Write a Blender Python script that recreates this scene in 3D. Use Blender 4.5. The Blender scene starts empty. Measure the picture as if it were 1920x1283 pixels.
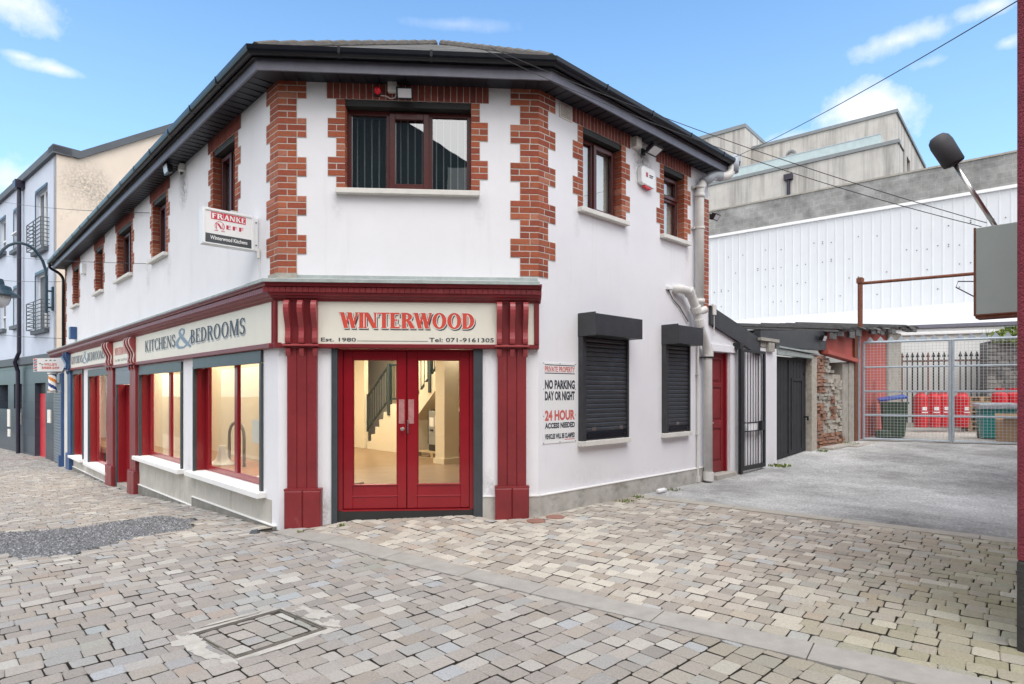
import bpy, bmesh, math, random
import numpy as np
from mathutils import Vector, Matrix
random.seed(7)
scene = bpy.context.scene
COL = scene.collection

# ------------------------------------------------------------------ camera
cam_d = bpy.data.cameras.new('camera'); cam = bpy.data.objects.new('camera', cam_d); COL.objects.link(cam)
cam.location = (0, 0, 1.63); cam.rotation_euler = (math.radians(90), 0, 0)
cam_d.sensor_width = 36; cam_d.lens = 36*1135/1920
cam_d.shift_x = 0.0; cam_d.shift_y = 92.5/1920
cam_d.clip_start = .05; cam_d.clip_end = 2000
scene.camera = cam
# ------------------------------------------------------------------ light, exposure
SUN_EL, SUN_AZ = 58, 164           # degrees; azimuth clockwise from +Y (the camera looks along +Y)
scene.view_settings.view_transform = 'Standard'; scene.view_settings.look = 'None'
scene.view_settings.exposure = 0.42; scene.view_settings.gamma = 1
world = bpy.data.worlds.new('World'); scene.world = world; world.use_nodes = True
def pixdir(x, y):
    v = Vector(((x-960)/1135, 1, (734-y)/1135)); return v.normalized()
def build_world():
    nt = world.node_tree; N = nt.nodes; Lk = nt.links
    for n in list(N): N.remove(n)
    out = N.new('ShaderNodeOutputWorld'); bg = N.new('ShaderNodeBackground'); Lk.new(bg.outputs[0], out.inputs[0])
    sky = N.new('ShaderNodeTexSky'); sky.sky_type = 'NISHITA'; sky.sun_disc = False
    sky.sun_elevation = math.radians(SUN_EL); sky.sun_rotation = math.radians(SUN_AZ)
    sky.air_density = 1.0; sky.dust_density = .6; sky.ozone_density = 2.2
    bg.inputs[1].default_value = 0.15
    tc = N.new('ShaderNodeTexCoord')
    nz = N.new('ShaderNodeTexNoise'); nz.inputs['Scale'].default_value = 9; nz.inputs['Detail'].default_value = 9; nz.inputs['Roughness'].default_value = .62
    Lk.new(tc.outputs['Generated'], nz.inputs['Vector'])
    def math_(op, a, b=None, c=None, clamp=False):
        m = N.new('ShaderNodeMath'); m.operation = op; m.use_clamp = clamp
        for i, v in enumerate((a, b, c)):
            if v is None: continue
            if isinstance(v, (int, float)): m.inputs[i].default_value = v
            else: Lk.new(v, m.inputs[i])
        return m.outputs[0]
    nf = math_('MULTIPLY', math_('SUBTRACT', nz.outputs['Fac'], .5), 3.4)
    total = None
    # cloud banks: direction, half width, half height (radians-ish), density
    clouds = [((15, 5), 70, 34, 1.0), ((112, 132), 70, 13, .8), ((44, 108), 30, 9, .6), ((5, 345), 80, 46, 1.0),
              ((1690, 75), 90, 26, .85), ((1860, 12), 60, 18, .8), ((1740, 118), 45, 16, .5), ((1625, 215), 120, 52, 1.15),
              ((1500, 262), 80, 26, .7), ((850, 45), 120, 14, .25), ((1890, 80), 30, 14, .7)]
    for (px, rx, ry, dn) in clouds:
        d = pixdir(*px)
        s = N.new('ShaderNodeVectorMath'); s.operation = 'SUBTRACT'; Lk.new(tc.outputs['Generated'], s.inputs[0]); s.inputs[1].default_value = d
        right = Vector((d.y, -d.x, 0)).normalized(); up = right.cross(d)
        a = N.new('ShaderNodeVectorMath'); a.operation = 'DOT_PRODUCT'; Lk.new(s.outputs[0], a.inputs[0]); a.inputs[1].default_value = right/(rx/1135*.75)
        b = N.new('ShaderNodeVectorMath'); b.operation = 'DOT_PRODUCT'; Lk.new(s.outputs[0], b.inputs[0]); b.inputs[1].default_value = up/(ry/1135*.75)
        r2 = math_('ADD', math_('POWER', math_('ABSOLUTE', a.outputs['Value']), 2.0), math_('POWER', math_('ABSOLUTE', b.outputs['Value']), 2.0))
        m = math_('SUBTRACT', math_('ADD', 1.0, nf), math_('SQRT', r2))
        m = math_('MULTIPLY', math_('MULTIPLY', m, .85, clamp=True), dn, clamp=True)
        total = m if total is None else math_('MAXIMUM', total, m)
    # broken cloud deck behind the viewer, out of view, added for white fill light
    sep = N.new('ShaderNodeSeparateXYZ'); Lk.new(tc.outputs['Generated'], sep.inputs[0])
    nz2 = N.new('ShaderNodeTexNoise'); nz2.inputs['Scale'].default_value = 2.6; nz2.inputs['Detail'].default_value = 7
    Lk.new(tc.outputs['Generated'], nz2.inputs['Vector'])
    back = math_('ADD', math_('MULTIPLY', sep.outputs['Y'], -2.2), math_('MULTIPLY', math_('SUBTRACT', nz2.outputs['Fac'], .5), 2.4))
    back = math_('ADD', back, .55, clamp=True)
    back = math_('MULTIPLY', back, math_('MULTIPLY', math_('ADD', math_('MULTIPLY', sep.outputs['Y'], -1.0), .42), 3.0, clamp=True), clamp=True)
    over = math_('MULTIPLY', math_('SUBTRACT', sep.outputs['Z'], .66), 5.0, clamp=True)       # unseen overhead cloud, added to even out the light
    back = math_('MAXIMUM', back, over)
    # thin haze towards the horizon
    hz = math_('MULTIPLY', math_('SUBTRACT', .55, sep.outputs['Z'], clamp=True), .75, clamp=True)
    boost = N.new('ShaderNodeMix'); boost.data_type = 'RGBA'; boost.blend_type = 'MULTIPLY'; boost.inputs['Factor'].default_value = 1
    Lk.new(sky.outputs[0], boost.inputs['A']); boost.inputs['B'].default_value = (1.18, 1.48, 1.56, 1)
    mx0 = N.new('ShaderNodeMix'); mx0.data_type = 'RGBA'; Lk.new(hz, mx0.inputs['Factor']); Lk.new(boost.outputs['Result'], mx0.inputs['A']); mx0.inputs['B'].default_value = (4.0, 5.4, 6.1, 1)
    mx = N.new('ShaderNodeMix'); mx.data_type = 'RGBA'
    Lk.new(total, mx.inputs['Factor']); Lk.new(mx0.outputs['Result'], mx.inputs['A']); mx.inputs['B'].default_value = (6.3, 6.3, 6.4, 1)
    mxb = N.new('ShaderNodeMix'); mxb.data_type = 'RGBA'; Lk.new(back, mxb.inputs['Factor']); Lk.new(mx.outputs['Result'], mxb.inputs['A']); mxb.inputs['B'].default_value = (9.2, 9.2, 9.3, 1)
    Lk.new(mxb.outputs['Result'], bg.inputs[0])
build_world()
sl = bpy.data.lights.new('sun', 'SUN'); sl.energy = 1.5; sl.angle = math.radians(40); sl.color = (1, .98, .95)
so = bpy.data.objects.new('sun', sl); COL.objects.link(so)
az, el = math.radians(SUN_AZ), math.radians(SUN_EL)
sdir = Vector((math.sin(az)*math.cos(el), math.cos(az)*math.cos(el), math.sin(el)))
so.rotation_euler = sdir.to_track_quat('Z', 'Y').to_euler(); so.location = sdir*60

# ------------------------------------------------------------------ helpers
def s2l(*rgb):
    return tuple(((v/255)/12.92 if v/255 <= .04045 else ((v/255+.055)/1.055)**2.4) for v in rgb)
class Frame:
    """a vertical plane: origin P, horizontal direction d, outward normal n; point(u, w, z)"""
    def __init__(s, P, d, n):
        s.P = Vector((P[0], P[1], 0)); s.d = Vector((d[0], d[1], 0)).normalized(); s.n = Vector((n[0], n[1], 0)).normalized()
    def pt(s, u, w, z): return s.P + s.d*u + s.n*w + Vector((0, 0, z))
    def inv(s, p): q = Vector((p[0], p[1], 0))-s.P; return q.dot(s.d), q.dot(s.n)
XY = Frame((0, 0), (1, 0), (0, -1))
BASE = {}
class MB:
    def __init__(s): s.v = []; s.f = []; s.mi = []; s.c = []; s.col = (1, 1, 1); s.m = 0
    def face(s, pts):
        i = len(s.v); s.v += [tuple(p) for p in pts]; s.f.append(tuple(range(i, i+len(pts)))); s.mi.append(s.m); s.c.append(s.col)
    def mesh(s, vs, fs):
        i = len(s.v); s.v += [tuple(p) for p in vs]
        for f in fs: s.f.append(tuple(i+k for k in f)); s.mi.append(s.m); s.c.append(s.col)
    def hexa(s, p): # 8 points, bottom 0-3, top 4-7
        s.mesh(p, [(3, 2, 1, 0), (4, 5, 6, 7), (0, 1, 5, 4), (1, 2, 6, 5), (2, 3, 7, 6), (3, 0, 4, 7)])
    def fbox(s, fr, u0, u1, w0, w1, z0, z1):
        s.hexa([fr.pt(u0, w1, z0), fr.pt(u1, w1, z0), fr.pt(u1, w0, z0), fr.pt(u0, w0, z0), fr.pt(u0, w1, z1), fr.pt(u1, w1, z1), fr.pt(u1, w0, z1), fr.pt(u0, w0, z1)])
    def bbox(s, fr, u0, u1, w0, w1, z0, z1, b=.004):
        """box whose front face (w1) has chamfered edges"""
        o = [fr.pt(u, w, z) for w in (w0, w1-b) for u, z in ((u0, z0), (u1, z0), (u1, z1), (u0, z1))]
        o += [fr.pt(u, w1, z) for u, z in ((u0+b, z0+b), (u1-b, z0+b), (u1-b, z1-b), (u0+b, z1-b))]
        s.mesh(o, [(3, 2, 1, 0)]+[(k*4+a, k*4+(a+1) % 4, k*4+4+(a+1) % 4, k*4+4+a) for k in (0, 1) for a in range(4)]+[(8, 9, 10, 11)])
    def prism(s, fr, poly, w0, w1):
        n = len(poly); a = [fr.pt(u, w1, z) for u, z in poly]+[fr.pt(u, w0, z) for u, z in poly]
        s.mesh(a, [tuple(range(n)), tuple(range(2*n-1, n-1, -1))]+[(i, n+i, n+(i+1) % n, (i+1) % n) for i in range(n)])
    def wprism(s, fr, poly, u0, u1):   # polygon in (w, z) run along u
        n = len(poly); a = [fr.pt(u0, w, z) for w, z in poly]+[fr.pt(u1, w, z) for w, z in poly]
        s.mesh(a, [tuple(range(n)), tuple(range(2*n-1, n-1, -1))]+[(i, n+i, n+(i+1) % n, (i+1) % n) for i in range(n)])
    def strip_prism(s, fr, left, right, w0, w1):
        """outline given as two chains (quads between them), extruded in w"""
        for i in range(len(left)-1):
            s.prism(fr, [left[i], right[i], right[i+1], left[i+1]], w0, w1)
    def tube(s, pts, r, n=8, caps=True):
        pts = [Vector(p) for p in pts]; rings = []; ref = None
        for i, p in enumerate(pts):
            t = (pts[min(i+1, len(pts)-1)]-pts[max(i-1, 0)]).normalized()
            if ref is None: ref = Vector((0, 0, 1)) if abs(t.z) < .9 else Vector((1, 0, 0))
            a = (ref-t*ref.dot(t)).normalized(); ref = a; b = t.cross(a)
            rr = r[i] if isinstance(r, (list, tuple)) else r
            rings.append([p+a*math.cos(2*math.pi*k/n)*rr+b*math.sin(2*math.pi*k/n)*rr for k in range(n)])
        vs = [q for R_ in rings for q in R_]; fs = []
        for i in range(len(rings)-1):
            for k in range(n): fs.append((i*n+k, i*n+(k+1) % n, (i+1)*n+(k+1) % n, (i+1)*n+k))
        if caps: fs += [tuple(range(n-1, -1, -1)), tuple(range((len(rings)-1)*n, len(rings)*n))]
        s.mesh(vs, fs)
    def lathe(s, c, prof, n=20, M=None):
        vs = []; fs = []
        for r, z in prof:
            for k in range(n):
                p = Vector((r*math.cos(2*math.pi*k/n), r*math.sin(2*math.pi*k/n), z))
                if M is not None: p = M @ p
                vs.append(Vector(c)+p)
        for i in range(len(prof)-1):
            for k in range(n): fs.append((i*n+k, i*n+(k+1) % n, (i+1)*n+(k+1) % n, (i+1)*n+k))
        fs += [tuple(range(n-1, -1, -1)), tuple(range((len(prof)-1)*n, len(prof)*n))]
        s.mesh(vs, fs)
    def wall(s, fr, u0, u1, z0, z1, holes, t=.25, back=1, top=None):
        """sheet wall with rectangular holes, reveals of depth t and a back skin (material slot `back`)"""
        us = sorted({u0, u1, *[h[0] for h in holes], *[h[1] for h in holes]}); zs = sorted({z0, z1, *[h[2] for h in holes], *[h[3] for h in holes]})
        us = [u for u in us if u0 <= u <= u1]; zs = [z for z in zs if z0 <= z <= z1]
        inh = lambda u, z: any(h[0] < u < h[1] and h[2] < z < h[3] for h in holes)
        for w, mi in ((0, s.m), (-t, back)):
            idx = {}; vs = []; fs = []
            for i, u in enumerate(us):
                for j, z in enumerate(zs): idx[i, j] = len(vs); vs.append(fr.pt(u, w, z))
            for i in range(len(us)-1):
                for j in range(len(zs)-1):
                    if not inh((us[i]+us[i+1])/2, (zs[j]+zs[j+1])/2): fs.append((idx[i, j], idx[i+1, j], idx[i+1, j+1], idx[i, j+1]))
            m0 = s.m; s.m = mi; s.mesh(vs, fs); s.m = m0
        for a, b, c, d in holes:
            P = [(a, c), (b, c), (b, d), (a, d)]
            for k in range(4):
                q, r_ = P[k], P[(k+1) % 4]
                s.face([fr.pt(q[0], 0, q[1]), fr.pt(r_[0], 0, r_[1]), fr.pt(r_[0], -t, r_[1]), fr.pt(q[0], -t, q[1])])
        P = [(u0, z0), (u1, z0), (u1, z1), (u0, z1)]
        for k in range(4):
            q, r_ = P[k], P[(k+1) % 4]
            if k in (0, 2): s.face([fr.pt(q[0], 0, q[1]), fr.pt(r_[0], 0, r_[1]), fr.pt(r_[0], -t, r_[1]), fr.pt(q[0], -t, q[1])])
    def text(s, fr, body, u0, u1, z0, z1, w, t=.003, bold=0.0):
        cu = bpy.data.curves.new('t', 'FONT'); cu.body = body; cu.offset = bold; cu.resolution_u = 3
        ob = bpy.data.objects.new('t', cu); COL.objects.link(ob)
        dg = bpy.context.evaluated_depsgraph_get(); me = bpy.data.meshes.new_from_object(ob.evaluated_get(dg))
        xs = [v.co.x for v in me.vertices]; ys = [v.co.y for v in me.vertices]
        x0, x1, y0, y1 = min(xs), max(xs), min(ys), max(ys)
        vs = [fr.pt(u0+(v.co.x-x0)/(x1-x0)*(u1-u0), w, z0+(v.co.y-y0)/(y1-y0)*(z1-z0)) for v in me.vertices]
        s.mesh(vs, [tuple(p.vertices) for p in me.polygons])
        bpy.data.objects.remove(ob); bpy.data.meshes.remove(me); bpy.data.curves.remove(cu)
    def build(s, name, mat, parent=None, smooth=False, bevel=0, recalc=True, uv=False, col=False, loc=None):
        base = BASE[parent.name] if parent else None
        V = np.array(s.v, dtype=float)
        if base is None:
            if loc is None: mn, mx = V.min(0), V.max(0); loc = ((mn[0]+mx[0])/2, (mn[1]+mx[1])/2, mn[2])
            base = Vector(loc)
        me = bpy.data.meshes.new(name); me.from_pydata((V-np.array(base)).tolist(), [], s.f)
        mats = mat if isinstance(mat, (list, tuple)) else [mat]
        for m in mats: me.materials.append(m)
        if len(mats) > 1: me.polygons.foreach_set('material_index', [min(i, len(mats)-1) for i in s.mi])
        if col:
            at = me.color_attributes.new('Col', 'FLOAT_COLOR', 'CORNER'); arr = []
            for p in me.polygons: arr += [*s.c[p.index], 1]*len(p.vertices)
            at.data.foreach_set('color', arr)
        if recalc:
            bm = bmesh.new(); bm.from_mesh(me)
            bmesh.ops.recalc_face_normals(bm, faces=bm.faces); bm.to_mesh(me); bm.free()
        if uv:
            ul = me.uv_layers.new(name='UVMap')
            for p in me.polygons:
                n = p.normal
                tx = Vector((-n.y, n.x, 0)).normalized() if abs(n.z) < .8 else None
                for li in p.loop_indices:
                    co = me.vertices[me.loops[li].vertex_index].co+base
                    ul.data[li].uv = (co.dot(tx), co.z) if tx else (co.x, co.y)
        if smooth: me.polygons.foreach_set('use_smooth', [True]*len(me.polygons))
        o = bpy.data.objects.new(name, me); COL.objects.link(o)
        if parent: o.parent = parent
        else: o.location = base
        BASE[o.name] = base
        if bevel:
            md = o.modifiers.new('bevel', 'BEVEL'); md.width = bevel; md.segments = 2; md.limit_method = 'ANGLE'; md.angle_limit = math.radians(50)
        return o
def tag(o, label=None, cat=None, group=None, kind=None):
    if label: o['label'] = label
    if cat: o['category'] = cat
    if group: o['group'] = group
    if kind: o['kind'] = kind
    return o
def thing(name, label, cat, loc, group=None):
    o = bpy.data.objects.new(name, None); COL.objects.link(o); o.location = loc; o.empty_display_size = .1
    BASE[o.name] = Vector(loc); return tag(o, label, cat, group)
def copy_tree(o, delta, rz=0, label=None, top=True):
    """copy of a thing with copies of its parts and their sub-parts, shifted by delta (same mesh data)"""
    c = o.copy(); COL.objects.link(c)
    if top:
        c.location = o.location+Vector(delta); c.rotation_euler = (0, 0, rz)
        if label: c['label'] = label
    for ch in [x for x in bpy.data.objects if x.parent == o]:
        k = copy_tree(ch, (0, 0, 0), 0, None, False); k.parent = c
    return c
def arc(c, r0, r1, a0, a1, n, rx=1, ry=1):
    out = []; inn = []
    for i in range(n+1):
        a = math.radians(a0+(a1-a0)*i/n); out.append((c[0]+r0[0]*math.cos(a), c[1]+r0[1]*math.sin(a))); inn.append((c[0]+r1[0]*math.cos(a), c[1]+r1[1]*math.sin(a)))
    return [[out[i], out[i+1], inn[i+1], inn[i]] for i in range(n)]
# ------------------------------------------------------------------ painted serif letters (own letterforms)
def glyph(ch, T=.19, t=.065, sf=.06, sh=.05):
    P = []
    R_ = lambda x0, x1, y0, y1: P.append([(x0, y0), (x1, y0), (x1, y1), (x0, y1)])
    def V(x, T_=T, y0=0, y1=1, b=True, tp=True):
        R_(x, x+T_, y0, y1)
        if b: R_(x-sf, x+T_+sf, y0, y0+sh)
        if tp: R_(x-sf, x+T_+sf, y1-sh, y1)
    D = lambda xa, ya, xb, yb, th: P.append([(xa, ya), (xa+th, ya), (xb+th, yb), (xb, yb)])
    W_ = .8
    if ch == 'I': V(.06); W_ = .31
    elif ch == 'K': V(.06); D(.24, .42, .66, 1, t*1.2); D(.62, 0, .28, .55, T*1.1); R_(.52, .9, 0, sh); R_(.52, .82, 1-sh, 1); W_ = .92
    elif ch == 'T': V(.31, tp=False); R_(.02, .79, 1-sh*1.5, 1); R_(.02, .06, .74, 1); R_(.75, .79, .74, 1); W_ = .81
    elif ch == 'C': P += arc((.45, .5), (.44, .52), (.25, .46), 52, 308, 18); R_(.68, .73, .68, 1.0); R_(.68, .73, 0, .3); W_ = .8
    elif ch == 'H': V(.06); V(.62); R_(.2, .66, .47, .47+t); W_ = .88
    elif ch == 'E': V(.06); R_(.2, .66, 0, t); R_(.2, .64, 1-t, 1); R_(.2, .5, .48, .48+t); R_(.61, .66, 0, .27); R_(.6, .64, .75, 1); R_(.47, .5, .38, .63); W_ = .74
    elif ch == 'F': V(.06); R_(.2, .64, 1-t, 1); R_(.2, .5, .48, .48+t); R_(.6, .64, .72, 1); R_(.47, .5, .38, .63); W_ = .7
    elif ch == 'N': V(.08, t*1.2, b=True); V(.72, t*1.2, b=False); D(.62, 0, .05, 1, T*1.05); W_ = .9
    elif ch == 'S': P += arc((.33, .745), (.29, .27), (.13, .2), 30, 270, 14); P += arc((.33, .27), (.31, .285), (.13, .21), -150, 90, 14); R_(.54, .58, .7, .98); R_(.03, .07, .03, .32); W_ = .68
    elif ch == 'B': V(.06); P += arc((.3, .755), (.34, .245), (.16, .195), -90, 90, 12); P += arc((.3, .265), (.4, .27), (.21, .215), -90, 90, 12); R_(.2, .32, 1-t, 1); R_(.2, .32, .48, .54); R_(.2, .32, 0, t); W_ = .76
    elif ch == 'D': V(.06); P += arc((.32, .5), (.5, .5), (.5-T*1.03, .5-max(.06, t)), -90, 90, 16); R_(.2, .33, 1-t, 1); R_(.2, .33, 0, t); W_ = .88
    elif ch == 'R': V(.06); P += arc((.32, .74), (.40, .26), (.40-T*.95, .2-max(0, t-.06)), -90, 90, 12); R_(.2, .33, 1-t, 1); R_(.2, .36, .48, .54); D(.62, 0, .34, .5, T*1.1); R_(.56, .9, 0, sh); W_ = .92
    elif ch == 'O': P += arc((.48, .5), (.46, .52), (.46-T, .52-max(.06, t)), 0, 360, 28); W_ = .98
    elif ch == 'M': V(.08, t*1.2); V(.86, T); D(.5, 0, .08, 1, T); D(.5, 0, .88, 1, t*1.3); W_ = 1.14
    elif ch == 'W': D(.28, 0, .02, 1, T); D(.3, 0, .56, 1, t*1.3); D(.74, 0, .5, 1, T); D(.78, 0, 1.06, 1, t*1.3); R_(-.05, .28, 1-sh, 1); R_(.44, .74, 1-sh, 1); R_(.98, 1.2, 1-sh, 1); W_ = 1.2
    elif ch == 'A': D(.06, 0, .38, 1, t*1.3); D(.62, 0, .36, 1, T); R_(.2, .66, .3, .3+t); R_(-.02, .24, 0, sh); R_(.54, .9, 0, sh); W_ = .88
    elif ch == '&':
        pts = [(.95, .55), (.8, .2), (.5, .02), (.2, .06), (.08, .3), (.25, .52), (.52, .68), (.55, .88), (.4, .98), (.25, .85), (.35, .62), (.62, .3), (.92, .0)]
        th = [.03, .05, .07, .12, .15, .1, .07, .07, .06, .09, .15, .16, .08]
        for i in range(len(pts)-1):
            (xa, ya), (xb, yb) = pts[i], pts[i+1]; dx, dy = xb-xa, yb-ya; L_ = math.hypot(dx, dy); nx, ny = -dy/L_, dx/L_
            a_, b_ = th[i]/2+.01, th[i+1]/2+.01
            P.append([(xa+nx*a_, ya+ny*a_), (xb+nx*b_, yb+ny*b_), (xb-nx*b_, yb-ny*b_), (xa-nx*a_, ya-ny*a_)])
        W_ = 1.0
    return P, W_
def serif(mb, fr, body, u0, u1, z0, z1, w, T=.19, grow=0.0, dx=0, dz=0, gap=.07, t=.065, sf=.06):
    tot = 0; lay = []
    for ch in body:
        if ch == ' ': tot += .3; continue
        P, W_ = glyph(ch, T, t, sf); lay.append((tot, P)); tot += W_+gap-(.10 if ch == 'R' else 0)
    sx = (u1-u0)/(tot-gap); sz = z1-z0; k = 0
    for x0, P in lay:
        for q in P:
            cx_ = sum(p[0] for p in q)/len(q); cy_ = sum(p[1] for p in q)/len(q)
            pts = []
            for x, y in q:
                U = u0+(x0+x)*sx+dx; Z = z0+y*sz+dz
                if grow:
                    U += grow*(1 if x > cx_ else -1); Z += grow*(1 if y > cy_ else -1)
                pts.append(fr.pt(U, w+(k % 7)*.00012, Z))
            mb.face(pts); k += 1

# ------------------------------------------------------------------ materials
def mat(name, col, rough=.7, var=.12, scale=3.0, bump=0.0, bscale=40, metallic=0, col2=None, attr=False, spec=.5, detail=6, stain=None, coat=0):
    m = bpy.data.materials.new(name); m.use_nodes = True; nt = m.node_tree; N = nt.nodes; Lk = nt.links
    b = N['Principled BSDF']; b.inputs['Roughness'].default_value = rough; b.inputs['Metallic'].default_value = metallic
    b.inputs['Specular IOR Level'].default_value = spec; b.inputs['Coat Weight'].default_value = coat
    tc = N.new('ShaderNodeTexCoord')
    nz = N.new('ShaderNodeTexNoise'); nz.inputs['Scale'].default_value = scale; nz.inputs['Detail'].default_value = detail; nz.inputs['Roughness'].default_value = .65
    Lk.new(tc.outputs['Object'], nz.inputs['Vector'])
    mr = N.new('ShaderNodeMapRange'); mr.inputs[1].default_value = .3; mr.inputs[2].default_value = .72; Lk.new(nz.outputs['Fac'], mr.inputs[0])
    mx = N.new('ShaderNodeMix'); mx.data_type = 'RGBA'; Lk.new(mr.outputs[0], mx.inputs['Factor'])
    c2 = col2 if col2 else tuple(min(1, v*(1+var)) for v in col)
    c1 = col if col2 else tuple(v*(1-var) for v in col)
    if attr:
        at = N.new('ShaderNodeAttribute'); at.attribute_name = 'Col'
        mx.inputs['A'].default_value = (1-var,)*3+(1,); mx.inputs['B'].default_value = (1+var,)*3+(1,)
        mu = N.new('ShaderNodeMix'); mu.data_type = 'RGBA'; mu.blend_type = 'MULTIPLY'; mu.inputs['Factor'].default_value = 1
        Lk.new(at.outputs['Color'], mu.inputs['A']); Lk.new(mx.outputs['Result'], mu.inputs['B']); last = mu.outputs['Result']
    else:
        mx.inputs['A'].default_value = (*c1, 1); mx.inputs['B'].default_value = (*c2, 1); last = mx.outputs['Result']
    if stain:   # (colour, noise scale vector, threshold, amount) streaks or blotches of dirt
        sc_, vec, th, amt = stain
        mp = N.new('ShaderNodeMapping'); mp.inputs['Scale'].default_value = vec; Lk.new(tc.outputs['Object'], mp.inputs[0])
        n2 = N.new('ShaderNodeTexNoise'); n2.inputs['Scale'].default_value = 1; n2.inputs['Detail'].default_value = 8; n2.inputs['Roughness'].default_value = .7; Lk.new(mp.outputs[0], n2.inputs['Vector'])
        r2 = N.new('ShaderNodeMapRange'); r2.inputs[1].default_value = th; r2.inputs[2].default_value = th+.22; r2.inputs[4].default_value = amt; Lk.new(n2.outputs['Fac'], r2.inputs[0])
        m2 = N.new('ShaderNodeMix'); m2.data_type = 'RGBA'; Lk.new(r2.outputs[0], m2.inputs['Factor']); Lk.new(last, m2.inputs['A']); m2.inputs['B'].default_value = (*sc_, 1); last = m2.outputs['Result']
    Lk.new(last, b.inputs['Base Color'])
    if bump:
        n3 = N.new('ShaderNodeTexNoise'); n3.inputs['Scale'].default_value = bscale; n3.inputs['Detail'].default_value = 4; Lk.new(tc.outputs['Object'], n3.inputs['Vector'])
        bp = N.new('ShaderNodeBump'); bp.inputs['Strength'].default_value = min(1, bump); bp.inputs['Distance'].default_value = .02; Lk.new(n3.outputs['Fac'], bp.inputs['Height']); Lk.new(bp.outputs[0], b.inputs['Normal'])
    return m
def block_mat(name, c1, c2, mortar, bw, bh, ms=.012, rough=.9, var=.15, bump=.3, offset=.5, scale=2):
    m = bpy.data.materials.new(name); m.use_nodes = True; nt = m.node_tree; N = nt.nodes; Lk = nt.links; b = N['Principled BSDF']; b.inputs['Roughness'].default_value = rough
    uv = N.new('ShaderNodeUVMap'); br = N.new('ShaderNodeTexBrick'); Lk.new(uv.outputs[0], br.inputs['Vector'])
    br.inputs['Scale'].default_value = 1; br.inputs['Brick Width'].default_value = bw; br.inputs['Row Height'].default_value = bh; br.inputs['Mortar Size'].default_value = ms; br.offset = offset
    br.inputs['Color1'].default_value = (*c1, 1); br.inputs['Color2'].default_value = (*c2, 1); br.inputs['Mortar'].default_value = (*mortar, 1); br.inputs['Mortar Smooth'].default_value = .2
    tc = N.new('ShaderNodeTexCoord'); nz = N.new('ShaderNodeTexNoise'); nz.inputs['Scale'].default_value = scale; nz.inputs['Detail'].default_value = 9; nz.inputs['Roughness'].default_value = .7; Lk.new(tc.outputs['Object'], nz.inputs['Vector'])
    mr = N.new('ShaderNodeMapRange'); mr.inputs[1].default_value = .3; mr.inputs[2].default_value = .7; mr.inputs[3].default_value = 1-var*2; mr.inputs[4].default_value = 1+var; Lk.new(nz.outputs['Fac'], mr.inputs[0])
    mu = N.new('ShaderNodeVectorMath'); mu.operation = 'SCALE'; Lk.new(br.outputs['Color'], mu.inputs[0]); Lk.new(mr.outputs[0], mu.inputs['Scale']); Lk.new(mu.outputs[0], b.inputs['Base Color'])
    bp = N.new('ShaderNodeBump'); bp.invert = True; bp.inputs['Strength'].default_value = bump; bp.inputs['Distance'].default_value = .02; Lk.new(br.outputs['Fac'], bp.inputs['Height']); Lk.new(bp.outputs[0], b.inputs['Normal'])
    return m
def glass_mat(name, tint=(1, 1, 1), gloss=1.0, ior=1.5):
    m = bpy.data.materials.new(name); m.use_nodes = True; nt = m.node_tree; N = nt.nodes; Lk = nt.links
    for n in list(N): N.remove(n)
    out = N.new('ShaderNodeOutputMaterial'); tr = N.new('ShaderNodeBsdfTransparent'); tr.inputs[0].default_value = (*tint, 1)
    gl = N.new('ShaderNodeBsdfGlossy'); gl.inputs['Roughness'].default_value = .01; gl.inputs[0].default_value = (gloss,)*3+(1,)
    ge = N.new('ShaderNodeNewGeometry'); dt = N.new('ShaderNodeVectorMath'); dt.operation = 'DOT_PRODUCT'; Lk.new(ge.outputs['Incoming'], dt.inputs[0]); Lk.new(ge.outputs['Normal'], dt.inputs[1])
    def mm(op, x, y):
        q = N.new('ShaderNodeMath'); q.operation = op
        for i, v in enumerate((x, y)):
            if isinstance(v, (int, float)): q.inputs[i].default_value = v
            else: Lk.new(v, q.inputs[i])
        return q.outputs[0]
    f0 = ((ior-1)/(ior+1))**2*1.8
    fac = mm('ADD', mm('MULTIPLY', mm('POWER', mm('SUBTRACT', 1, mm('ABSOLUTE', dt.outputs['Value'], 0)), 5), 1-f0), f0)
    fac = mm('MULTIPLY', fac, mm('SUBTRACT', 1, ge.outputs['Backfacing']))      # one reflection per sheet
    tcn = N.new('ShaderNodeTexCoord'); nzn = N.new('ShaderNodeTexNoise'); nzn.inputs['Scale'].default_value = 1.6; Lk.new(tcn.outputs['Object'], nzn.inputs['Vector'])
    bpn = N.new('ShaderNodeBump'); bpn.inputs['Strength'].default_value = .06; bpn.inputs['Distance'].default_value = .02; Lk.new(nzn.outputs['Fac'], bpn.inputs['Height']); Lk.new(bpn.outputs[0], gl.inputs['Normal'])
    mx = N.new('ShaderNodeMixShader'); Lk.new(fac, mx.inputs[0]); Lk.new(tr.outputs[0], mx.inputs[1]); Lk.new(gl.outputs[0], mx.inputs[2]); Lk.new(mx.outputs[0], out.inputs[0])
    return m
def emit_mat(name, col, st):
    m = bpy.data.materials.new(name); m.use_nodes = True; b = m.node_tree.nodes['Principled BSDF']
    b.inputs['Base Color'].default_value = (*col, 1); b.inputs['Emission Color'].default_value = (*col, 1); b.inputs['Emission Strength'].default_value = st; return m
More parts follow.
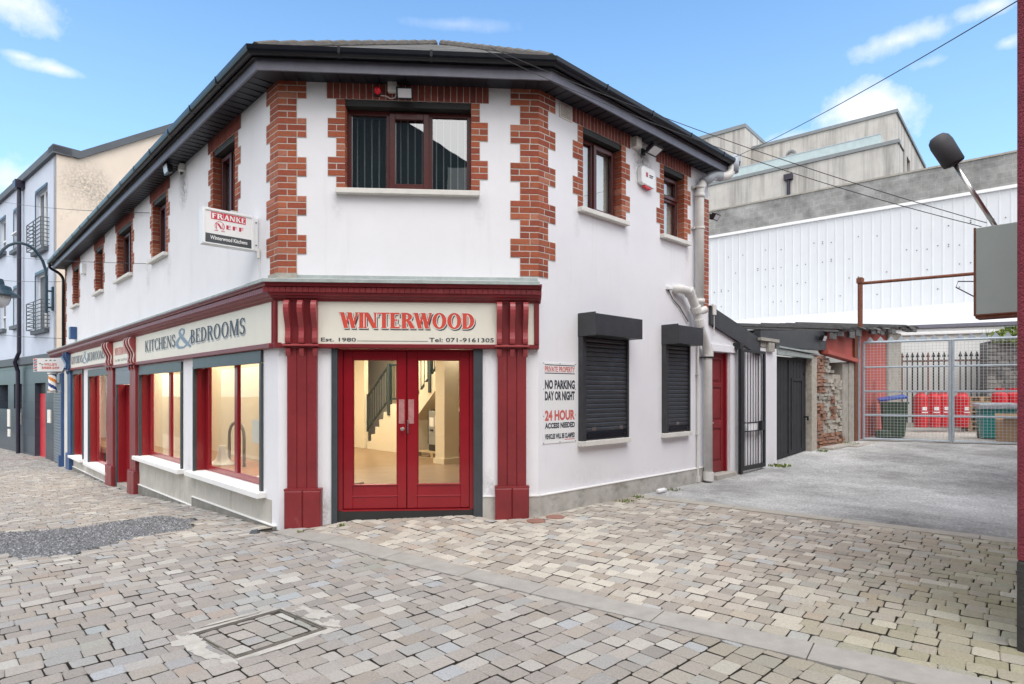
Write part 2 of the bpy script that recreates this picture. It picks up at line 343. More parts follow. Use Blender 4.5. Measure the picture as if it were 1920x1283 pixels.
def wave_mat(name, c1, c2, axis_scale, rough=.6, bump=.0):   # stretched grain (timber floor, brushed boards)
    m = mat(name, c1, rough, col2=c2, scale=1); nt = m.node_tree; N = nt.nodes
    mp = N.new('ShaderNodeMapping'); mp.inputs['Scale'].default_value = axis_scale; tc = [n for n in N if n.type == 'TEX_COORD'][0]
    nz = [n for n in N if n.type == 'TEX_NOISE'][0]; nt.links.new(tc.outputs['Object'], mp.inputs[0]); nt.links.new(mp.outputs[0], nz.inputs['Vector']); return m

M = {}
M['render'] = mat('white_render', (.785, .78, .81), .9, .035, 1.2, .25, 220, stain=((.56, .54, .51), (6, 6, .45), .56, .30))
def add_spots(m, spots):
    nt = m.node_tree; N = nt.nodes; Lk = nt.links; b = N['Principled BSDF']; last = b.inputs['Base Color'].links[0].from_socket
    tc = N.new('ShaderNodeTexCoord'); nz = N.new('ShaderNodeTexNoise'); nz.inputs['Scale'].default_value = 14; nz.inputs['Detail'].default_value = 8; nz.inputs['Roughness'].default_value = .75; Lk.new(tc.outputs['Object'], nz.inputs['Vector'])
    for pos, inv, amt in spots:
        sb = N.new('ShaderNodeVectorMath'); sb.operation = 'SUBTRACT'; Lk.new(tc.outputs['Object'], sb.inputs[0]); sb.inputs[1].default_value = pos
        mu = N.new('ShaderNodeVectorMath'); mu.operation = 'MULTIPLY'; Lk.new(sb.outputs[0], mu.inputs[0]); mu.inputs[1].default_value = inv
        ln = N.new('ShaderNodeVectorMath'); ln.operation = 'LENGTH'; Lk.new(mu.outputs[0], ln.inputs[0])
        r = N.new('ShaderNodeMapRange'); r.inputs[1].default_value = 1; r.inputs[2].default_value = 0; Lk.new(ln.outputs['Value'], r.inputs[0])
        k = N.new('ShaderNodeMapRange'); k.inputs[1].default_value = .38; k.inputs[2].default_value = .66; Lk.new(nz.outputs['Fac'], k.inputs[0])
        f = N.new('ShaderNodeMath'); f.operation = 'MULTIPLY'; Lk.new(r.outputs[0], f.inputs[0]); Lk.new(k.outputs[0], f.inputs[1])
        g = N.new('ShaderNodeMath'); g.operation = 'MULTIPLY'; g.use_clamp = True; Lk.new(f.outputs[0], g.inputs[0]); g.inputs[1].default_value = amt
        mx = N.new('ShaderNodeMix'); mx.data_type = 'RGBA'; Lk.new(g.outputs[0], mx.inputs['Factor']); Lk.new(last, mx.inputs['A']); mx.inputs['B'].default_value = (.13, .12, .11, 1); last = mx.outputs['Result']
    Lk.new(last, b.inputs['Base Color'])
M['cream_in'] = mat('cream_wall', (.74, .66, .51), .85, .03, 2)
M['white_in'] = mat('white_ceiling', (.8, .78, .72), .85, .03, 2)
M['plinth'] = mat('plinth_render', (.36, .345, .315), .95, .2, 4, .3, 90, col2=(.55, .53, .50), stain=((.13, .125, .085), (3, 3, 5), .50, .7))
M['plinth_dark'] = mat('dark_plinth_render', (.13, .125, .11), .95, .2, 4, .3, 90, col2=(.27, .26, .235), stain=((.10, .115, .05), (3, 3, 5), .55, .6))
M['dado'] = mat('grimy_render', (.40, .38, .34), .95, .1, 3, .25, 120, col2=(.53, .51, .47), stain=((.28, .26, .19), (6, 6, .7), .52, .7))
M['plinth_top'] = mat('plinth_capping', (.78, .77, .76), .85, .05)
M['brick'] = mat('red_brick', (1, 1, 1), .88, .16, 26, .35, 120, attr=True)
M['mortar'] = mat('mortar', (.5, .46, .42), .95, .15, 30, .3, 150)
M['red'] = mat('red_gloss_paint', (.245, .008, .015), .28, .10, 3, .03, 12, coat=.3)
M['dullred'] = mat('weathered_red_paint', (.205, .022, .026), .42, .2, 2.2, .06, 50, stain=((.36, .18, .17), (5, 5, 2), .60, .38))
M['console'] = mat('console_red_paint', (.31, .048, .052), .4, .16, 5, .06, 60)
M['paleedge'] = mat('pale_edge_highlight', (.66, .52, .49), .45, .2, 9)  # sky sheen on the scroll edges, put into the colour
M['darkred'] = mat('recess_red_paint', (.17, .014, .018), .42, .12, 4)
M['cornice'] = mat('cornice_red_paint', (.195, .018, .025), .4, .22, 5, .08, 60, stain=((.42, .28, .27), (2, 2, 12), .66, .35))
M['cream'] = mat('cream_sign_board', (.74, .71, .62), .55, .04, 2, .03, 60, stain=((.52, .47, .34), (3, 3, 1.5), .6, .3))
M['ink'] = mat('dark_sign_paint', (.022, .026, .04), .5, .3, 30, col2=(.06, .07, .09))
M['redink'] = mat('red_sign_paint', (.62, .07, .045), .5, .12, 20)
M['paleink'] = mat('pale_sign_paint', (.8, .78, .72), .5)
M['blueink'] = mat('steel_blue_sign_paint', (.20, .27, .36), .5, .1)
M['greyink'] = mat('grey_shadow_paint', (.38, .39, .41), .5)
M['black'] = mat('black_gutter_plastic', (.008, .009, .014), .28, .25, 6, spec=.35)
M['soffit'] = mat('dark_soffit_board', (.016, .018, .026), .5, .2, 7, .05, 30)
M['fascia'] = mat('grey_fascia_board', (.15, .15, .19), .4, .15, 6)
M['slate'] = block_mat('roof_slate', (.07, .065, .062), (.12, .115, .105), (.03, .03, .028), .28, .16, .008, .85, .25, .6)
M['ridge'] = mat('ridge_tile', (.10, .09, .08), .9, .3, 8, .4, 40)
M['lead'] = mat('weathered_lead', (.34, .38, .37), .6, .2, 6, .2, 30, stain=((.16, .2, .18), (4, 4, 10), .58, .6))
M['sill'] = mat('concrete_sill', (.66, .64, .60), .8, .1, 8, .15, 80, stain=((.35, .33, .28), (8, 8, 8), .6, .5))
M['frame'] = mat('brown_window_frame', (.075, .017, .016), .3, .15, 12)
M['dark'] = mat('dark_lintel', (.02, .02, .02), .6)
M['guide'] = mat('dark_grey_guide_rail', (.05, .058, .066), .4, .15, 6)
M['shutter'] = mat('charcoal_shutter', (.035, .037, .042), .45, .2, 8, .05, 40, stain=((.11, .11, .11), (1.5, 1.5, 5), .55, .6))
M['glass'] = glass_mat('window_glass', (.93, .95, .94), 1.0, 2.3)
M['shopglass'] = glass_mat('shop_glass', (.97, .97, .95), 1.0, 1.6)
M['bigglass'] = glass_mat('upper_glass', (.75, .8, .8), 1.0, 2.5)
M['blind'] = mat('dark_blind', (.06, .066, .07), .8, .1)
M['blindw'] = mat('pale_blind', (.62, .61, .58), .8, .1)
M['floor'] = wave_mat('timber_floor', (.23, .14, .07), (.34, .22, .115), (1.2, 14, 1), .35)
M['pipe'] = mat('grey_painted_pipe', (.66, .645, .62), .5, .1, 3, .03, 30, stain=((.38, .36, .3), (9, 9, 2), .6, .4))
M['greypipe'] = mat('grey_plastic_pipe', (.34, .37, .41), .4, .08)
M['white'] = mat('white_plastic', (.8, .8, .8), .4, .03)
M['steel'] = mat('galvanised_steel', (.40, .46, .51), .45, .15, 9, metallic=.15)
M['balc'] = mat('grey_balcony_steel', (.10, .11, .12), .5, .15)
M['lamphood'] = mat('weathered_black_hood', (.028, .027, .032), .6, .2, 12)
M['wire'] = mat('galvanised_wire', (.50, .54, .56), .5, .1, 9)
M['iron'] = mat('black_iron', (.012, .013, .015), .45, .3, 10)
M['rust'] = mat('rusty_steel', (.13, .035, .018), .85, .4, 14, .3, 80, col2=(.22, .09, .05))
M['oldiron'] = mat('worn_iron', (.15, .135, .115), .8, .3, 14, .3, 60)
M['rail'] = mat('dark_green_railing', (.018, .035, .038), .4, .15)
M['chrome'] = mat('brushed_metal', (.6, .58, .55), .3, .05, metallic=1)
M['red_led'] = mat('red_lens', (.75, .02, .04), .2)
M['tarmac'] = mat('worn_tarmac', (1, 1, 1), .92, .5, 34, .6, 90, attr=True, detail=12, stain=((.15, .147, .135), (.5, .42, 1), .50, .8))
M['gravel'] = mat('dark_chippings', (.06, .062, .07), .85, .5, 60, .9, 120, col2=(.27, .275, .29))
M['stone'] = mat('loose_chipping', (1, 1, 1), .8, .2, 30, attr=True)
M['joint'] = mat('sett_joint', (.048, .041, .032), .98, .4, 3, .4, 60, stain=((.05, .06, .018), (.7, .7, .7), .56, .7))
M['sett'] = mat('stone_sett', (1, 1, 1), .88, .20, 75, .6, 150, attr=True)
M['kerb'] = mat('concrete_kerb', (.335, .315, .288), .9, .13, 6, .4, 120, stain=((.2, .185, .15), (2, 2, 2), .58, .5))
M['kerb_buff'] = mat('buff_kerb', (.40, .37, .32), .9, .13, 6, .4, 120, stain=((.2, .185, .15), (2, 2, 2), .6, .5))
M['cement'] = mat('pale_cement', (.36, .335, .30), .95, .2, 9, .5, 60, col2=(.50, .475, .435))
M['cover_red'] = mat('terracotta_cover', (.26, .13, .10), .8, .15, 20, .2, 50)
M['crimson'] = mat('crimson_roughcast', (.23, .026, .045), .75, .2, 9, 1.0, 85)
M['blackbase'] = mat('black_wall_base', (.025, .022, .022), .8, .4, 8, .6, 60, col2=(.06, .055, .05))
M['signgrey'] = mat('grey_green_panel', (.34, .39, .37), .5, .05, 3, stain=((.22, .10, .04), (4, 4, 4), .7, .7))
M['bluewall'] = mat('pale_blue_render', (.58, .64, .75), .9, .05, 1.5, .2, 150)
M['creamwall'] = mat('cream_gable_render', (.77, .66, .55), .9, .06, .8, .2, 150, stain=((.13, .125, .09), (1.1, 1.1, 1.0), .60, .8))
M['tile'] = block_mat('slate_blue_tile_cladding', (.040, .055, .078), (.055, .072, .098), (.018, .022, .030), .95, .62, .012, .35, .12, .4, 0)
M['bluegrey'] = mat('grey_band', (.09, .10, .115), .6, .15)
M['blueblack'] = mat('dark_drainpipe', (.015, .012, .03), .35)
M['blindshop'] = mat('perforated_steel', (.20, .22, .24), .45, .2, 60, .2, 90, metallic=.5)
M['bluetrim'] = mat('royal_blue_paint', (.025, .07, .19), .4, .15)
M['blockwall'] = block_mat('grey_blockwork', (.29, .29, .28), (.34, .34, .33), (.37, .37, .36), .46, .225, .012, .95, .30, .3, .5, .9)
M['clad'] = mat('white_cladding', (.64, .66, .685), .5, .02, 2, stain=((.50, .51, .50), (2.2, 2.2, .18), .58, .45))
M['whitewall'] = mat('white_boundary_wall', (.78, .78, .76), .9, .05, 3, .1, 90, stain=((.45, .44, .40), (2, 2, 1), .62, .4))
M['roofsheet'] = mat('pale_roof_sheet', (.56, .58, .60), .6, .04)
M['concrete'] = mat('streaked_concrete', (.54, .515, .48), .9, .1, 1.2, .1, 60, stain=((.20, .19, .175), (1.6, 1.6, .10), .46, .8))
M['coping'] = mat('grey_coping', (.22, .24, .25), .6, .1)
M['gate_black'] = mat('black_timber', (.022, .023, .026), .7, .35, 5, .3, 40, stain=((.10, .085, .07), (5, 5, .5), .62, .5))
M['rubble'] = mat('rubble_stone', (1, 1, 1), .95, .25, 16, .8, 40, attr=True)
M['lime'] = mat('crumbling_lime_mortar', (.44, .405, .345), .95, .25, 12, .9, 30, stain=((.09, .10, .05), (3, 3, 3), .58, .6))
M['oldconc'] = mat('old_concrete', (.36, .34, .30), .95, .2, 8, .5, 60, stain=((.15, .14, .11), (2, 2, 2), .55, .6))
M['sheet_red'] = mat('faded_red_sheet', (.44, .10, .078), .75, .15, 2, .05, 30, stain=((.40, .16, .12), (4, 4, .6), .6, .5))
M['sheet_dark'] = mat('dark_corrugated_roof', (.07, .072, .075), .8, .35, 7, .2, 30, col2=(.16, .155, .15))
M['cyl'] = mat('red_gas_cylinder', (.55, .012, .02), .4, .1, 8)
M['green'] = mat('dark_green_plastic', (.05, .09, .05), .5, .15)
M['teal'] = mat('teal_plastic', (.012, .25, .24), .5, .12)
M['blue'] = mat('blue_plastic', (.015, .08, .42), .4, .1)
M['bag'] = mat('grey_bag_lid', (.30, .33, .36), .35, .3, 14, .4, 30)
M['wood'] = mat('pallet_wood', (.42, .31, .18), .85, .2, 12)
M['card'] = mat('brown_cardboard', (.42, .27, .15), .85, .12, 8)
M['leaf'] = mat('green_leaf', (1, 1, 1), .7, .25, 12, attr=True)
M['orange'] = mat('terracotta', (.40, .17, .09), .4, .1)
M['applgrey'] = mat('grey_enamel', (.26, .26, .24), .5, .1)
M['lampglass'] = mat('frosted_lamp_glass', (.6, .6, .62), .25, .05)
M['lantern'] = mat('dark_teal_lantern', (.015, .04, .06), .35)
M['cable'] = mat('black_cable', (.03, .03, .035), .6)
M['glow'] = emit_mat('lamp_panel', (1, .86, .62), 3.0)
M['paper'] = mat('paper', (.75, .73, .68), .8)
M['opp'] = mat('opposite_wall', (.50, .44, .36), .9, .1, 1)
M['oppdark'] = mat('opposite_roof', (.03, .033, .036), .8, .2)

# ------------------------------------------------------------------ plan of the place (metres; camera at x=y=0)
FL = Vector((-2.825, 7.32)); FRp = Vector((.3283, 7.5405))
dL = Vector((-.69433, .71966)); dF = Vector((.99756, .06976)); dR = Vector((.71983, .69415))
nL = Vector((-.71966, -.69433)); nF = Vector((.06976, -.99756)); nR = Vector((.69415, -.71983))
LW = Frame(FL, dL, nL); LT = Frame(FL, -dL, nL); FW = Frame(FL, dF, nF); RW = Frame(FRp, dR, nR)
LEN_L, LEN_F, LEN_R = 15.78, 3.161, 4.28
H_S = 5.40
def ground(x, y):
    p = Vector((x, y)); s = (p-FL).dot(dL); t = (p-FRp).dot(dR)
    g = float(np.interp(s, [-.3, .35, 3.4, 7, 12.5, 16, 25, 40, 80], [0, -.045, -.20, -.45, -.61, -.69, -.76, -.9, -1.1]))
    g += float(np.interp(t, [-1.6, .0, 4, 6, 7, 9.2, 14, 25], [0, .085, .09, .11, .15, .28, .36, .46]))
    q = Vector((x, y)); u = (q-FL).dot(dF); d = (q-FL).dot(nF)      # the setts ramp up to the doors
    if d > -.3: g += .065*max(0, min(1, 1-d/1.5))*float(np.interp(u, [.45, .95, 2.3, 2.65], [0, 1, .8, 0]))
    return g
def offset_path(pts, o):
    out = []
    for i, p in enumerate(pts):
        ns = []
        if i > 0: d = (pts[i]-pts[i-1]).normalized(); ns.append(Vector((d.y, -d.x)))
        if i < len(pts)-1: d = (pts[i+1]-pts[i]).normalized(); ns.append(Vector((d.y, -d.x)))
        if len(ns) == 1: out.append(p+ns[0]*o)
        else:
            b = (ns[0]+ns[1]).normalized(); out.append(p+b*(o/b.dot(ns[0])))
    return out
def sweep(mb, pts, prof):
    """closed profile [(offset, z)] swept along a plan path, mitred at the corners"""
    rows = [[Vector((q.x, q.y, z)) for q in offset_path(pts, o)] for o, z in prof]; n = len(prof); k = len(pts)
    vs = [rows[j][i] for i in range(k) for j in range(n)]
    fs = [(i*n+j, i*n+(j+1) % n, (i+1)*n+(j+1) % n, (i+1)*n+j) for i in range(k-1) for j in range(n)]
    fs += [tuple(range(n)), tuple(range(k*n-1, (k-1)*n-1, -1))]; mb.mesh(vs, fs)
EL, ER = FL+dL*LEN_L, FRp+dR*LEN_R
EL2 = ER+dL*((EL-ER).dot(dL))
PATH = [EL, FL, FRp, ER]
# ================================================================== GROUND
def build_ground():
    # one sheet to the horizon
    xs = sorted(set([-300, -120, -60, -40]+[-30+i*1.0 for i in range(0, 61)]+[40, 60, 120, 300]))
    ys = sorted(set([-300, -100, -40, -20]+[-10+i*1.0 for i in range(0, 56)]+[55, 70, 120, 300]))
    mb = MB(); vs = [(x, y, ground(x, y)-.03) for y in ys for x in xs]; n = len(xs)
    mb.mesh(vs, [(j*n+i, j*n+i+1, (j+1)*n+i+1, (j+1)*n+i) for j in range(len(ys)-1) for i in range(n-1)])
    tag(mb.build('ground', M['joint'], recalc=False, loc=(0, 0, 0)), kind='structure')
S_P, S_D = Vector((-.74, 5.52)), Vector((.81, -.587)).normalized(); S_N = Vector((-S_D.y, S_D.x))   # kerb strip line, normal up the picture
S_W = .26
K_P, K_D = Vector((1.795, 8.86)), Vector((.772, -.635)).normalized(); K_N = Vector((-K_D.y, K_D.x))
K_W = .22
MAN = [Vector(p) for p in ((-2.157, 4.066), (-1.734, 4.534), (-1.278, 4.167), (-1.695, 3.70))]
def seg_in(p, poly, grow=0):
    n = len(poly); s = 0
    for i in range(n):
        a, b = poly[i], poly[(i+1) % n]; d = (b-a).normalized(); c = d.x*(p.y-a.y)-d.y*(p.x-a.x)
        if s == 0: s = 1
        if -c < -grow: return False
    return True
PATCH = []
for _x, _y in ((-160, 1012), (0, 1000), (150, 988), (300, 966), (364, 974), (352, 994), (270, 1005), (200, 1022), (130, 1040), (60, 1044), (0, 1041), (-160, 1046)):
    _z = 0.0
    for _ in range(6): _Y = (1.63-_z)*1135/(_y-734); _z = ground((_x-960)/1135*_Y, _Y)
    PATCH.append(Vector(((_x-960)/1135*_Y, _Y)))
def inpatch(p):
    n = len(PATCH); c = False
    for i in range(n):
        a, b = PATCH[i], PATCH[(i+1) % n]
        if (a.y > p.y) != (b.y > p.y) and p.x < (b.x-a.x)*(p.y-a.y)/(b.y-a.y)+a.x: c = not c
    return c
def clip(poly, P, Nn):   # keep the side Nn points to
    out = []
    for i in range(len(poly)):
        a, b = poly[i], poly[(i+1) % len(poly)]; da, db = (a-P).dot(Nn), (b-P).dot(Nn)
        if da >= 0: out.append(a)
        if (da >= 0) != (db >= 0): out.append(a+(b-a)*(da/(da-db)))
    return out
def visible(p, m=.30):
    if p.y < 1.6: return False
    r = p.x/p.y; return -.846-m < r < .846+m and p.y < 42
SETTS = MB()
PAL = [((.335, .300, .270), 6), ((.315, .283, .255), 6), ((.36, .325, .295), 5), ((.39, .36, .33), 3), ((.33, .29, .25), 3), ((.335, .322, .308), 4), ((.29, .265, .245), 3), ((.46, .435, .40), 1.6), ((.34, .285, .245), 1.0), ((.355, .358, .365), 1.0)]
def sett_colour(p, rnd, pale=0):
    if rnd.random() < pale: c = (.44, .41, .37)
    else: c = rnd.choices([c for c, w in PAL], [w for c, w in PAL])[0]
    k = rnd.uniform(.90, 1.10); yd = (p-S_P).dot(S_N) > 0 and (p-FL).dot(S_D) > -.4; k *= 1.15 if yd else 1.02; c = (c[0]*k*(1.02 if yd else .99), c[1]*k*(1.0 if yd else .995), c[2]*k*(.955 if yd else 1.0))
    # moss on the stones of the shaded right edge and a few blue and green paint sprays
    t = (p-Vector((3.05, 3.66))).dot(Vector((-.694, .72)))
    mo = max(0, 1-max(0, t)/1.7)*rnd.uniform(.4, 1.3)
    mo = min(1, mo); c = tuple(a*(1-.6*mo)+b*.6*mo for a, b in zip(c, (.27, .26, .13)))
    for q, r_, cc in ((Vector((-2.2, 3.75)), .42, (.25, .36, .50)), (Vector((-1.95, 4.75)), .3, (.24, .38, .42)), (Vector((-2.75, 4.0)), .28, (.25, .42, .30)), (Vector((-1.35, 5.75)), .3, (.28, .44, .33)), (Vector((-1.5, 4.2)), .3, (.27, .38, .32))):
        d = (p-q).length
        if d < r_: k = (1-d/r_)*.38*rnd.random(); c = tuple(a*(1-k)+b*k for a, b in zip(c, cc))
    return c
def add_sett(quad, rnd, pale=0, dz=0.0):
    q = [p for p in quad]
    area = 0
    for i in range(len(q)): a, b = q[i], q[(i+1) % len(q)]; area += a.x*b.y-b.x*a.y
    if abs(area) < .006: return
    if area < 0: q.reverse()
    c = sum(q, Vector((0, 0)))/len(q); n = len(q)
    g = ground(c.x, c.y); gx = (ground(c.x+.1, c.y)-g)/.1; gy = (ground(c.x, c.y+.1)-g)/.1
    tx, ty, dh = rnd.gauss(0, .010), rnd.gauss(0, .010), rnd.gauss(0, .0018)+dz
    H = lambda p: g+(gx+tx)*(p.x-c.x)+(gy+ty)*(p.y-c.y)+dh
    jit = [p+Vector((rnd.gauss(0, .0035), rnd.gauss(0, .0035))) for p in q]
    cr = []   # rounded corners: two points per corner
    for i in range(n):
        p, a, b = jit[i], jit[i-1], jit[(i+1) % n]; da, db = (a-p), (b-p); la, lb = da.length, db.length
        if la < .02 or lb < .02: cr.append(p); continue
        k = rnd.uniform(.006, .014); cr += [p+da*(min(k, la*.3)/la), p+db*(min(k, lb*.3)/lb)]
    m = len(cr)
    ins = lambda p, d: p+(c-p).normalized()*min(d, (c-p).length*.4)
    lo = [Vector((p.x, p.y, H(p)-.035)) for p in cr]
    md = [Vector((p.x, p.y, H(p)-.0045)) for p in cr]
    up = [Vector((*ins(p, .006), H(p)-.0015)) for p in cr]
    tp = [Vector((*ins(p, .016), H(p)+.0005)) for p in cr]
    SETTS.col = sett_colour(c, rnd, pale)
    cc = SETTS.col; SETTS.col = (.055, .047, .037); SETTS.mesh(lo+md, [(i, (i+1) % m, m+(i+1) % m, m+i) for i in range(m)]); SETTS.col = cc
    SETTS.mesh(lo+md+up+tp, [(m+i, m+(i+1) % m, 2*m+(i+1) % m, 2*m+i) for i in range(m)]+[(2*m+i, 2*m+(i+1) % m, 3*m+(i+1) % m, 3*m+i) for i in range(m)]+[tuple(range(3*m, 4*m))])
def lay(O, e, rowd, nrow0, nrow1, a0, a1, keep, clips, rnd, lens=(.112, .138, .165, .188), pale=lambda p: 0, gap=.0048):
    """rows of setts along e starting at O; rowd is the row pitch"""
    f = Vector((-e.y, e.x))
    for r in range(nrow0, nrow1):
        a = a0-rnd.random()*.2; wob = rnd.uniform(-.004, .004)
        while a < a1:
            l = rnd.choice(lens)*rnd.uniform(.94, 1.06)
            P = [O+e*(a+gap/2)+f*(r*rowd+gap/2+wob), O+e*(a+l-gap/2)+f*(r*rowd+gap/2+wob), O+e*(a+l-gap/2)+f*((r+1)*rowd-gap/2+wob), O+e*(a+gap/2)+f*((r+1)*rowd-gap/2+wob)]
            a += l; c = (P[0]+P[2])/2
            if not visible(c) or not keep(c): continue
            q = P
            for cp, cn, cond in clips:
                if cond(c): q = clip(q, cp, cn)
                if len(q) < 3: break
            if len(q) >= 3: add_sett(q, rnd, pale(c))
def man_line(c): return seg_in(c, MAN, .045)
def build_setts():
    rnd = random.Random(11)
    sl_n = -S_N
    def keepA(c):
        if (c-FL).dot(nL) < -.12 and (c-FL).dot(dL) > -.02: return False
        if (c-FL).dot(dL) < .02 and (c-S_P).dot(S_N) > .10: return False
        if (c-S_P).dot(S_N) > .10 and (c-FL).dot(nL) < .0: return False
        if man_line(c) or inpatch(c): return False
        if (c-Vector((3.05, 3.66))).dot(Vector((-.694, .72))) < -.1 and c.y > 3.0 : return False
        return (c-FL).dot(dL) < (40 if (c-FL).dot(nL) < 9 else 14)
    band = lambda c: (c-FL).dot(S_D) > -.15
    lay(Vector((0, 0)), dR, .136, -134, 320, -40, 40, keepA, [(S_P-S_N*.006, sl_n, band)], rnd,
        pale=lambda c: .05 if c.y < 5.2 else .08)
    def keepB(c):
        if (c-FL).dot(nL) < -.1 and (c-FL).dot(nF) < -.1 and (c-FRp).dot(nR) < -.1: return False
        return (c-S_P).dot(S_N) > S_W-.08 and (c-K_P).dot(K_N) < .08 and (c-FL).dot(S_D) > -.4 and (c-Vector((3.05, 3.66))).dot(Vector((-.694, .72))) > -.15
    e = Vector((.766, -.643))
    lay(Vector((0, 0)), e, .128, -24, 106, -14, 14, keepB, [(S_P+S_N*(S_W+.006), S_N, lambda c: True), (K_P-K_N*.006, -K_N, lambda c: True)], rnd,
        pale=lambda c: .32 if c.y > 5.2 and c.x < 1.6 else .14)
    o = SETTS.build('paving', M['sett'], col=True, recalc=False, loc=(0, 0, 0)); tag(o, kind='structure')
def band(name, P, D, Nn, width, a0, a1, matl, seg, up=.004, rnd=random.Random(5), keep=None):
    mb = MB(); a = a0
    while a < a1:
        l = seg*rnd.uniform(.85, 1.15); k = int(max(2, l/.12)); w_ = width*rnd.uniform(.97, 1.03)
        for j in range(k):
            A0, A1 = a+.004+(l-.008)*j/k, a+.004+(l-.008)*(j+1)/k
            pts = [P+D*A0, P+D*A1, P+D*A1+Nn*w_, P+D*A0+Nn*w_]
            t = [Vector((p.x, p.y, ground(p.x, p.y)+up)) for p in pts]; b = [Vector((p.x, p.y, ground(p.x, p.y)-.05)) for p in pts]
            mb.mesh(b+t, [(4, 5, 6, 7), (0, 1, 5, 4), (2, 3, 7, 6)]+([(3, 0, 4, 7)] if j == 0 else [])+([(1, 2, 6, 5)] if j == k-1 else []))
        a += l
    return tag(mb.build(name, matl, loc=(0, 0, 0)), kind='structure')
build_ground(); build_setts()
band('kerb', S_P, S_D, S_N, S_W, -2.55, 4.6, M['kerb'], .9)
band('yard_threshold', K_P, K_D, K_N, K_W, -.75, 6.2, M['kerb_buff'], 1.2)
def build_tarmac():
    rnd = random.Random(3); mb = MB(); nu, nv = 150, 150
    # yard sheet: from the threshold back to the yard gate, between the shop wall and the crimson building
    idx = {}; vs = []; import mathutils.noise as mn
    for j in range(nv+1):
        for i in range(nu+1):
            p = K_P+K_D*(-3.0+9.5*i/nu)+K_N*(K_W-.01+13*(j/nv)**1.3)
            z = ground(p.x, p.y)-.004+.012*mn.noise(Vector((p.x*1.3, p.y*1.3, 0)))+.003*mn.noise(Vector((p.x*9, p.y*9, 4)))
            idx[i, j] = len(vs); vs.append((p.x, p.y, z))
    fs = [(idx[i, j], idx[i+1, j], idx[i+1, j+1], idx[i, j+1]) for j in range(nv) for i in range(nu)]
    for f in fs:
        c = sum((Vector(vs[k]) for k in f), Vector())/4; k = .425+.22*mn.noise(Vector((c.x*.55, c.y*.55, 7)))+.10*mn.noise(Vector((c.x*2.1, c.y*2.1, 3)))+.07*mn.noise(Vector((c.x*7, c.y*7, 5)))+.05*mn.noise(Vector((c.x*16, c.y*16, 2))); k = max(.13, k)
        mb.col = (k, k*.995, k*.98); mb.mesh([vs[q] for q in f], [(0, 1, 2, 3)])
    tag(mb.build('yard_tarmac', M['tarmac'], col=True, loc=(0, 0, 0), recalc=False), kind='structure')
    # the rough patch of loose chippings let into the setts, stones and all
    mb = MB(); st = MB()
    def dens(p):
        # blurred edge
        return inpatch(p+Vector((.16*mn.noise(Vector((p.x*3, p.y*3, 1))), .16*mn.noise(Vector((p.x*3, p.y*3, 9)))))) or inpatch(p)
    h = .06; x = min(p.x for p in PATCH)-.2; px1 = max(p.x for p in PATCH)+.3; py0 = min(p.y for p in PATCH)-.3; py1 = max(p.y for p in PATCH)+.3
    while x < px1:
        y = py0
        while y < py1:
            if dens(Vector((x+h/2, y+h/2))):
                f = lambda a, b: Vector((a, b, ground(a, b)-.005+.005*mn.noise(Vector((a*6, b*6, 2)))))
                mb.face([f(x, y), f(x+h, y), f(x+h, y+h), f(x, y+h)])
            y += h
        x += h
    n = 0
    while n < 5200:
        p = Vector((rnd.uniform(-7.4, px1), rnd.uniform(py0, py1)))
        sp = rnd.random() < .12
        if not (dens(p) or (sp and dens(p+Vector((rnd.gauss(0, .16), rnd.gauss(0, .16)))))): continue
        n += 1; r = rnd.uniform(.006, .015); z = ground(p.x, p.y)-.002; k = rnd.choice((.08, .13, .22, .36)); mb.m = 1; mb.col = (k, k*1.01, k*1.08)
        a = [Vector((rnd.uniform(.6, 1.2)*r*math.cos(t+rnd.uniform(-.4, .4)), rnd.uniform(.6, 1.2)*r*math.sin(t), rnd.uniform(-.3, .3)*r)) for t in (0, 1.57, 3.14, 4.71)]
        c = Vector((p.x, p.y, z)); top = c+Vector((0, 0, r*.8)); mb.mesh([c+q for q in a]+[top], [(0, 1, 4), (1, 2, 4), (2, 3, 4), (3, 0, 4)])
    o = mb.build('gravel', [M['gravel'], M['stone']], col=True, recalc=False, loc=(0, 0, 0)); o['kind'] = 'stuff'
    tag(o, 'patch of dark loose chippings let into the stone setts', 'gravel')
build_tarmac()
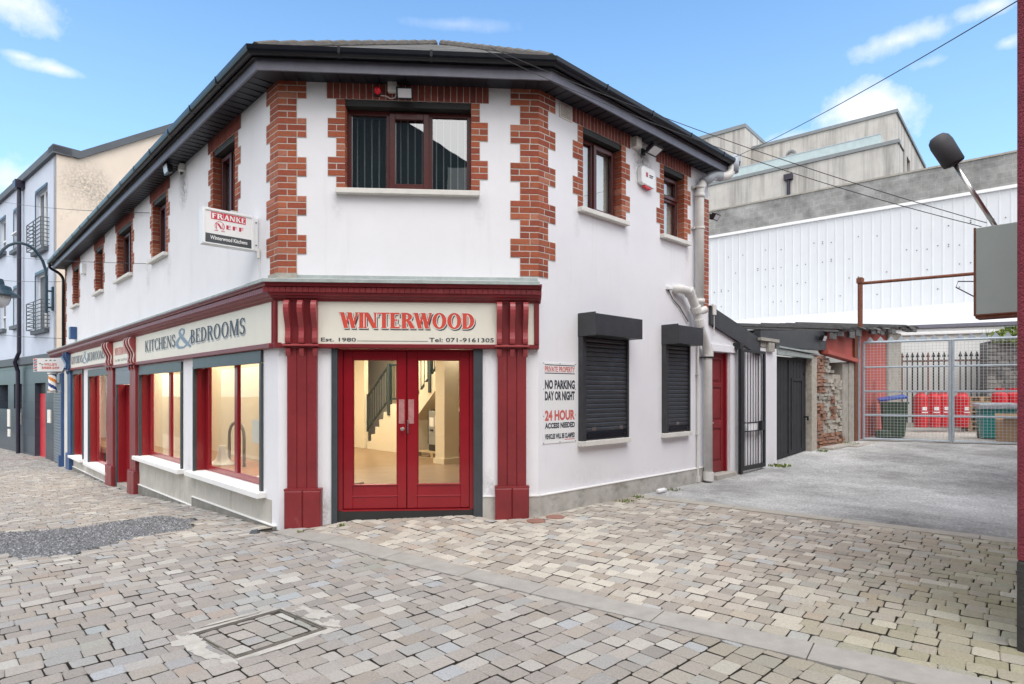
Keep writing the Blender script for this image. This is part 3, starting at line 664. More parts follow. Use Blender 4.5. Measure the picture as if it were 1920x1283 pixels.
def build_manhole():
    rnd = random.Random(21); c = sum(MAN, Vector((0, 0)))/4; zc = ground(c.x, c.y)
    t = thing('manhole_cover', 'rectangular sunken access cover filled with setts in the foreground paving', 'manhole cover', (c.x, c.y, zc))
    fr = MB()
    for i in range(4):
        a, b = MAN[i], MAN[(i+1) % 4]; d = (b-a).normalized(); n = Vector((d.y, -d.x))
        if n.dot(c-a) < 0: n = -n
        for o0, o1, h in ((-.004, .008, .002), (.018, .028, .001)):
            pts = [a+n*o0+d*o0, b+n*o0-d*o0, b+n*o1-d*o1, a+n*o1+d*o1]
            fr.mesh([Vector((p.x, p.y, zc-.03)) for p in pts]+[Vector((p.x, p.y, zc+h)) for p in pts], [(4, 5, 6, 7), (0, 1, 5, 4), (1, 2, 6, 5), (2, 3, 7, 6), (3, 0, 4, 7)])
    fr.build('frame', M['oldiron'], t)
    global SETTS
    SETTS = MB(); e = (MAN[3]-MAN[0]).normalized(); f = (MAN[1]-MAN[0]).normalized(); LU, LV = (MAN[3]-MAN[0]).length, (MAN[1]-MAN[0]).length
    e2 = (MAN[2]-MAN[1]); nrow = 8; v = -.25
    for r in range(nrow):
        v1 = -.25+.132*(r+1); u = -.3-.08*rnd.random()
        while u < LU+.5:
            u1 = u+rnd.choice((.13, .17, .21))
            P = lambda uu, vv: MAN[0]+e*uu+f*vv
            q = [P(u+.005, v+.005), P(u1-.005, v+.005), P(u1-.005, v1-.005), P(u+.005, v1-.005)]
            for i in range(4):
                a, b = MAN[i], MAN[(i+1) % 4]; d = (b-a).normalized(); n = Vector((d.y, -d.x)); n = n if n.dot(c-a) > 0 else -n
                q = clip(q, a+n*.03, n)
                if len(q) < 3: break
            if len(q) >= 3: add_sett(q, rnd, 0, -.003)
            u = u1
        v = v1
    SETTS.build('paving_inlay', M['sett'], t, col=True, recalc=False)
    bd = MB(); gq = [p+(p-c)*(.12/(p-c).length) for p in MAN]; bd.mesh([Vector((p.x, p.y, ground(p.x, p.y)-.004)) for p in gq]+[Vector((p.x, p.y, ground(p.x, p.y)-.004)) for p in MAN], [(k, (k+1) % 4, 4+(k+1) % 4, 4+k) for k in range(4)]); bd.build('bedding', M['cement'], t, recalc=False)
    # rough cement bedding smeared round the frame
    mb = MB(); import mathutils.noise as mn
    for (px, py, rx, ry, sd) in ((-1.47, 4.46, .20, .07, 1), (-1.24, 4.25, .09, .06, 2), (-2.10, 3.93, .15, .08, 3), (-1.93, 3.78, .18, .05, 4), (-1.70, 3.63, .10, .03, 6), (-1.46, 3.87, .26, .020, 7), (-2.0, 4.34, .2, .018, 8)):
        N_ = 46; ring = []; ang = math.radians({1: -30, 2: -50, 3: -35, 4: -40, 6: -35, 7: 48, 8: 48}[sd])
        for k in range(N_):
            a = 2*math.pi*k/N_; cs, sn = math.cos(a), math.sin(a); r = 1+.5*mn.noise(Vector((cs*1.7, sn*1.7, sd*3.1)))+.35*mn.noise(Vector((cs*5, sn*5, sd*1.3)))+.2*mn.noise(Vector((cs*14, sn*14, sd*.7)))
            x, y = rx*r*cs, ry*r*sn; X, Y = px+x*math.cos(ang)-y*math.sin(ang), py+x*math.sin(ang)+y*math.cos(ang)
            ring.append(Vector((X, Y, ground(X, Y)+.0012+sd*.0003)))
        cc = Vector((px, py, ground(px, py)+.0022+sd*.0003))
        mb.mesh(ring+[cc], [(k, (k+1) % N_, N_) for k in range(N_)])
    mb.build('cement_surround', M['cement'], t, recalc=False)
build_manhole()
for i, (x, y) in enumerate(((.29, 7.27), (.53, 7.43))):
    mb = MB(); z = ground(x, y); mb.lathe((x, y, z-.02), [(.115, 0), (.115, .026), (.10, .031), (.095, .027), (.05, .027), (.045, .030), (.005, .030)], 24)
    tag(mb.build('drain_cover', M['cover_red']), ('small round terracotta drain cover touching the foot of the right red pilaster', 'small round terracotta drain cover in the setts, the one farther from the doors')[i], 'drain cover', 'round drain covers beside the right pilaster')
# ================================================================== THE CORNER SHOP
shop = thing('corner_shop_building', 'two storey white rendered corner shop with red brick quoins and red timber shopfront', 'building', (FL.x, FL.y, 0))
BR = [(.36, .10, .045), (.40, .115, .05), (.33, .085, .042), (.43, .14, .065), (.46, .19, .11), (.30, .075, .04), (.38, .105, .05)]
BRL = [(.24, .065, .045), (.27, .075, .05), (.22, .055, .04)]
PITCH = .0785
def rc(pal=BR):
    c = random.choice(pal); k = random.uniform(.82, 1.0); return (c[0]*k*.93, c[1]*k*.82, c[2]*k*.85)
def brick_course(mb, fr, ua, ub, z, w0, w1, flip=False):
    """one course from ua to ub: whole and half bricks by length"""
    L_ = ub-ua
    if L_ > .27: cuts = [ua, ua+(.112 if flip else L_-.112), ub]
    elif L_ > .17 and flip: cuts = [ua, (ua+ub)/2, ub]
    else: cuts = [ua, ub]
    for a, b in zip(cuts, cuts[1:]):
        mb.col = rc(); mb.bbox(fr, a+.0045, b-.0045, w0, w1+random.uniform(-.0015, .0015), z+.005, z+PITCH-.005, .004)
L_UP = [(1.42, 2.32), (4.76, 5.65), (7.31, 8.60), (10.18, 11.05), (13.43, 14.31)]
Z_W0, Z_W1, Z_L = 4.10, 5.12, 5.19
UPPER = [('L', a, b) for a, b in L_UP]+[('F', .79, 2.33), ('R', .858, 1.74), ('R', 2.85, 3.47)]
FRM = {'L': LW, 'F': FW, 'R': RW}
def spot(fr, u, z, ru, rz, amt): p = fr.pt(u, 0, z)-Vector((FL.x, FL.y, 0)); return (tuple(p), (1/ru, 1/ru, 1/rz), amt)
add_spots(M['render'], [spot(RW, 2.26, 5.08, .30, .34, 1.5), spot(LW, 3.78, 5.0, .30, .40, 1.2), spot(FW, .70, 3.95, .10, .35,.25), spot(FW, 2.44, 3.95, .10, .35,.25), spot(RW, .74, 3.9, .10, .35,.25), spot(RW, 1.86, 3.9, .10, .35,.25), spot(RW, 3.55, 3.9, .1, .3, .5), spot(LW, 6.0, 3.85, .2, .4, .5), spot(LW, 4.6, 3.85, .2, .4, .4), spot(RW, 2.4, .40, 2.2, .12, .14), spot(RW, .9, .5, .5, .2, .15), spot(LW, 3.45, .1, .3, .5, .6), spot(FW, .55, .15, .15, .35, .7), spot(FW, 2.56, .45, .15, .25, .5)])
def build_walls():
    FSIDE = [(u0, u1, Z_W0, Z_W1+.07) for k, u0, u1 in UPPER if k == 'F']
    mb = MB(); mb.wall(FW, 0, LEN_F, -1.2, H_S+.03, FSIDE+[(.634, 2.468, .12, 2.165)], .25); mb.build('wall', [M['render'], M['cream_in']], shop)
    LH = [(u0, u1, Z_W0, Z_W1+.07) for k, u0, u1 in UPPER if k == 'L']
    mb = MB(); mb.wall(LW, 0, LEN_L, -1.6, H_S+.03, LH+[(.462, 3.17, .37, 2.14), (3.80, 6.60, .345, 2.11), (7.23, 8.60, -.46, 2.13), (9.40, 11.92, -.23, 2.17), (12.71, 14.30, -.22, 2.27)], .25)
    mb.build('wall', [M['render'], M['cream_in']], shop)
    mb = MB(); mb.wall(RW, 0, LEN_R, -1.2, H_S+.03, [(u0, u1, Z_W0, Z_W1+.07) for k, u0, u1 in UPPER if k == 'R'], .25); mb.build('wall', [M['render'], M['cream_in']], shop)
    bk = Frame(ER, dL, -nL); mb = MB(); mb.m = 0; mb.fbox(bk, 0, (EL2-ER).length, -.25, 0, -1.2, H_S+.03)
    ed = Frame(EL, (EL2-EL).normalized(), dL); mb.fbox(ed, .02, (EL2-EL).length-.02, -.25, 0, -1.6, H_S+.03); mb.build('wall', [M['render']], shop)
    # plinths
    mb = MB(); mb.fbox(RW, -.0, LEN_R, .002, .028, -.6, .325); mb.fbox(FW, 2.468, LEN_F+.025, .002, .028, -.6, .325); mb.build('plinth', M['plinth'], shop)
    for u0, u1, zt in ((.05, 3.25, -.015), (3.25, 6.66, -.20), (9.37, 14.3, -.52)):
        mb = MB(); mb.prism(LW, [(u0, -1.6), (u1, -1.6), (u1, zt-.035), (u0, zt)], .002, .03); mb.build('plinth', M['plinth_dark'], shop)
    mb = MB(); mb.fbox(RW, -.0, LEN_R, .0, .036, .326, .340); mb.fbox(FW, 2.468, LEN_F+.03, .0, .036, .326, .340); mb.build('plinth_capping', M['plinth_top'], shop)
    for u0, u1, zt in ((.05, 3.25, -.015), (3.25, 6.66, -.20), (9.37, 14.3, -.52)):
        mb = MB(); mb.prism(LW, [(u0, zt+.001), (u1, zt-.034), (u1, zt-.020), (u0, zt+.014)], .0, .036); mb.build('plinth_capping', M['plinth_top'], shop)
    for u0, u1, zt in ((.19, 3.45, .29), (3.45, 6.66, .27), (9.37, 14.3, -.30)):
        mb = MB(); mb.fbox(LW, u0, u1-.002, .001, .006, -1.5, zt); mb.build('dado', M['dado'], shop)
    # quoins: six courses to a period, three wide then three narrow
    def quoin(fa, sa, wa, na, fb, sb, wb, nb, n=30):
        mb = MB()
        for k in range(n):
            z = H_S-(k+1)*PITCH+.012; wide = (k//3) % 2 == 0; fl = k % 2 == 0
            mb.m = 0
            for fr, sgn, ww, nn, f2 in ((fa, sa, wa, na, fl), (fb, sb, wb, nb, not fl)):
                e = .008; L_ = ww if wide else nn
                if sgn > 0: brick_course(mb, fr, -e, L_, z, .001, .010, f2)
                else: brick_course(mb, fr, -L_, e, z, .001, .010, not f2) if fr is LT else brick_course(mb, fr, LEN_F-L_, LEN_F+e, z, .001, .010, not f2)
                mb.m = 1; mb.col = (1, 1, 1)
                if sgn > 0: mb.fbox(fr, 0, L_, -.01, .0065, z, z+PITCH)
                elif fr is LT: mb.fbox(fr, -L_, 0, -.01, .0065, z, z+PITCH)
                else: mb.fbox(fr, LEN_F-L_, LEN_F, -.01, .0065, z, z+PITCH)
                mb.m = 0
        return mb.build('quoin', [M['brick'], M['mortar']], shop, col=True)
    quoin(LT, -1, .345, .235, FW, 1, .335, .221)
    quoin(FW, -1, .352, .232, RW, 1, .313, .175)
    mb = MB()
    for k in range(24):
        z = 4.95-(k+1)*PITCH; mb.m = 0; brick_course(mb, RW, 4.10, 4.285, z, .001, .010, k % 2 == 0); mb.m = 1; mb.col = (1, 1, 1); mb.fbox(RW, 4.10, 4.28, -.01, .0065, z, z+PITCH)
    mb.build('quoin', [M['brick'], M['mortar']], shop, col=True)
    mb = MB()
    for k in range(30):
        z = H_S-(k+1)*PITCH; mb.m = 0; L_ = .30 if (k//3) % 2 == 0 else .19; brick_course(mb, LW, LEN_L-L_, LEN_L+.005, z, .001, .010, k % 2 == 0); mb.m = 1; mb.col = (1, 1, 1); mb.fbox(LW, LEN_L-L_, LEN_L, -.01, .0065, z, z+PITCH)
    mb.build('quoin', [M['brick'], M['mortar']], shop, col=True)
build_walls()
def build_upper_windows():
    for k, u0, u1 in UPPER:
        fr = FRM[k]; mb = MB()
        # toothed brick jambs and soldier-course lintel
        n = int(round((Z_L-Z_W0)/PITCH))
        for s in (0, 1):
            for i in range(n):
                z = Z_L-(i+1)*PITCH; wide = (i//3) % 2 == 1; L_ = .205 if wide else .105
                a, b = (u0-L_, u0+.0105) if s == 0 else (u1-.0105, u1+L_)
                mb.m = 0; brick_course(mb, fr, a, b, z, -.118, .010, wide and i % 2 == 0); mb.m = 1; mb.col = (1, 1, 1)
                mb.fbox(fr, a+.001 if s == 0 else u1-.0012, u0+.0012 if s == 0 else b-.001, -.118, .0065, z, z+PITCH)
        a = u0-.215; m = int(round((u1-u0+.43)/.078))
        for i in range(m):
            w_ = (u1-u0+.43)/m; mb.m = 0; mb.col = rc(BRL); mb.bbox(fr, a+i*w_+.0045, a+(i+1)*w_-.0045, .001, .011, Z_L+.002, H_S+.012, .004)
        mb.m = 1; mb.col = (1, 1, 1); mb.fbox(fr, a, a+m*w_, -.01, .0065, Z_L, H_S+.012)
        mb.build('brick_surround', [M['brick'], M['mortar']], shop, col=True)
        win = MB(); w0, w1 = -.19, -.125; fz0, fz1 = Z_W0+.002, Z_W1-.005
        F_ = .055
        def rect(mb_, a, b, c, d, th, wa=w0, wb=w1): # mitred-looking frame of four bars
            mb_.bbox(fr, a, a+th, wa, wb, c, d); mb_.bbox(fr, b-th, b, wa, wb, c, d); mb_.bbox(fr, a+th, b-th, wa, wb, c, c+th); mb_.bbox(fr, a+th, b-th, wa, wb, d-th, d)
        rect(win, u0+.004, u1-.004, fz0, fz1, F_); panes = []; W_ = u1-u0
        if k == 'F':
            c1, c2 = u0+W_*.333, u0+W_*.665
            for c in (c1, c2): win.bbox(fr, c-.03, c+.03, w0, w1, fz0+F_, fz1-F_)
            rect(win, c1+.012, c2-.012, fz0+.035, fz1-.035, .07, w1-.02, w1+.028)
            panes = [(u0+F_, c1-.03, fz0+F_, fz1-F_), (c1+.08, c2-.08, fz0+.105, fz1-.105), (c2+.03, u1-F_, fz0+F_, fz1-F_)]
        elif k == 'R' and W_ < .7:
            zt = fz0+(fz1-fz0)*.62; win.bbox(fr, u0+F_, u1-F_, w0, w1, zt-.03, zt+.03); rect(win, u0+.03, u1-.03, zt+.015, fz1-.03, .055, w1-.02, w1+.025)
            panes = [(u0+F_, u1-F_, fz0+F_, zt-.03), (u0+.085, u1-.085, zt+.07, fz1-.085)]
        else:
            c = u0+W_*(.42 if k == 'R' else .5); win.bbox(fr, c-.03, c+.03, w0, w1, fz0+F_, fz1-F_)
            rect(win, c+.005, u1-.03, fz0+.03, fz1-.03, .06, w1-.02, w1+.026)
            panes = [(u0+F_, c-.03, fz0+F_, fz1-F_), (c+.065, u1-.09, fz0+.09, fz1-.09)]
        wo = win.build('window', M['frame'], shop)
        gm = MB()
        for p in panes: gm.fbox(fr, p[0], p[1], -.165, -.157, p[2], p[3])
        gm.build('pane', M['bigglass'] if k == 'F' else M['glass'], wo)
        bm_ = MB(); p0 = u0+.03
        if k == 'F':
            while p0 < u1-.05: bm_.prism(fr, [(p0, fz0+.04), (p0+.080, fz0+.04), (p0+.080, fz1-.05), (p0, fz1-.05)], -.26-.0, -.255); p0 += .0895
            bm_.build('blind', M['blind'], wo)
            be = MB(); p0 = u0+.03+.0805
            while p0 < u1-.05: be.fbox(fr, p0-.002, p0+.010, -.205, -.202, fz0+.05, fz1-.06); p0 += .0895
            be.build('blind_edge', M['blindw'], wo)
            b2 = MB(); b2.fbox(fr, u0-.2, u1+.2, -.36, -.34, fz0-.2, fz1+.2); b2.build('pale_curtain', M['blindw'], wo)
        else:
            bm_.fbox(fr, u0+.01, u1-.01, -.225, -.215, fz0, fz1); bm_.build('blind', M['blindw'], wo)
        sl_ = MB(); sl_.prism(fr, [(u0-.10, Z_W0-.075), (u1+.10, Z_W0-.075), (u1+.10, Z_W0-.012), (u0-.10, Z_W0-.012)], -.02, .085); sl_.fbox(fr, u0, u1, -.2, -.02, Z_W0-.06, Z_W0-.001)
        sl_.build('sill', M['sill'], wo, bevel=.006)
        dk = MB(); dk.fbox(fr, u0+.001, u1-.001, -.2, -.012, Z_W1-.004, Z_L+.02); dk.build('lintel', M['dark'], wo)
build_upper_windows()
def build_roof():
    p2 = offset_path(PATH, 0); ext = [EL, FL, FRp, ER+dR*.12]
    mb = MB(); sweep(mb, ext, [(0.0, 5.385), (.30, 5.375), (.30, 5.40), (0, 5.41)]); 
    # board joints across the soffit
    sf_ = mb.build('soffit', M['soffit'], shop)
    for fr, n0, n1 in ((LW, .1, LEN_L), (FW, .1, LEN_F), (RW, .1, LEN_R)):
        mb = MB(); u = n0
        while u < n1: mb.fbox(fr, u, u+.008, .02, .295, 5.372, 5.384); u += .16
        mb.build('soffit_joint', M['black'], sf_)
    mb = MB(); sweep(mb, ext, [(.301, 5.345), (.325, 5.345), (.325, 5.565), (.301, 5.565)]); mb.build('fascia_board', M['fascia'], shop)
    # half-round gutter with a rolled lip
    prof = [(.330, 5.565)]+[(.395+.064*math.cos(math.radians(a)), 5.545+.075*math.sin(math.radians(a))) for a in range(180, 361, 20)]+[(.462, 5.566), (.452, 5.570), (.448, 5.556)]+[(.395+.056*math.cos(math.radians(a)), 5.548+.066*math.sin(math.radians(a))) for a in range(350, 189, -20)]
    mb = MB(); sweep(mb, [EL, FL, FRp, ER+dR*.25], prof)
    for fr, L_ in ((LW, LEN_L), (FW, LEN_F), (RW, LEN_R)):
        u = .8
        while u < L_-.3: mb.wprism(fr, [(.329, 5.57), (.328, 5.50), (.395, 5.462), (.464, 5.50), (.466, 5.572), (.461, 5.572), (.459, 5.503), (.395, 5.469), (.334, 5.505), (.334, 5.57)], u, u+.03); u += 1.05
    mb.build('gutter', M['black'], shop, smooth=False)
    # hipped slate roof, every face at the same pitch: faces are the nearest-edge cells of the plan
    back = [EL, FL, FRp, ER, EL2]; fp = []
    cen = Vector((0, 0))
    P = offset_path(PATH, .37); P[0] = P[0]+dL*.1; P[3] = P[3]+dR*.2
    poly = [P[0], P[1], P[2], P[3], EL2+dL*.1+(EL2-EL).normalized()*.3]
    poly = [Vector(p) for p in poly]; n = len(poly); SL = .60
    edges = []
    for i in range(n):
        a, b = poly[i], poly[(i+1) % n]; d = (b-a).normalized(); nin = Vector((-d.y, d.x)); edges.append((a, nin))
    mb = MB()
    for i in range(n):
        cell = list(poly)
        for j in range(n):
            if j == i: continue
            ai, ni = edges[i]; aj, nj = edges[j]
            # keep where dist_i <= dist_j
            g = nj-ni
            if g.length < 1e-6: continue
            c0 = (nj.dot(aj)-ni.dot(ai)); P0 = g*(c0/g.length_squared); cell = clip(cell, P0, g.normalized())
            if len(cell) < 3: break
        if len(cell) >= 3:
            up = [Vector((p.x, p.y, 5.575+SL*(p-edges[i][0]).dot(edges[i][1]))) for p in cell]
            mb.face(up); mb.face([p-Vector((0, 0, .12)) for p in reversed(up)])
    roof = mb.build('roof', M['slate'], shop, recalc=False, uv=True)
    # ridge tiles up the two hips
    rt = MB(); h = poly
    for i in (1, 2):
        a = poly[i]; d = ((poly[i-1]-a).normalized()+(poly[(i+1) % n]-a).normalized()).normalized(); rise = SL*abs(d.dot(edges[i][1]))
        k = 0; s = .05
        while s < 4.3:
            p = a+d*s; q = a+d*(s+.34); z0, z1 = 5.57+rise*s, 5.57+rise*(s+.34)+.010
            rt.tube([(p.x, p.y, z0), (q.x, q.y, z1)], [.062, .070], 8); s += .33
    rt.build('ridge_tile', M['ridge'], roof)
    # upper floor and flat lid keep the daylight out of the rooms
    mb = MB(); ins = [EL+(FL-EL).normalized()*.26-nL*.26, FL+(ER-FL).normalized()*.3, FRp-nF*.3-dF*.05+dR*.1, ER-dR*.3, EL2-(EL2-EL).normalized()*.3-dL*.3]
    mb.mesh([Vector((p.x, p.y, z)) for z in (2.86, 2.98) for p in ins], [(4, 3, 2, 1, 0), (5, 6, 7, 8, 9)]); mb.build('ceiling', M['white_in'], shop)
build_roof()
# ---------------------------------------------------------------- timber shopfront
def build_shopfront():
    XL = FL+dL*17.9; pth = [XL, FL, FRp+dF*.02]
    # cornice: stepped mouldings, mitred at the corner
    mb = MB(); sweep(mb, pth, [(0, 2.715), (.075, 2.715), (.082, 2.735), (.115, 2.745), (.125, 2.765), (.150, 2.775), (.158, 2.800), (.168, 2.802), (.168, 2.872), (.196, 2.876), (.202, 2.90), (.225, 2.905), (.225, 2.925), (0, 2.945)])
    co = mb.build('cornice', M['cornice'], shop)
    for fr, a, b in ((FW, -.13, LEN_F+.01), (LW, -.02, 17.85)):
        mb = MB(); u = a
        while u < b-.05: mb.bbox(fr, u+.002, u+.064, .166, .176, 2.806, 2.868, .003); u += .0665
        mb.build('dentil_course', M['dullred'], co)
    mb = MB(); sweep(mb, [FL+dL*.4, FL, FRp-dF*.01], [(-.0, 3.04), (.012, 3.04), (.015, 3.0), (.22, 2.957), (.236, 2.952), (.236, 2.915), (.228, 2.915), (.228, 2.927), (0, 2.947)]); mb.build('lead_flashing', M['lead'], shop)
    mb = MB(); sweep(mb, [XL, FL+dL*.41], [(0, 2.985), (.015, 2.985), (.232, 2.948), (.232, 2.920), (.228, 2.920), (.228, 2.927), (0, 2.947)]); mb.build('lead_flashing', M['lead'], shop)
    mb = MB(); mb.fbox(FW, -.02, .225, .001, .03, 2.985, 3.06); mb.fbox(LT, -.24, .02, .001, .03, 2.985, 3.06); mb.build('quoin_base', M['oldconc'], shop)
    # sign boards
    mb = MB(); mb.fbox(FW, -.052, LEN_F-.02, .002, .06, 2.205, 2.716); fb = mb.build('fascia_sign', M['cream'], shop)
    mb = MB(); mb.fbox(LW, -.052, 6.72, .002, .062, 2.215, 2.716); lb = mb.build('fascia_sign', M['cream'], shop)
    mb = MB(); mb.fbox(LW, 7.12, 8.80, .002, .062, 2.215, 2.716); mbd = mb.build('fascia_sign', M['cream'], shop)
    mb = MB(); mb.fbox(LW, 9.33, 14.35, .002, .062, 2.30, 2.716); rb = mb.build('fascia_sign', M['cream'], shop)
    # rails and corner stiles round the boards
    mb = MB(); mb.bbox(FW, -.09, LEN_F+.0, .0, .085, 2.150, 2.204, .008); mb.bbox(LW, -.09, 6.70, .0, .085, 2.152, 2.214, .008); mb.bbox(LW, 7.15, 8.80, .0, .085, 2.152, 2.214, .008); mb.bbox(LW, 9.35, 14.35, .0, .085, 2.235, 2.299, .008)
    mb.bbox(FW, LEN_F-.06, LEN_F-.0, .0, .09, 2.205, 2.716, .006)
    mb.bbox(FW, -.062, .012, .055, .078, 2.206, 2.716, .006); mb.bbox(LW, -.066, .016, .055, .078, 2.206, 2.716, .006)
    mb.build('fascia_frame', M['darkred'], shop)
    mb = MB(); serif(mb, FW, 'WINTERWOOD', .742, 2.375, 2.395, 2.585, .0635, T=.27, t=.10, dx=.014, dz=-.016, gap=.0, grow=.004)
    o = mb.build('lettering', M['ink'], fb, recalc=False)
    mb = MB(); serif(mb, FW, 'WINTERWOOD', .742, 2.375, 2.395, 2.585, .065, T=.27, t=.10, grow=.008, gap=.0); mb.build('lettering', M['paleink'], fb, recalc=False)
    mb = MB(); serif(mb, FW, 'WINTERWOOD', .742, 2.375, 2.395, 2.585, .067, T=.27, t=.10, gap=.0); mb.build('lettering', M['redink'], fb, recalc=False)
    mb = MB(); mb.text(FW, 'Est. 1980', .521, .935, 2.232, 2.278, .0635, bold=.012); mb.text(FW, 'Tel: 071-9161305', 1.815, 2.604, 2.232, 2.284, .0635, bold=.012)
    mb.fbox(FW, .95, 1.80, .06, .0625, 2.238, 2.243); mb.build('lettering', M['ink'], fb, recalc=False)
    for board, u0, z0, z1, off in ((lb, 0, 2.385, 2.588, 0), (rb, 8.55, 2.42, 2.612, 0)):
        a, b, c, d = (-5.96, -3.99, -3.18, -.88) if board is lb else (-14.2, -12.45, -11.75, -9.65)
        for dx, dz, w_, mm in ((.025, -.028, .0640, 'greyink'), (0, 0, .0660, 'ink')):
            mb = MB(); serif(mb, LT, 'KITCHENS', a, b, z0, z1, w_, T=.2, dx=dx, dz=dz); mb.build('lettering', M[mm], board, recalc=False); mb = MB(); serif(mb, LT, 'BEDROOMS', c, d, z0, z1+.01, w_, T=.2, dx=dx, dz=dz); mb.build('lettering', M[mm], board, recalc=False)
        mb = MB(); serif(mb, LT, '&', b-.02, c+.08, z0-.05, z1+.075, .0655, gap=0); mb.build('lettering', M['blueink'], board, recalc=False)
    mb = MB(); serif(mb, LT, 'WINTERWOOD', -8.55, -7.35, 2.42, 2.58, .066, T=.2); mb.build('lettering', M['redink'], mbd, recalc=False)
    mb = MB(); mb.text(LT, 'Est. 1980', -8.5, -8.1, 2.28, 2.33, .0635); mb.text(LT, 'Tel: 071-9161305', -8.0, -7.3, 2.28, 2.33, .0635); mb.build('lettering', M['ink'], mbd, recalc=False)
    # pilasters with scrolled consoles
    def scroll_profile(o=0):
        ou = [(2.715, .150), (2.69, .172), (2.66, .185), (2.62, .190), (2.57, .182), (2.52, .163), (2.47, .138), (2.43, .118), (2.39, .102), (2.35, .098), (2.31, .104), (2.27, .112), (2.23, .110), (2.205, .100)]
        return ou
    def pilaster(fr, u0, u1, b0, b1, zbase, zt, matp, matb, dz=0, base_z=-.25, w=.07):
        mb = MB(); n = 3; wd = (u1-u0)/n
        for i in range(n): mb.bbox(fr, u0+wd*i+.0015, u0+wd*(i+1)-.0015, .002, w, zbase, zt, .006)
        for i in range(2): mb.fbox(fr, u0+wd*.5+wd*i*2-.004, u0+wd*.5+wd*i*2+.004, .01, w+.001, zbase+.2, zt-.25)
        pil = mb.build('pilaster', matp, shop)
        mb = MB(); mid = (b0+b1)/2
        mb.bbox(fr, b0, mid-.0015, .002, .112, base_z, zbase-.012, .012); mb.bbox(fr, mid+.0015, b1, .002, .112, base_z, zbase-.012, .012); mb.fbox(fr, b0-.004, b1+.004, .002, .105, zbase-.012, zbase+.012)
        mb.build('pilaster_base', matp, pil)
        mb = MB(); e = .02
        mb.fbox(fr, u0-.005, u1+.005, .002, .068, 2.206+dz, 2.716)
        mb.build('console_back', M['darkred'] if matb is not M['bluetrim'] else matb, pil)
        W3 = .062
        pr = [(z+dz if z < 2.7 else z, o) for z, o in scroll_profile()]
        for i in range(3):
            c = u0-.012+(u1-u0-.045+.012)*i/2; mb = MB()
            for k in range(len(pr)-1):
                (za, wa), (zb, wb) = pr[k], pr[k+1]
                mb.wprism(fr, [(.066, zb), (.066, za), (wa, za), (wb, zb)], c, c+W3)
            scm = mb; mb = MB()
            for (za, wa), (zb, wb) in (((2.15+dz, .098), (2.11+dz, .098)), ((2.11+dz, .098), (2.075+dz, .086)), ((2.075+dz, .086), (2.05+dz, .073))):
                mb.wprism(fr, [(w-.002, zb), (w-.002, za), (wa, za), (wb, zb)], c+.004, c+W3-.004)
            mb.build('console_drop', matb, pil); sc_ = scm.build('console_scroll', matb, pil)
            if fr is LW and matb is not M['bluetrim']:  # pale strips stand in for the highlight along the scroll's front edge
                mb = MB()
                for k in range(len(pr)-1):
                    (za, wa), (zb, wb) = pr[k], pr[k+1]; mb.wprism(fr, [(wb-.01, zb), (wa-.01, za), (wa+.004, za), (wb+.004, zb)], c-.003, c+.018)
                mb.build('edge_highlight', M['paleedge'], sc_)
        mb = MB(); mb.bbox(fr, u0-.035, u1+.035, .05, .135, 2.168+dz, 2.192+dz, .006); mb.build('console_shelf', matb, pil)
        return pil
    pilaster(FW, .120, .470, .098, .525, .45, 2.152, M['dullred'], M['console'])
    pilaster(FW, 2.650, 3.005, 2.620, 3.035, .455, 2.152, M['dullred'], M['console'])
    pilaster(LW, 6.70, 7.17, 6.66, 7.20, .02, 2.152, M['dullred'], M['console'], base_z=-1.0)
    pilaster(LW, 8.76, 9.33, 8.72, 9.37, -.06, 2.18, M['dullred'], M['console'], .04, -1.1)
    pilaster(LW, 14.36, 14.90, 14.32, 14.95, -.2, 2.24, M['bluetrim'], M['bluetrim'], .08, -1.2)
build_shopfront()
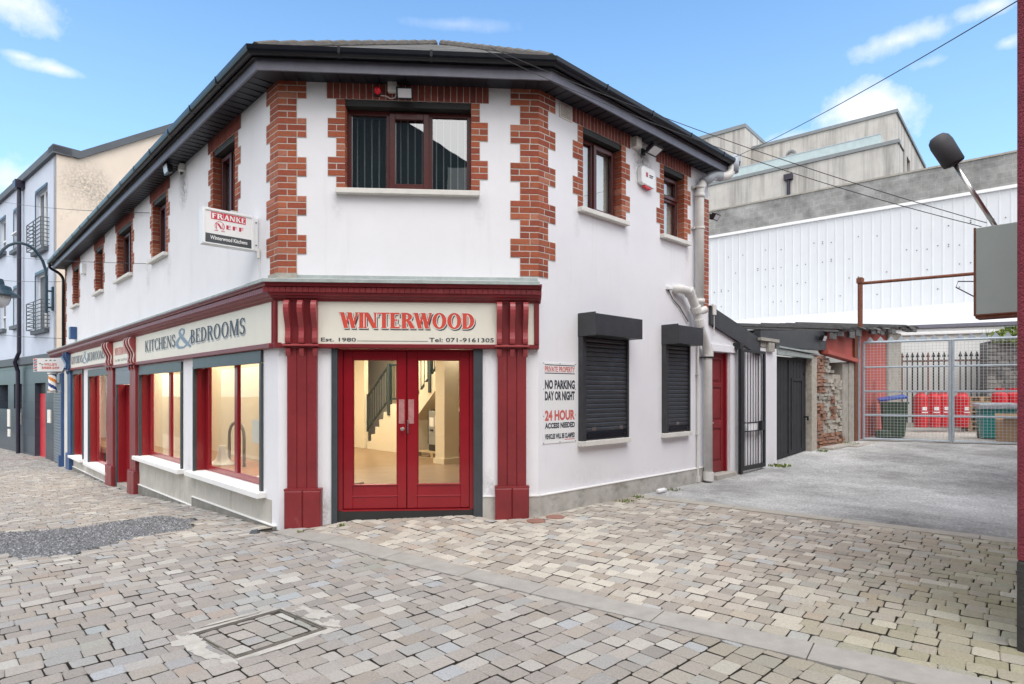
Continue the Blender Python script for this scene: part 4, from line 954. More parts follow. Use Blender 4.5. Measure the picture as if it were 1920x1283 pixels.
def build_doors():
    for a, b in ((.634, .704), (2.355, 2.468)): mb = MB(); mb.fbox(FW, a, b, -.10, .03, -.05, 2.16); mb.build('guide_rail', M['guide'], shop, bevel=.006)
    mb = MB(); mb.fbox(FW, .704, 2.355, -.24, .004, -.3, .165); mb.build('threshold', M['dark'], shop)
    mb = MB(); mb.fbox(FW, .704, .757, -.14, -.03, .166, 2.149); mb.fbox(FW, 2.308, 2.355, -.14, -.03, .166, 2.149); mb.fbox(FW, .757, 2.308, -.14, -.03, 2.128, 2.149); mb.fbox(FW, .757, 2.308, -.10, .006, .166, .180); df = mb.build('door_frame', M['red'], shop)
    mb = MB()
    for a, b, c, d in ((.745, .775, .17, 2.14), (1.515, 1.55, .17, 2.14), (2.293, 2.32, .17, 2.14), (.775, 1.515, 2.11, 2.14), (1.55, 2.293, 2.11, 2.14), (.775, 1.515, .17, .20), (1.55, 2.293, .17, .20)): mb.fbox(FW, a, b, -.125, -.103, c, d)
    mb.build('door_stop', M['dark'], df)
    def leaf(a, b, g0, g1, knob):
        mb = MB(); z0, z1 = .186, 2.126; w0, w1 = -.10, -.052
        mb.bbox(FW, a, g0, w0, w1, z0, z1, .005); mb.bbox(FW, g1, b, w0, w1, z0, z1, .005); mb.bbox(FW, g0, g1, w0, w1, 2.022, z1, .005); mb.bbox(FW, g0, g1, w0, w1, z0, .475, .005)
        for (x0, x1, c, d) in ((g0, g0+.012, .475, 2.022), (g1-.012, g1, .475, 2.022), (g0+.012, g1-.012, 2.01, 2.022)): mb.fbox(FW, x0, x1, w0+.005, w1-.014, c, d)
        mb.wprism(FW, [(w1-.002, .330), (w1+.007, .333), (w1+.007, .340), (w1-.002, .346)], g0-.01, g1+.01)
        mb.wprism(FW, [(w1-.012, .470), (w1+.012, .473), (w1+.012, .482), (w1-.012, .490)], g0-.008, g1+.008)
        d = mb.build('door', M['red'], shop)
        mb = MB(); mb.fbox(FW, g0+.002, g1-.002, -.082, -.076, .47, 2.02); mb.build('pane', M['shopglass'], d)
        mb = MB(); p0, p1 = ((g1+.018, g1+.088) if knob else (g0-.112, g0-.042)); mb.bbox(FW, p0, p1, w1-.001, w1+.004, 1.23, 1.53, .002)
        mb.build('push_plate', mat('pink_tinted_plate', (.42, .20, .19), .12, .25, 14), d)
        if knob:
            mb = MB(); c = FW.pt(1.483, w1, 1.165); Mx = Matrix((FW.d, FW.n.cross(FW.d)*-1, FW.n)).transposed()
            mb.lathe(c, [(.004, 0), (.022, 0), (.022, .006), (.010, .010), (.010, .03), (.022, .038), (.024, .05), (.016, .062), (.002, .065)], 16, Mx); mb.build('handle', M['chrome'], d)
        else:
            mb = MB(); mb.bbox(FW, a+.004, a+.018, w1, w1+.02, 1.11, 1.27, .003); mb.build('handle', M['chrome'], d)
        return d
    leaf(.760, 1.528, .876, 1.417, True); leaf(1.537, 2.305, 1.663, 2.192, False)
    # street door between the two shop bays
    mb = MB(); mb.fbox(LW, 7.235, 8.595, .0, .04, 1.78, 2.145); 
    for i in range(5): mb.fbox(LW, 7.235, 8.595, .039, .046, 1.80+i*.068, 1.858+i*.068)
    mb.build('shutter_box', M['fascia'], shop)
    mb = MB(); 
    for a, b, c, d in ((7.24, 7.42, -.40, 1.78), (8.28, 8.59, -.40, 1.78), (7.42, 8.28, -.40, -.12), (7.42, 8.28, 1.6, 1.78)): mb.bbox(LW, a, b, -.20, -.15, c, d, .005)
    mb.bbox(LW, 8.575, 8.594, -.149, -.003, -.40, 1.78)
    d = mb.build('street_door', M['red'], shop); mb = MB(); mb.fbox(LW, 7.42, 8.28, -.18, -.174, -.12, 1.6); mb.build('pane', M['shopglass'], d)
    for a, b in ((7.20, 7.235), (8.595, 8.70)): mb = MB(); mb.fbox(LW, a, b, -.1, .03, -.6, 2.15); mb.build('guide_rail', M['guide'], shop)
    mb = MB(); mb.fbox(LW, 7.235, 8.6, -.3, .02, -.75, -.405); mb.build('doorstep', M['kerb'], shop)
build_doors()
def build_shop_windows():
    for (u0, u1, z0, z1, mull, g) in ((.462, 3.17, .37, 2.14, 1.83, .06), (3.80, 6.60, .345, 2.11, 5.16, .06), (9.40, 11.92, -.23, 2.17, 10.61, .06), (12.71, 14.30, -.22, 2.27, 13.5, .05)):
        mb = MB(); w0, w1 = -.20, -.15
        for a, b, c, d in ((u0+.004, u0+.09, z0+.002, z1-.12), (u1-.15, u1-.004, z0+.002, z1-.12), (u0+.09, u1-.15, z0+.006, z0+.09), (mull-.06, mull+.06, z0+.09, z1-.12)): mb.bbox(LW, a, b, w0, w1, c, d, .006)
        mb.bbox(LW, u1-.014, u1-.003, -.149, -.021, z0+.006, z1-.15)      # painted jamb lining
        win = mb.build('shop_window', M['red'], shop)
        mb = MB(); mb.fbox(LW, u0+.09, mull-.06, -.180, -.174, z0+.09, z1-.10); mb.fbox(LW, mull+.06, u1-.15, -.180, -.174, z0+.09, z1-.10); mb.build('pane', M['shopglass'], win)
        mb = MB(); mb.fbox(LW, u0-.01, u1+.01, -.08, .035, z1-.145, z1+.012); mb.fbox(LW, u0-.01, u1+.01, .03, .040, z1-.155, z1-.125); mb.build('shutter_box', M['guide'], win, bevel=.005)
        for a, b, c in ((u0-.012, u0+.045, -.06), (u1-.02, u1+.02, -.02)): mb = MB(); mb.fbox(LW, a, b, c, .034, z0, z1-.155); mb.build('guide_rail', M['guide'], win)
        mb = MB(); mb.fbox(LW, u0-.10, u1+.16, -.0, .12, z0-.075, z0-.002); mb.fbox(LW, u0+.001, u1-.001, -.2, -.0, z0-.06, z0+.004); mb.build('sill', M['plinth_top'], win, bevel=.006)
        if u0 < 1:
            mb = MB(); mb.fbox(LW, .98, 1.32, -.190, -.186, .92, 1.24); mb.build('notice', M['paper'], win)
build_shop_windows()
def build_shutters():
    for (u0, u1, n, zs) in ((.77, 1.87, 2, .965), (2.80, 3.60, 1, .975)):
        c0, c1 = u0+.085, u1-.06
        mb = MB(); mb.fbox(RW, u0+.02, u1-.03, -.02, .0, 1.0, 2.4)
        sh = MB(); z = 1.075; zt = 2.375
        while z < zt:
            sh.wprism(RW, [(.012, z), (.030, z+.003), (.036, z+.02), (.036, z+.045), (.026, z+.060), (.012, z+.064)], c0, c1); z += .0645
        o = sh.build('roller_shutter', M['shutter'], shop)
        mb = MB(); mb.bbox(RW, c0, c1, .012, .05, zs+.012, 1.072, .005); mb.build('bottom_bar', M['black'], o)
        mb = MB()
        for i in range(n):
            u = c0+(.16 if n == 2 else .28)+i*.62; mb.bbox(RW, u, u+.085, .036, .043, 1.095, 1.14, .002)
        mb.build('lock_plate', M['chrome'], o)
        mb = MB()
        for i in range(2): 
            u = c0+.07+i*(c1-c0-.14); mb.tube([RW.pt(u, .045, 1.03), RW.pt(u, .062, 1.03)], .018, 10)
        mb.build('lock', M['iron'], o)
        for a, b, c in ((u0, c0, .075), (c1, u1-.02, .06)): mb = MB(); mb.bbox(RW, a, b, .001, c, zs, 2.39, .004); mb.build('guide_rail', M['shutter'], o)
        mb = MB(); mb.prism(RW, [(u0, 2.372), (u1+.0, 2.372), (u1+.0, 2.655), (u0, 2.655)], .001, .275); mb.fbox(RW, u0-.012, u0, .001, .30, 2.36, 2.67); mb.build('shutter_box', M['shutter'], o, bevel=.006)
        mb = MB(); mb.fbox(RW, u0-.02, u1-.0, .0, .085, zs-.07, zs); mb.build('sill', M['sill'], o, bevel=.006)
build_shutters()
def build_pipes():
    P = lambda u, z, w=.10: RW.pt(u, w, z)
    def smooth(pts, n=6):
        out = [Vector(pts[0])]
        for i in range(1, len(pts)-1):
            a, b, c = Vector(pts[i-1]), Vector(pts[i]), Vector(pts[i+1]); d = min((a-b).length, (c-b).length)*.45
            p, q = b+(a-b).normalized()*d, b+(c-b).normalized()*d
            for k in range(n+1): t = k/n; out.append(p*(1-t)**2+b*2*t*(1-t)+q*t*t)
        return out+[Vector(pts[-1])]
    mb = MB(); mb.tube(smooth([P(3.80, 3.02), P(3.80, 5.06), P(4.06, 5.27, .2), P(4.34, 5.27, .36), P(4.42, 5.60, .40)]), .072, 14)
    for z in (4.86, 3.1): mb.tube([P(3.80, z), P(3.80, z+.07)], .084, 14)
    dp = mb.build('downpipe', M['pipe'], shop, smooth=True)
    mb = MB(); mb.tube([P(4.405, 5.36, .39), P(4.42, 5.64, .40)], .088, 14); mb.tube(smooth([P(3.86, 5.12, .13), P(4.06, 5.27, .2), P(4.20, 5.27, .28)]), .082, 14); mb.build('elbow', M['greypipe'], dp, smooth=True)
    mb = MB()
    for z in (5.02, 4.34): mb.tube([P(3.80, z), P(3.80, z+.03)], .086, 14); mb.fbox(RW, 3.80-.11, 3.80, .0, .06, z, z+.03)
    mb.build('bracket', M['pipe'], dp)
    mb = MB(); mb.tube(smooth([P(3.16, 3.26, -.02), P(3.16, 3.27, .11), P(3.42, 3.25, .13), P(3.64, 2.98, .13), P(3.74, 2.72, .13), P(4.055, 2.36, .11), P(4.07, .14, .11)]), .072, 14)
    sp = mb.build('soil_pipe', M['pipe'], shop, smooth=True)
    for a, b in ((P(3.38, 3.27, .13), P(3.44, 3.21, .13)), (P(3.60, 3.02, .13), P(3.65, 2.93, .13)), (P(3.70, 2.82, .13), P(3.74, 2.70, .13)), (P(4.06, 2.36, .11), P(4.062, 2.22, .11)), (P(4.07, .26, .11), P(4.07, .12, .11))): mb = MB(); mb.tube([a, b], .09, 14); mb.build('collar', M['pipe'], sp)
    mb = MB(); mb.tube([P(3.66, 2.92, .13), P(3.80, 2.99, .22)], .06, 12); mb.build('branch', M['pipe'], sp)
    mb = MB(); mb.tube([P(4.06, 2.195, .11), P(4.06, 2.215, .11)], .093, 14); mb.fbox(RW, 3.93, 4.06, .0, .1, 2.195, 2.215); mb.build('bracket', M['iron'], sp)
    mb = MB(); mb.tube([P(3.86, .14, .035), P(3.86, 2.35, .035), P(3.90, 2.6, .04)], .02, 8); mb.fbox(RW, 3.82, 3.90, .001, .06, .10, .20)
    for z in (.9, 1.9): mb.fbox(RW, 3.83, 3.89, .001, .06, z, z+.03)
    mb.build('conduit', M['pipe'], shop)
    mb = MB(); mb.fbox(RW, .385, .638, .001, .012, 5.17, 5.37)
    for i in range(7): mb.wprism(RW, [(.012, 5.19+i*.023), (.03, 5.187+i*.023), (.03, 5.19+i*.023), (.012, 5.202+i*.023)], .41, .615)
    mb.build('vent_grille', M['sill'], shop)
    # gable downpipe at the far end
    mb = MB(); mb.tube(smooth([LW.pt(15.7, .40, 5.52), LW.pt(15.7, .40, 5.38), LW.pt(15.7, .06, 5.18), LW.pt(15.7, .06, 3.0)]), .04, 10); mb.build('downpipe', M['black'], shop, smooth=True)
build_pipes()
def build_interior():
    IW = Frame((.775, 10.79), dL, nL)          # face of the stair flank, 5 m inside the left street wall
    inner = [EL-nL*.27-dL*.27, FL-nL*.26+dL*.1, FL-nF*.24+dF*.15, FRp-nF*.24-dF*.1, FRp-nR*.27+dR*.1, ER-nR*.27-dR*.3, EL2-nR*.0-dL*.3+nL*.28]
    mb = MB(); n = len(inner); mb.mesh([Vector((p.x, p.y, z)) for z in (.17, .02) for p in inner], [tuple(range(n)), tuple(range(2*n-1, n-1, -1))]+[(i, n+i, n+(i+1) % n, (i+1) % n) for i in range(n)]); fl = mb.build('floor', M['floor'], shop)
    # partitions
    mb = MB(); mb.fbox(IW, 6.55, 7.7, -.1, .02, .171, 2.86); mb.fbox(IW, 2.42, 2.72, .25, .62, .171, 2.86); mb.fbox(IW, 2.39, 2.75, .24, .65, .171, .28)
    mb.fbox(LW, 2.7, 14.4, -1.45, -1.35, -.8, 2.86); mb.fbox(IW, 7.7, 7.8, -.1, 3.7, .171, 2.86)
    mb.fbox(Frame(ER, dL, nL), 0.3, 9.5, .27, .30, .171, 2.86)
    mb.build('partition', M['cream_in'], shop)
    mb = MB(); mb.fbox(LW, .3, 7.15, -1.34, -.27, -.6, .36); mb.fbox(LW, 8.75, 14.4, -1.34, -.27, -.9, -.24); mb.build('display_floor', M['floor'], shop)
    # staircase: first flight to a small landing, second flight over open space
    st = MB(); w0, w1 = -1.05, 0.0
    u = 6.42; z = .17; steps = []
    for i in range(6): st.fbox(IW, u-.19, u, w0, w1, .171, z+.19); u -= .19; z += .19
    st.fbox(IW, 4.35, u, w0, w1, .171, z+.02); zl = z+.02; u = 4.35; z = zl
    for i in range(9):
        st.hexa([IW.pt(u-.20, w1, z-.36+.17), IW.pt(u, w1, z-.36), IW.pt(u, w0, z-.36), IW.pt(u-.20, w0, z-.36+.17), IW.pt(u-.20, w1, z+.17), IW.pt(u, w1, z+.17), IW.pt(u, w0, z+.17), IW.pt(u-.20, w0, z+.17)]); u -= .20; z += .17
    so_ = st.build('staircase', M['cream_in'], shop)
    r = MB(); Q = lambda u, z: IW.pt(u, -.03, z)
    def flight(u0, z0, u1, z1, n, hh=.98):
        r.tube([Q(u0, z0+hh), Q(u1, z1+hh)], .03, 8); r.tube([Q(u0, z0+.14), Q(u1, z1+.14)], .028, 8)
        for i in range(n+1): t = i/n; uu = u0+(u1-u0)*t; zz = z0+(z1-z0)*t; r.tube([Q(uu, zz+.14), Q(uu, zz+hh)], .010, 6)
    flight(6.46, .52, 5.46, 1.29, 9); r.tube([Q(6.46, .60), Q(6.46, 1.56)], .025, 8)
    r.tube([Q(5.46, 2.27), Q(4.3, 2.27)], .03, 8); r.tube([Q(5.46, 1.45), Q(4.3, 1.45)], .024, 8)
    for i in range(1, 11): r.tube([Q(5.46-i*.11, 1.45), Q(5.46-i*.11, 2.27)], .010, 6)
    r.fbox(IW, 5.36, 5.46, -.06, .03, 1.05, 2.29); flight(4.26, 1.42, 2.6, 2.85, 13); r.fbox(IW, 3.7, 3.78, -.06, .03, 1.6, 2.86)
    r.build('railing', M['rail'], so_)
build_interior()
# lamps of the lit shop: ceiling panels, each with its own light
def ceiling_lamp(x, y, e, sx=.9, name_='ceiling_lamp'):
    mb = MB(); fr = Frame((x, y), dL, nL); mb.fbox(fr, -sx/2-.03, sx/2+.03, -.18, .18, 2.80, 2.859); o = mb.build(name_, M['white'], shop)
    mb = MB(); mb.fbox(fr, -sx/2, sx/2, -.15, .15, 2.785, 2.799); mb.build('diffuser', M['glow'], o)
    ld = bpy.data.lights.new('lamp', 'AREA'); ld.shape = 'RECTANGLE'; ld.size = sx; ld.size_y = .3; ld.energy = e; ld.color = (1, .90, .73)
    lo = bpy.data.objects.new('lamp_light', ld); COL.objects.link(lo); lo.location = (x, y, 2.77); lo.rotation_euler = (0, 0, math.atan2(dL.y, dL.x))
for (u, w) in ((2.2, -2.4), (5.2, -2.6), (5.0, -4.2), (7.0, -2.6), (2.6, -4.6)):
    p = LW.pt(u, w, 0); ceiling_lamp(p.x, p.y, 36)
for (u, w) in ((6.0, -5.7), (4.4, -5.9)):
    p = LW.pt(u, w, 0); ceiling_lamp(p.x, p.y, 16, .6)
for (u, w) in ((1.6, -.8), (4.4, -.8), (6.0, -.8), (8.0, -.8), (10.3, -.8), (12.9, -.8)):
    p = LW.pt(u, w, 0); ceiling_lamp(p.x, p.y, 20 if u < 9 else 42, .7)
# ================================================================== THINGS FIXED TO THE SHOP
def hanging_sign():
    HP = FL+dL*.60+nL*.66; HF = Frame(HP, -nL, -dL)      # u runs from the free end towards the wall
    t = thing('projecting_sign', 'white light box sign reading FRANKE NEFF projecting from the left wall by the corner', 'sign', (*HP, 3.40))
    mb = MB(); z0, z1 = 3.435, 3.845
    mb.bbox(HF, .0, .585, -.11, .0, z0, z1, .006)
    for a, b, c, d in ((-.012, .018, z0-.015, z1+.012), (.567, .597, z0-.015, z1+.012), (.018, .567, z0-.015, z0+.002), (.018, .567, z1-.018, z1+.012)): mb.bbox(HF, a, b, -.12, .012, c, d, .004)
    box = mb.build('light_box', M['white'], t)
    mb = MB(); mb.fbox(HF, .602, .655, -.10, -.015, z0-.01, z1); mb.fbox(HF, .59, .602, -.09, -.02, z0+.02, z1-.03); mb.build('wall_bracket', M['white'], t)
    mb = MB()
    for z in (z0+.06, z1-.06): mb.tube([HF.pt(.63, -.016, z), HF.pt(.63, -.008, z)], .009, 8)
    mb.build('bolt', M['iron'], t)
    mb = MB(); mb.fbox(HF, .02, .565, .0, .0025, z0+.004, z0+.115); mb.build('dark_panel', M['guide'], box)
    mb = MB(); mb.text(HF, 'Winterwood Kitchens', .075, .515, z0+.045, z0+.092, .004, .002, .016); mb.build('lettering', M['white'], box, recalc=False)
    mb = MB()
    for a, b in ((.085, .225), (.229, .367), (.371, .495)): mb.fbox(HF, a, b, .0, .0025, z1-.115, z1-.028)
    rb = mb.build('red_panel', mat('sign_red', (.58, .008, .03), .4, .03), box)
    mb = MB(); serif(mb, HF, 'FR', .092, .220, z1-.104, z1-.042, .0035, T=.25, t=.13, sf=.05, gap=.03); serif(mb, HF, 'AN', .234, .362, z1-.104, z1-.042, .0035, T=.25, t=.13, sf=.05, gap=.03); serif(mb, HF, 'KE', .376, .490, z1-.104, z1-.042, .0035, T=.25, t=.13, sf=.05, gap=.03); mb.build('lettering', M['white'], box, recalc=False)
    mb = MB(); cx_, cz = .185, z1-.19
    for q in arc((cx_, cz), (.058, .058), (.052, .052), -55, 235, 30): mb.prism(HF, q, .0, .002)
    mb.fbox(HF, cx_-.062, cx_-.018, 0, .002, cz-.062, cz-.055); mb.fbox(HF, cx_+.018, cx_+.062, 0, .002, cz-.062, cz-.055)
    mb.prism(HF, [(cx_-.04, cz-.03), (cx_-.033, cz-.03), (cx_-.033, cz+.03), (cx_-.04, cz+.03)], 0, .002); mb.prism(HF, [(cx_+.033, cz-.03), (cx_+.04, cz-.03), (cx_+.04, cz+.03), (cx_+.033, cz+.03)], 0, .002); mb.prism(HF, [(cx_+.008, cz-.03), (cx_+.033, cz-.03), (cx_-.008, cz+.03), (cx_-.033, cz+.03)], 0, .0022)
    x = .262
    for ch in 'EFF':
        mb.fbox(HF, x, x+.026, 0, .002, cz-.024, cz+.026)
        for zz in ((cz-.024, cz-.018), (cz-.001, cz+.005), (cz+.020, cz+.026)):
            if ch == 'F' and zz[0] < cz-.01: continue
            mb.fbox(HF, x+.024, x+.052, .0, .0018, *zz)
        x += .076
    mb.build('emblem', mat('sign_crimson', (.50, .01, .05), .4, .03), box)
    mb = MB(); p = FL+dL*.54; mb.tube([LW.pt(.54, .03, 3.43), LW.pt(.54, .03, 3.32)], .022, 8); mb.tube([LW.pt(.54, .03, 3.33), LW.pt(.545, .02, 3.15), LW.pt(.53, .03, 3.02)], .006, 6); mb.build('feed_cable', M['pipe'], t)
hanging_sign()
def parking_sign():
    t = thing('parking_sign', 'tall white private property no parking notice screwed to the right wall', 'sign', (*RW.pt(.39, 0, 0).xy, .97)); u0, u1, z0, z1 = .075, .715, .966, 1.998
    mb = MB(); mb.bbox(RW, u0, u1, .001, .008, z0, z1, .002); bd = mb.build('board', M['white'], t); H = z1-z0; zz = lambda k: z1-H*k
    a, b = u0+.035, u1-.025
    mb = MB(); mb.fbox(RW, a, b, .007, .0095, zz(.036), zz(.026)); mb.fbox(RW, a, b, .007, .0095, zz(.138), zz(.128))
    mb.build('ruled_line', M['ink'], bd)
    for tx, k0, k1 in (('NO PARKING', .330, .215), ('DAY OR NIGHT', .470, .355), ('ACCESS NEEDED', .815, .745), ('VEHICLES WILL BE CLAMPED', .945, .880)):
        mb = MB(); mb.text(RW, tx, a, b, zz(k0), zz(k1), .0095, .001, .045); mb.build('lettering', M['ink'], bd, recalc=False)
    ri = mat('faded_red_ink', (.60, .14, .12), .5, .2, 40)
    for tx, k0, k1, bo in (('PRIVATE PROPERTY', .118, .048, .025), ('24 HOUR', .720, .590, .045)):
        mb = MB(); mb.text(RW, tx, a, b, zz(k0), zz(k1), .0095, .001, bo); mb.build('lettering', ri, bd, recalc=False)
    mb = MB(); mb.fbox(RW, b-.2, b, .007, .0095, zz(.965), zz(.957)); mb.build('underline', ri, bd)
    mb = MB()
    for u in (u0+.012, (u0+u1)/2, u1-.012):
        for z in (z0+.012, zz(.33), zz(.66), z1-.012):
            if u == (u0+u1)/2 and z not in (z0+.012, z1-.012): continue
            mb.tube([RW.pt(u, .007, z), RW.pt(u, .012, z)], .006, 8)
    mb.build('screw', M['iron'], bd)
parking_sign()
def alarm_box():
    t = thing('alarm_box', 'white burglar alarm box with red lens between the two right upper windows', 'alarm', (*RW.pt(2.31, 0, 0).xy, 4.66))
    mb = MB(); u0, u1, z0, z1 = 2.13, 2.50, 4.70, 4.985
    c = .04; mb.prism(RW, [(u0+c, z0+.02), (u1-c, z0-.0), (u1, z0+c), (u1, z1-c), (u1-c, z1), (u0+c, z1), (u0, z1-c), (u0, z0+c)], .001, .085); o = mb.build('case', M['white'], t, bevel=.012)
    mb = MB(); mb.prism(RW, [(u0+.12, z0-.008), (u1-.10, z0-.022), (u1-.07, z0+.01), (u0+.09, z0+.02)], .02, .07); mb.build('lens', M['red_led'], t)
    mb = MB(); mb.fbox(RW, u0+.11, u0+.165, .084, .0865, 4.835, 4.905); mb.build('emblem', mat('alarm_emblem', (.45, .06, .08), .4, .3, 20), o)
    mb = MB(); mb.fbox(RW, u0+.20, u0+.30, .084, .0865, 4.865, 4.885); mb.fbox(RW, u0+.20, u0+.285, .084, .0865, 4.84, 4.855); mb.build('mark', M['ink'], o)
alarm_box()
def floodlight(fr, u, z, label, tilt=25, size=.19, ballast=None, w=.14, group='floodlights on the shop walls', yaw=0):
    t = thing('floodlight', label, 'floodlight', tuple(fr.pt(u, 0, z)), group)
    mb = MB(); c = fr.pt(u, w, z); a = math.radians(-tilt)
    out = (fr.n*math.cos(a)+Vector((0, 0, 1))*math.sin(a)); out = Matrix.Rotation(math.radians(yaw), 3, 'Z') @ out; side = Vector((-out.y, out.x, 0)).normalized(); up = side.cross(out)*-1
    if up.z < 0: up = -up
    s = size/2; V_ = lambda x, y, d: c+side*x+up*y+out*d
    mb.hexa([V_(-s*.7, -s*.45, -.06), V_(s*.7, -s*.45, -.06), V_(s*.7, s*.45, -.06), V_(-s*.7, s*.45, -.06), V_(-s, -s*.68, .03), V_(s, -s*.68, .03), V_(s, s*.68, .03), V_(-s, s*.68, .03)])
    hd = mb.build('lamp_head', M['iron'], t)
    mb = MB(); mb.hexa([V_(-s*.8, -s*.5, .028), V_(s*.8, -s*.5, .028), V_(s*.8, s*.5, .028), V_(-s*.8, s*.5, .028), V_(-s*.8, -s*.5, .034), V_(s*.8, -s*.5, .034), V_(s*.8, s*.5, .034), V_(-s*.8, s*.5, .034)]); mb.build('lens', M['lampglass'], hd)
    mb = MB(); mb.tube([fr.pt(u, .0, z+.02), fr.pt(u, w*.6, z+.03), c+up*s*.2-out*.03], .016, 8); mb.fbox(fr, u-.045, u+.045, .0, .02, z-.03, z+.06); mb.build('arm', M['iron'], t)
    return t
floodlight(FW, 1.525, 5.235, 'black floodlight with pale lens over the front window beside the red beacon', 20, .20, w=.10)
floodlight(LW, 3.85, 5.28, 'black floodlight under the eaves of the left wall by the hanging sign', 10, .24, w=.22, yaw=0)
floodlight(RW, 2.28, 5.22, 'slim floodlight tucked under the eaves above the alarm box', 60, .26, w=.20)
floodlight(RW, 4.36, 4.66, 'small black floodlight sticking out past the right end of the shop wall', 35, .17, w=.09)
mb = MB(); mb.bbox(FW, 1.315, 1.425, .011, .09, 5.27, 5.39, .008); tag(mb.build('junction_box', M['pipe'], bevel=.004), 'grey junction box over the front window beside the red beacon', 'junction box')
mb = MB(); mb.bbox(LW, 3.66, 3.78, .001, .09, 5.26, 5.37, .008); tag(mb.build('junction_box', M['pipe'], bevel=.004), 'grey junction box under the eaves of the left wall', 'junction box')
mb = MB(); mb.bbox(RW, 1.98, 2.12, .001, .10, 5.22, 5.37, .008); tag(mb.build('junction_box', M['sill'], bevel=.004), 'pale junction box under the eaves above the alarm box', 'junction box')
def beacon():
    c = FW.pt(1.195, .011, 5.275); t = thing('alarm_beacon', 'round red alarm beacon over the front window', 'beacon', tuple(c)); Mx = Matrix((FW.d, Vector((0, 0, 1)), FW.n)).transposed()
    mb = MB(); mb.lathe(c, [(.02, 0), (.05, 0), (.05, .03), (.04, .035)], 20, Mx); mb.build('base', M['iron'], t)
    mb = MB(); mb.lathe(c, [(.042, .03), (.043, .06), (.036, .085), (.02, .098), (.002, .10)], 20, Mx); mb.build('lens', M['red_led'], t, smooth=True)
    mb = MB(); mb.tube([FW.pt(1.22, .02, 5.24), FW.pt(1.29, .02, 5.235), FW.pt(1.345, .03, 5.20), FW.pt(1.40, .03, 5.215), FW.pt(1.42, .03, 5.28), FW.pt(1.40, .03, 5.33)], .007, 6); mb.build('wire', M['pipe'], t)
beacon()
def small_box(fr, u0, u1, z0, z1, d, m, label, cat='junction box', name='junction_box'):
    mb = MB(); mb.bbox(fr, u0, u1, .001, d, z0, z1, .008); return tag(mb.build(name, m, bevel=.005), label, cat)
small_box(LW, 12.35, 12.62, 4.78, 5.06, .10, M['white'], 'small white box high on the left wall between the two farthest windows', 'alarm', 'alarm_box')
small_box(LW, 13.72, 14.0, 3.12, 3.46, .16, M['bluetrim'], 'blue alarm box on the left wall above the barber pole', 'alarm', 'alarm_box')
small_box(RW, 2.92, 3.04, 3.24, 3.29, .06, M['white'], 'small white sensor on the right wall above the smaller shutter', 'sensor', 'sensor')
mb = MB(); mb.tube([RW.pt(2.95, .02, 3.24), RW.pt(3.1, .02, 3.10), RW.pt(3.3, .02, 3.0), RW.pt(3.55, .03, 2.78)], .008, 6); tag(mb.build('cable', M['cable']), 'short black cable running from the white sensor to the soil pipe', 'cable')
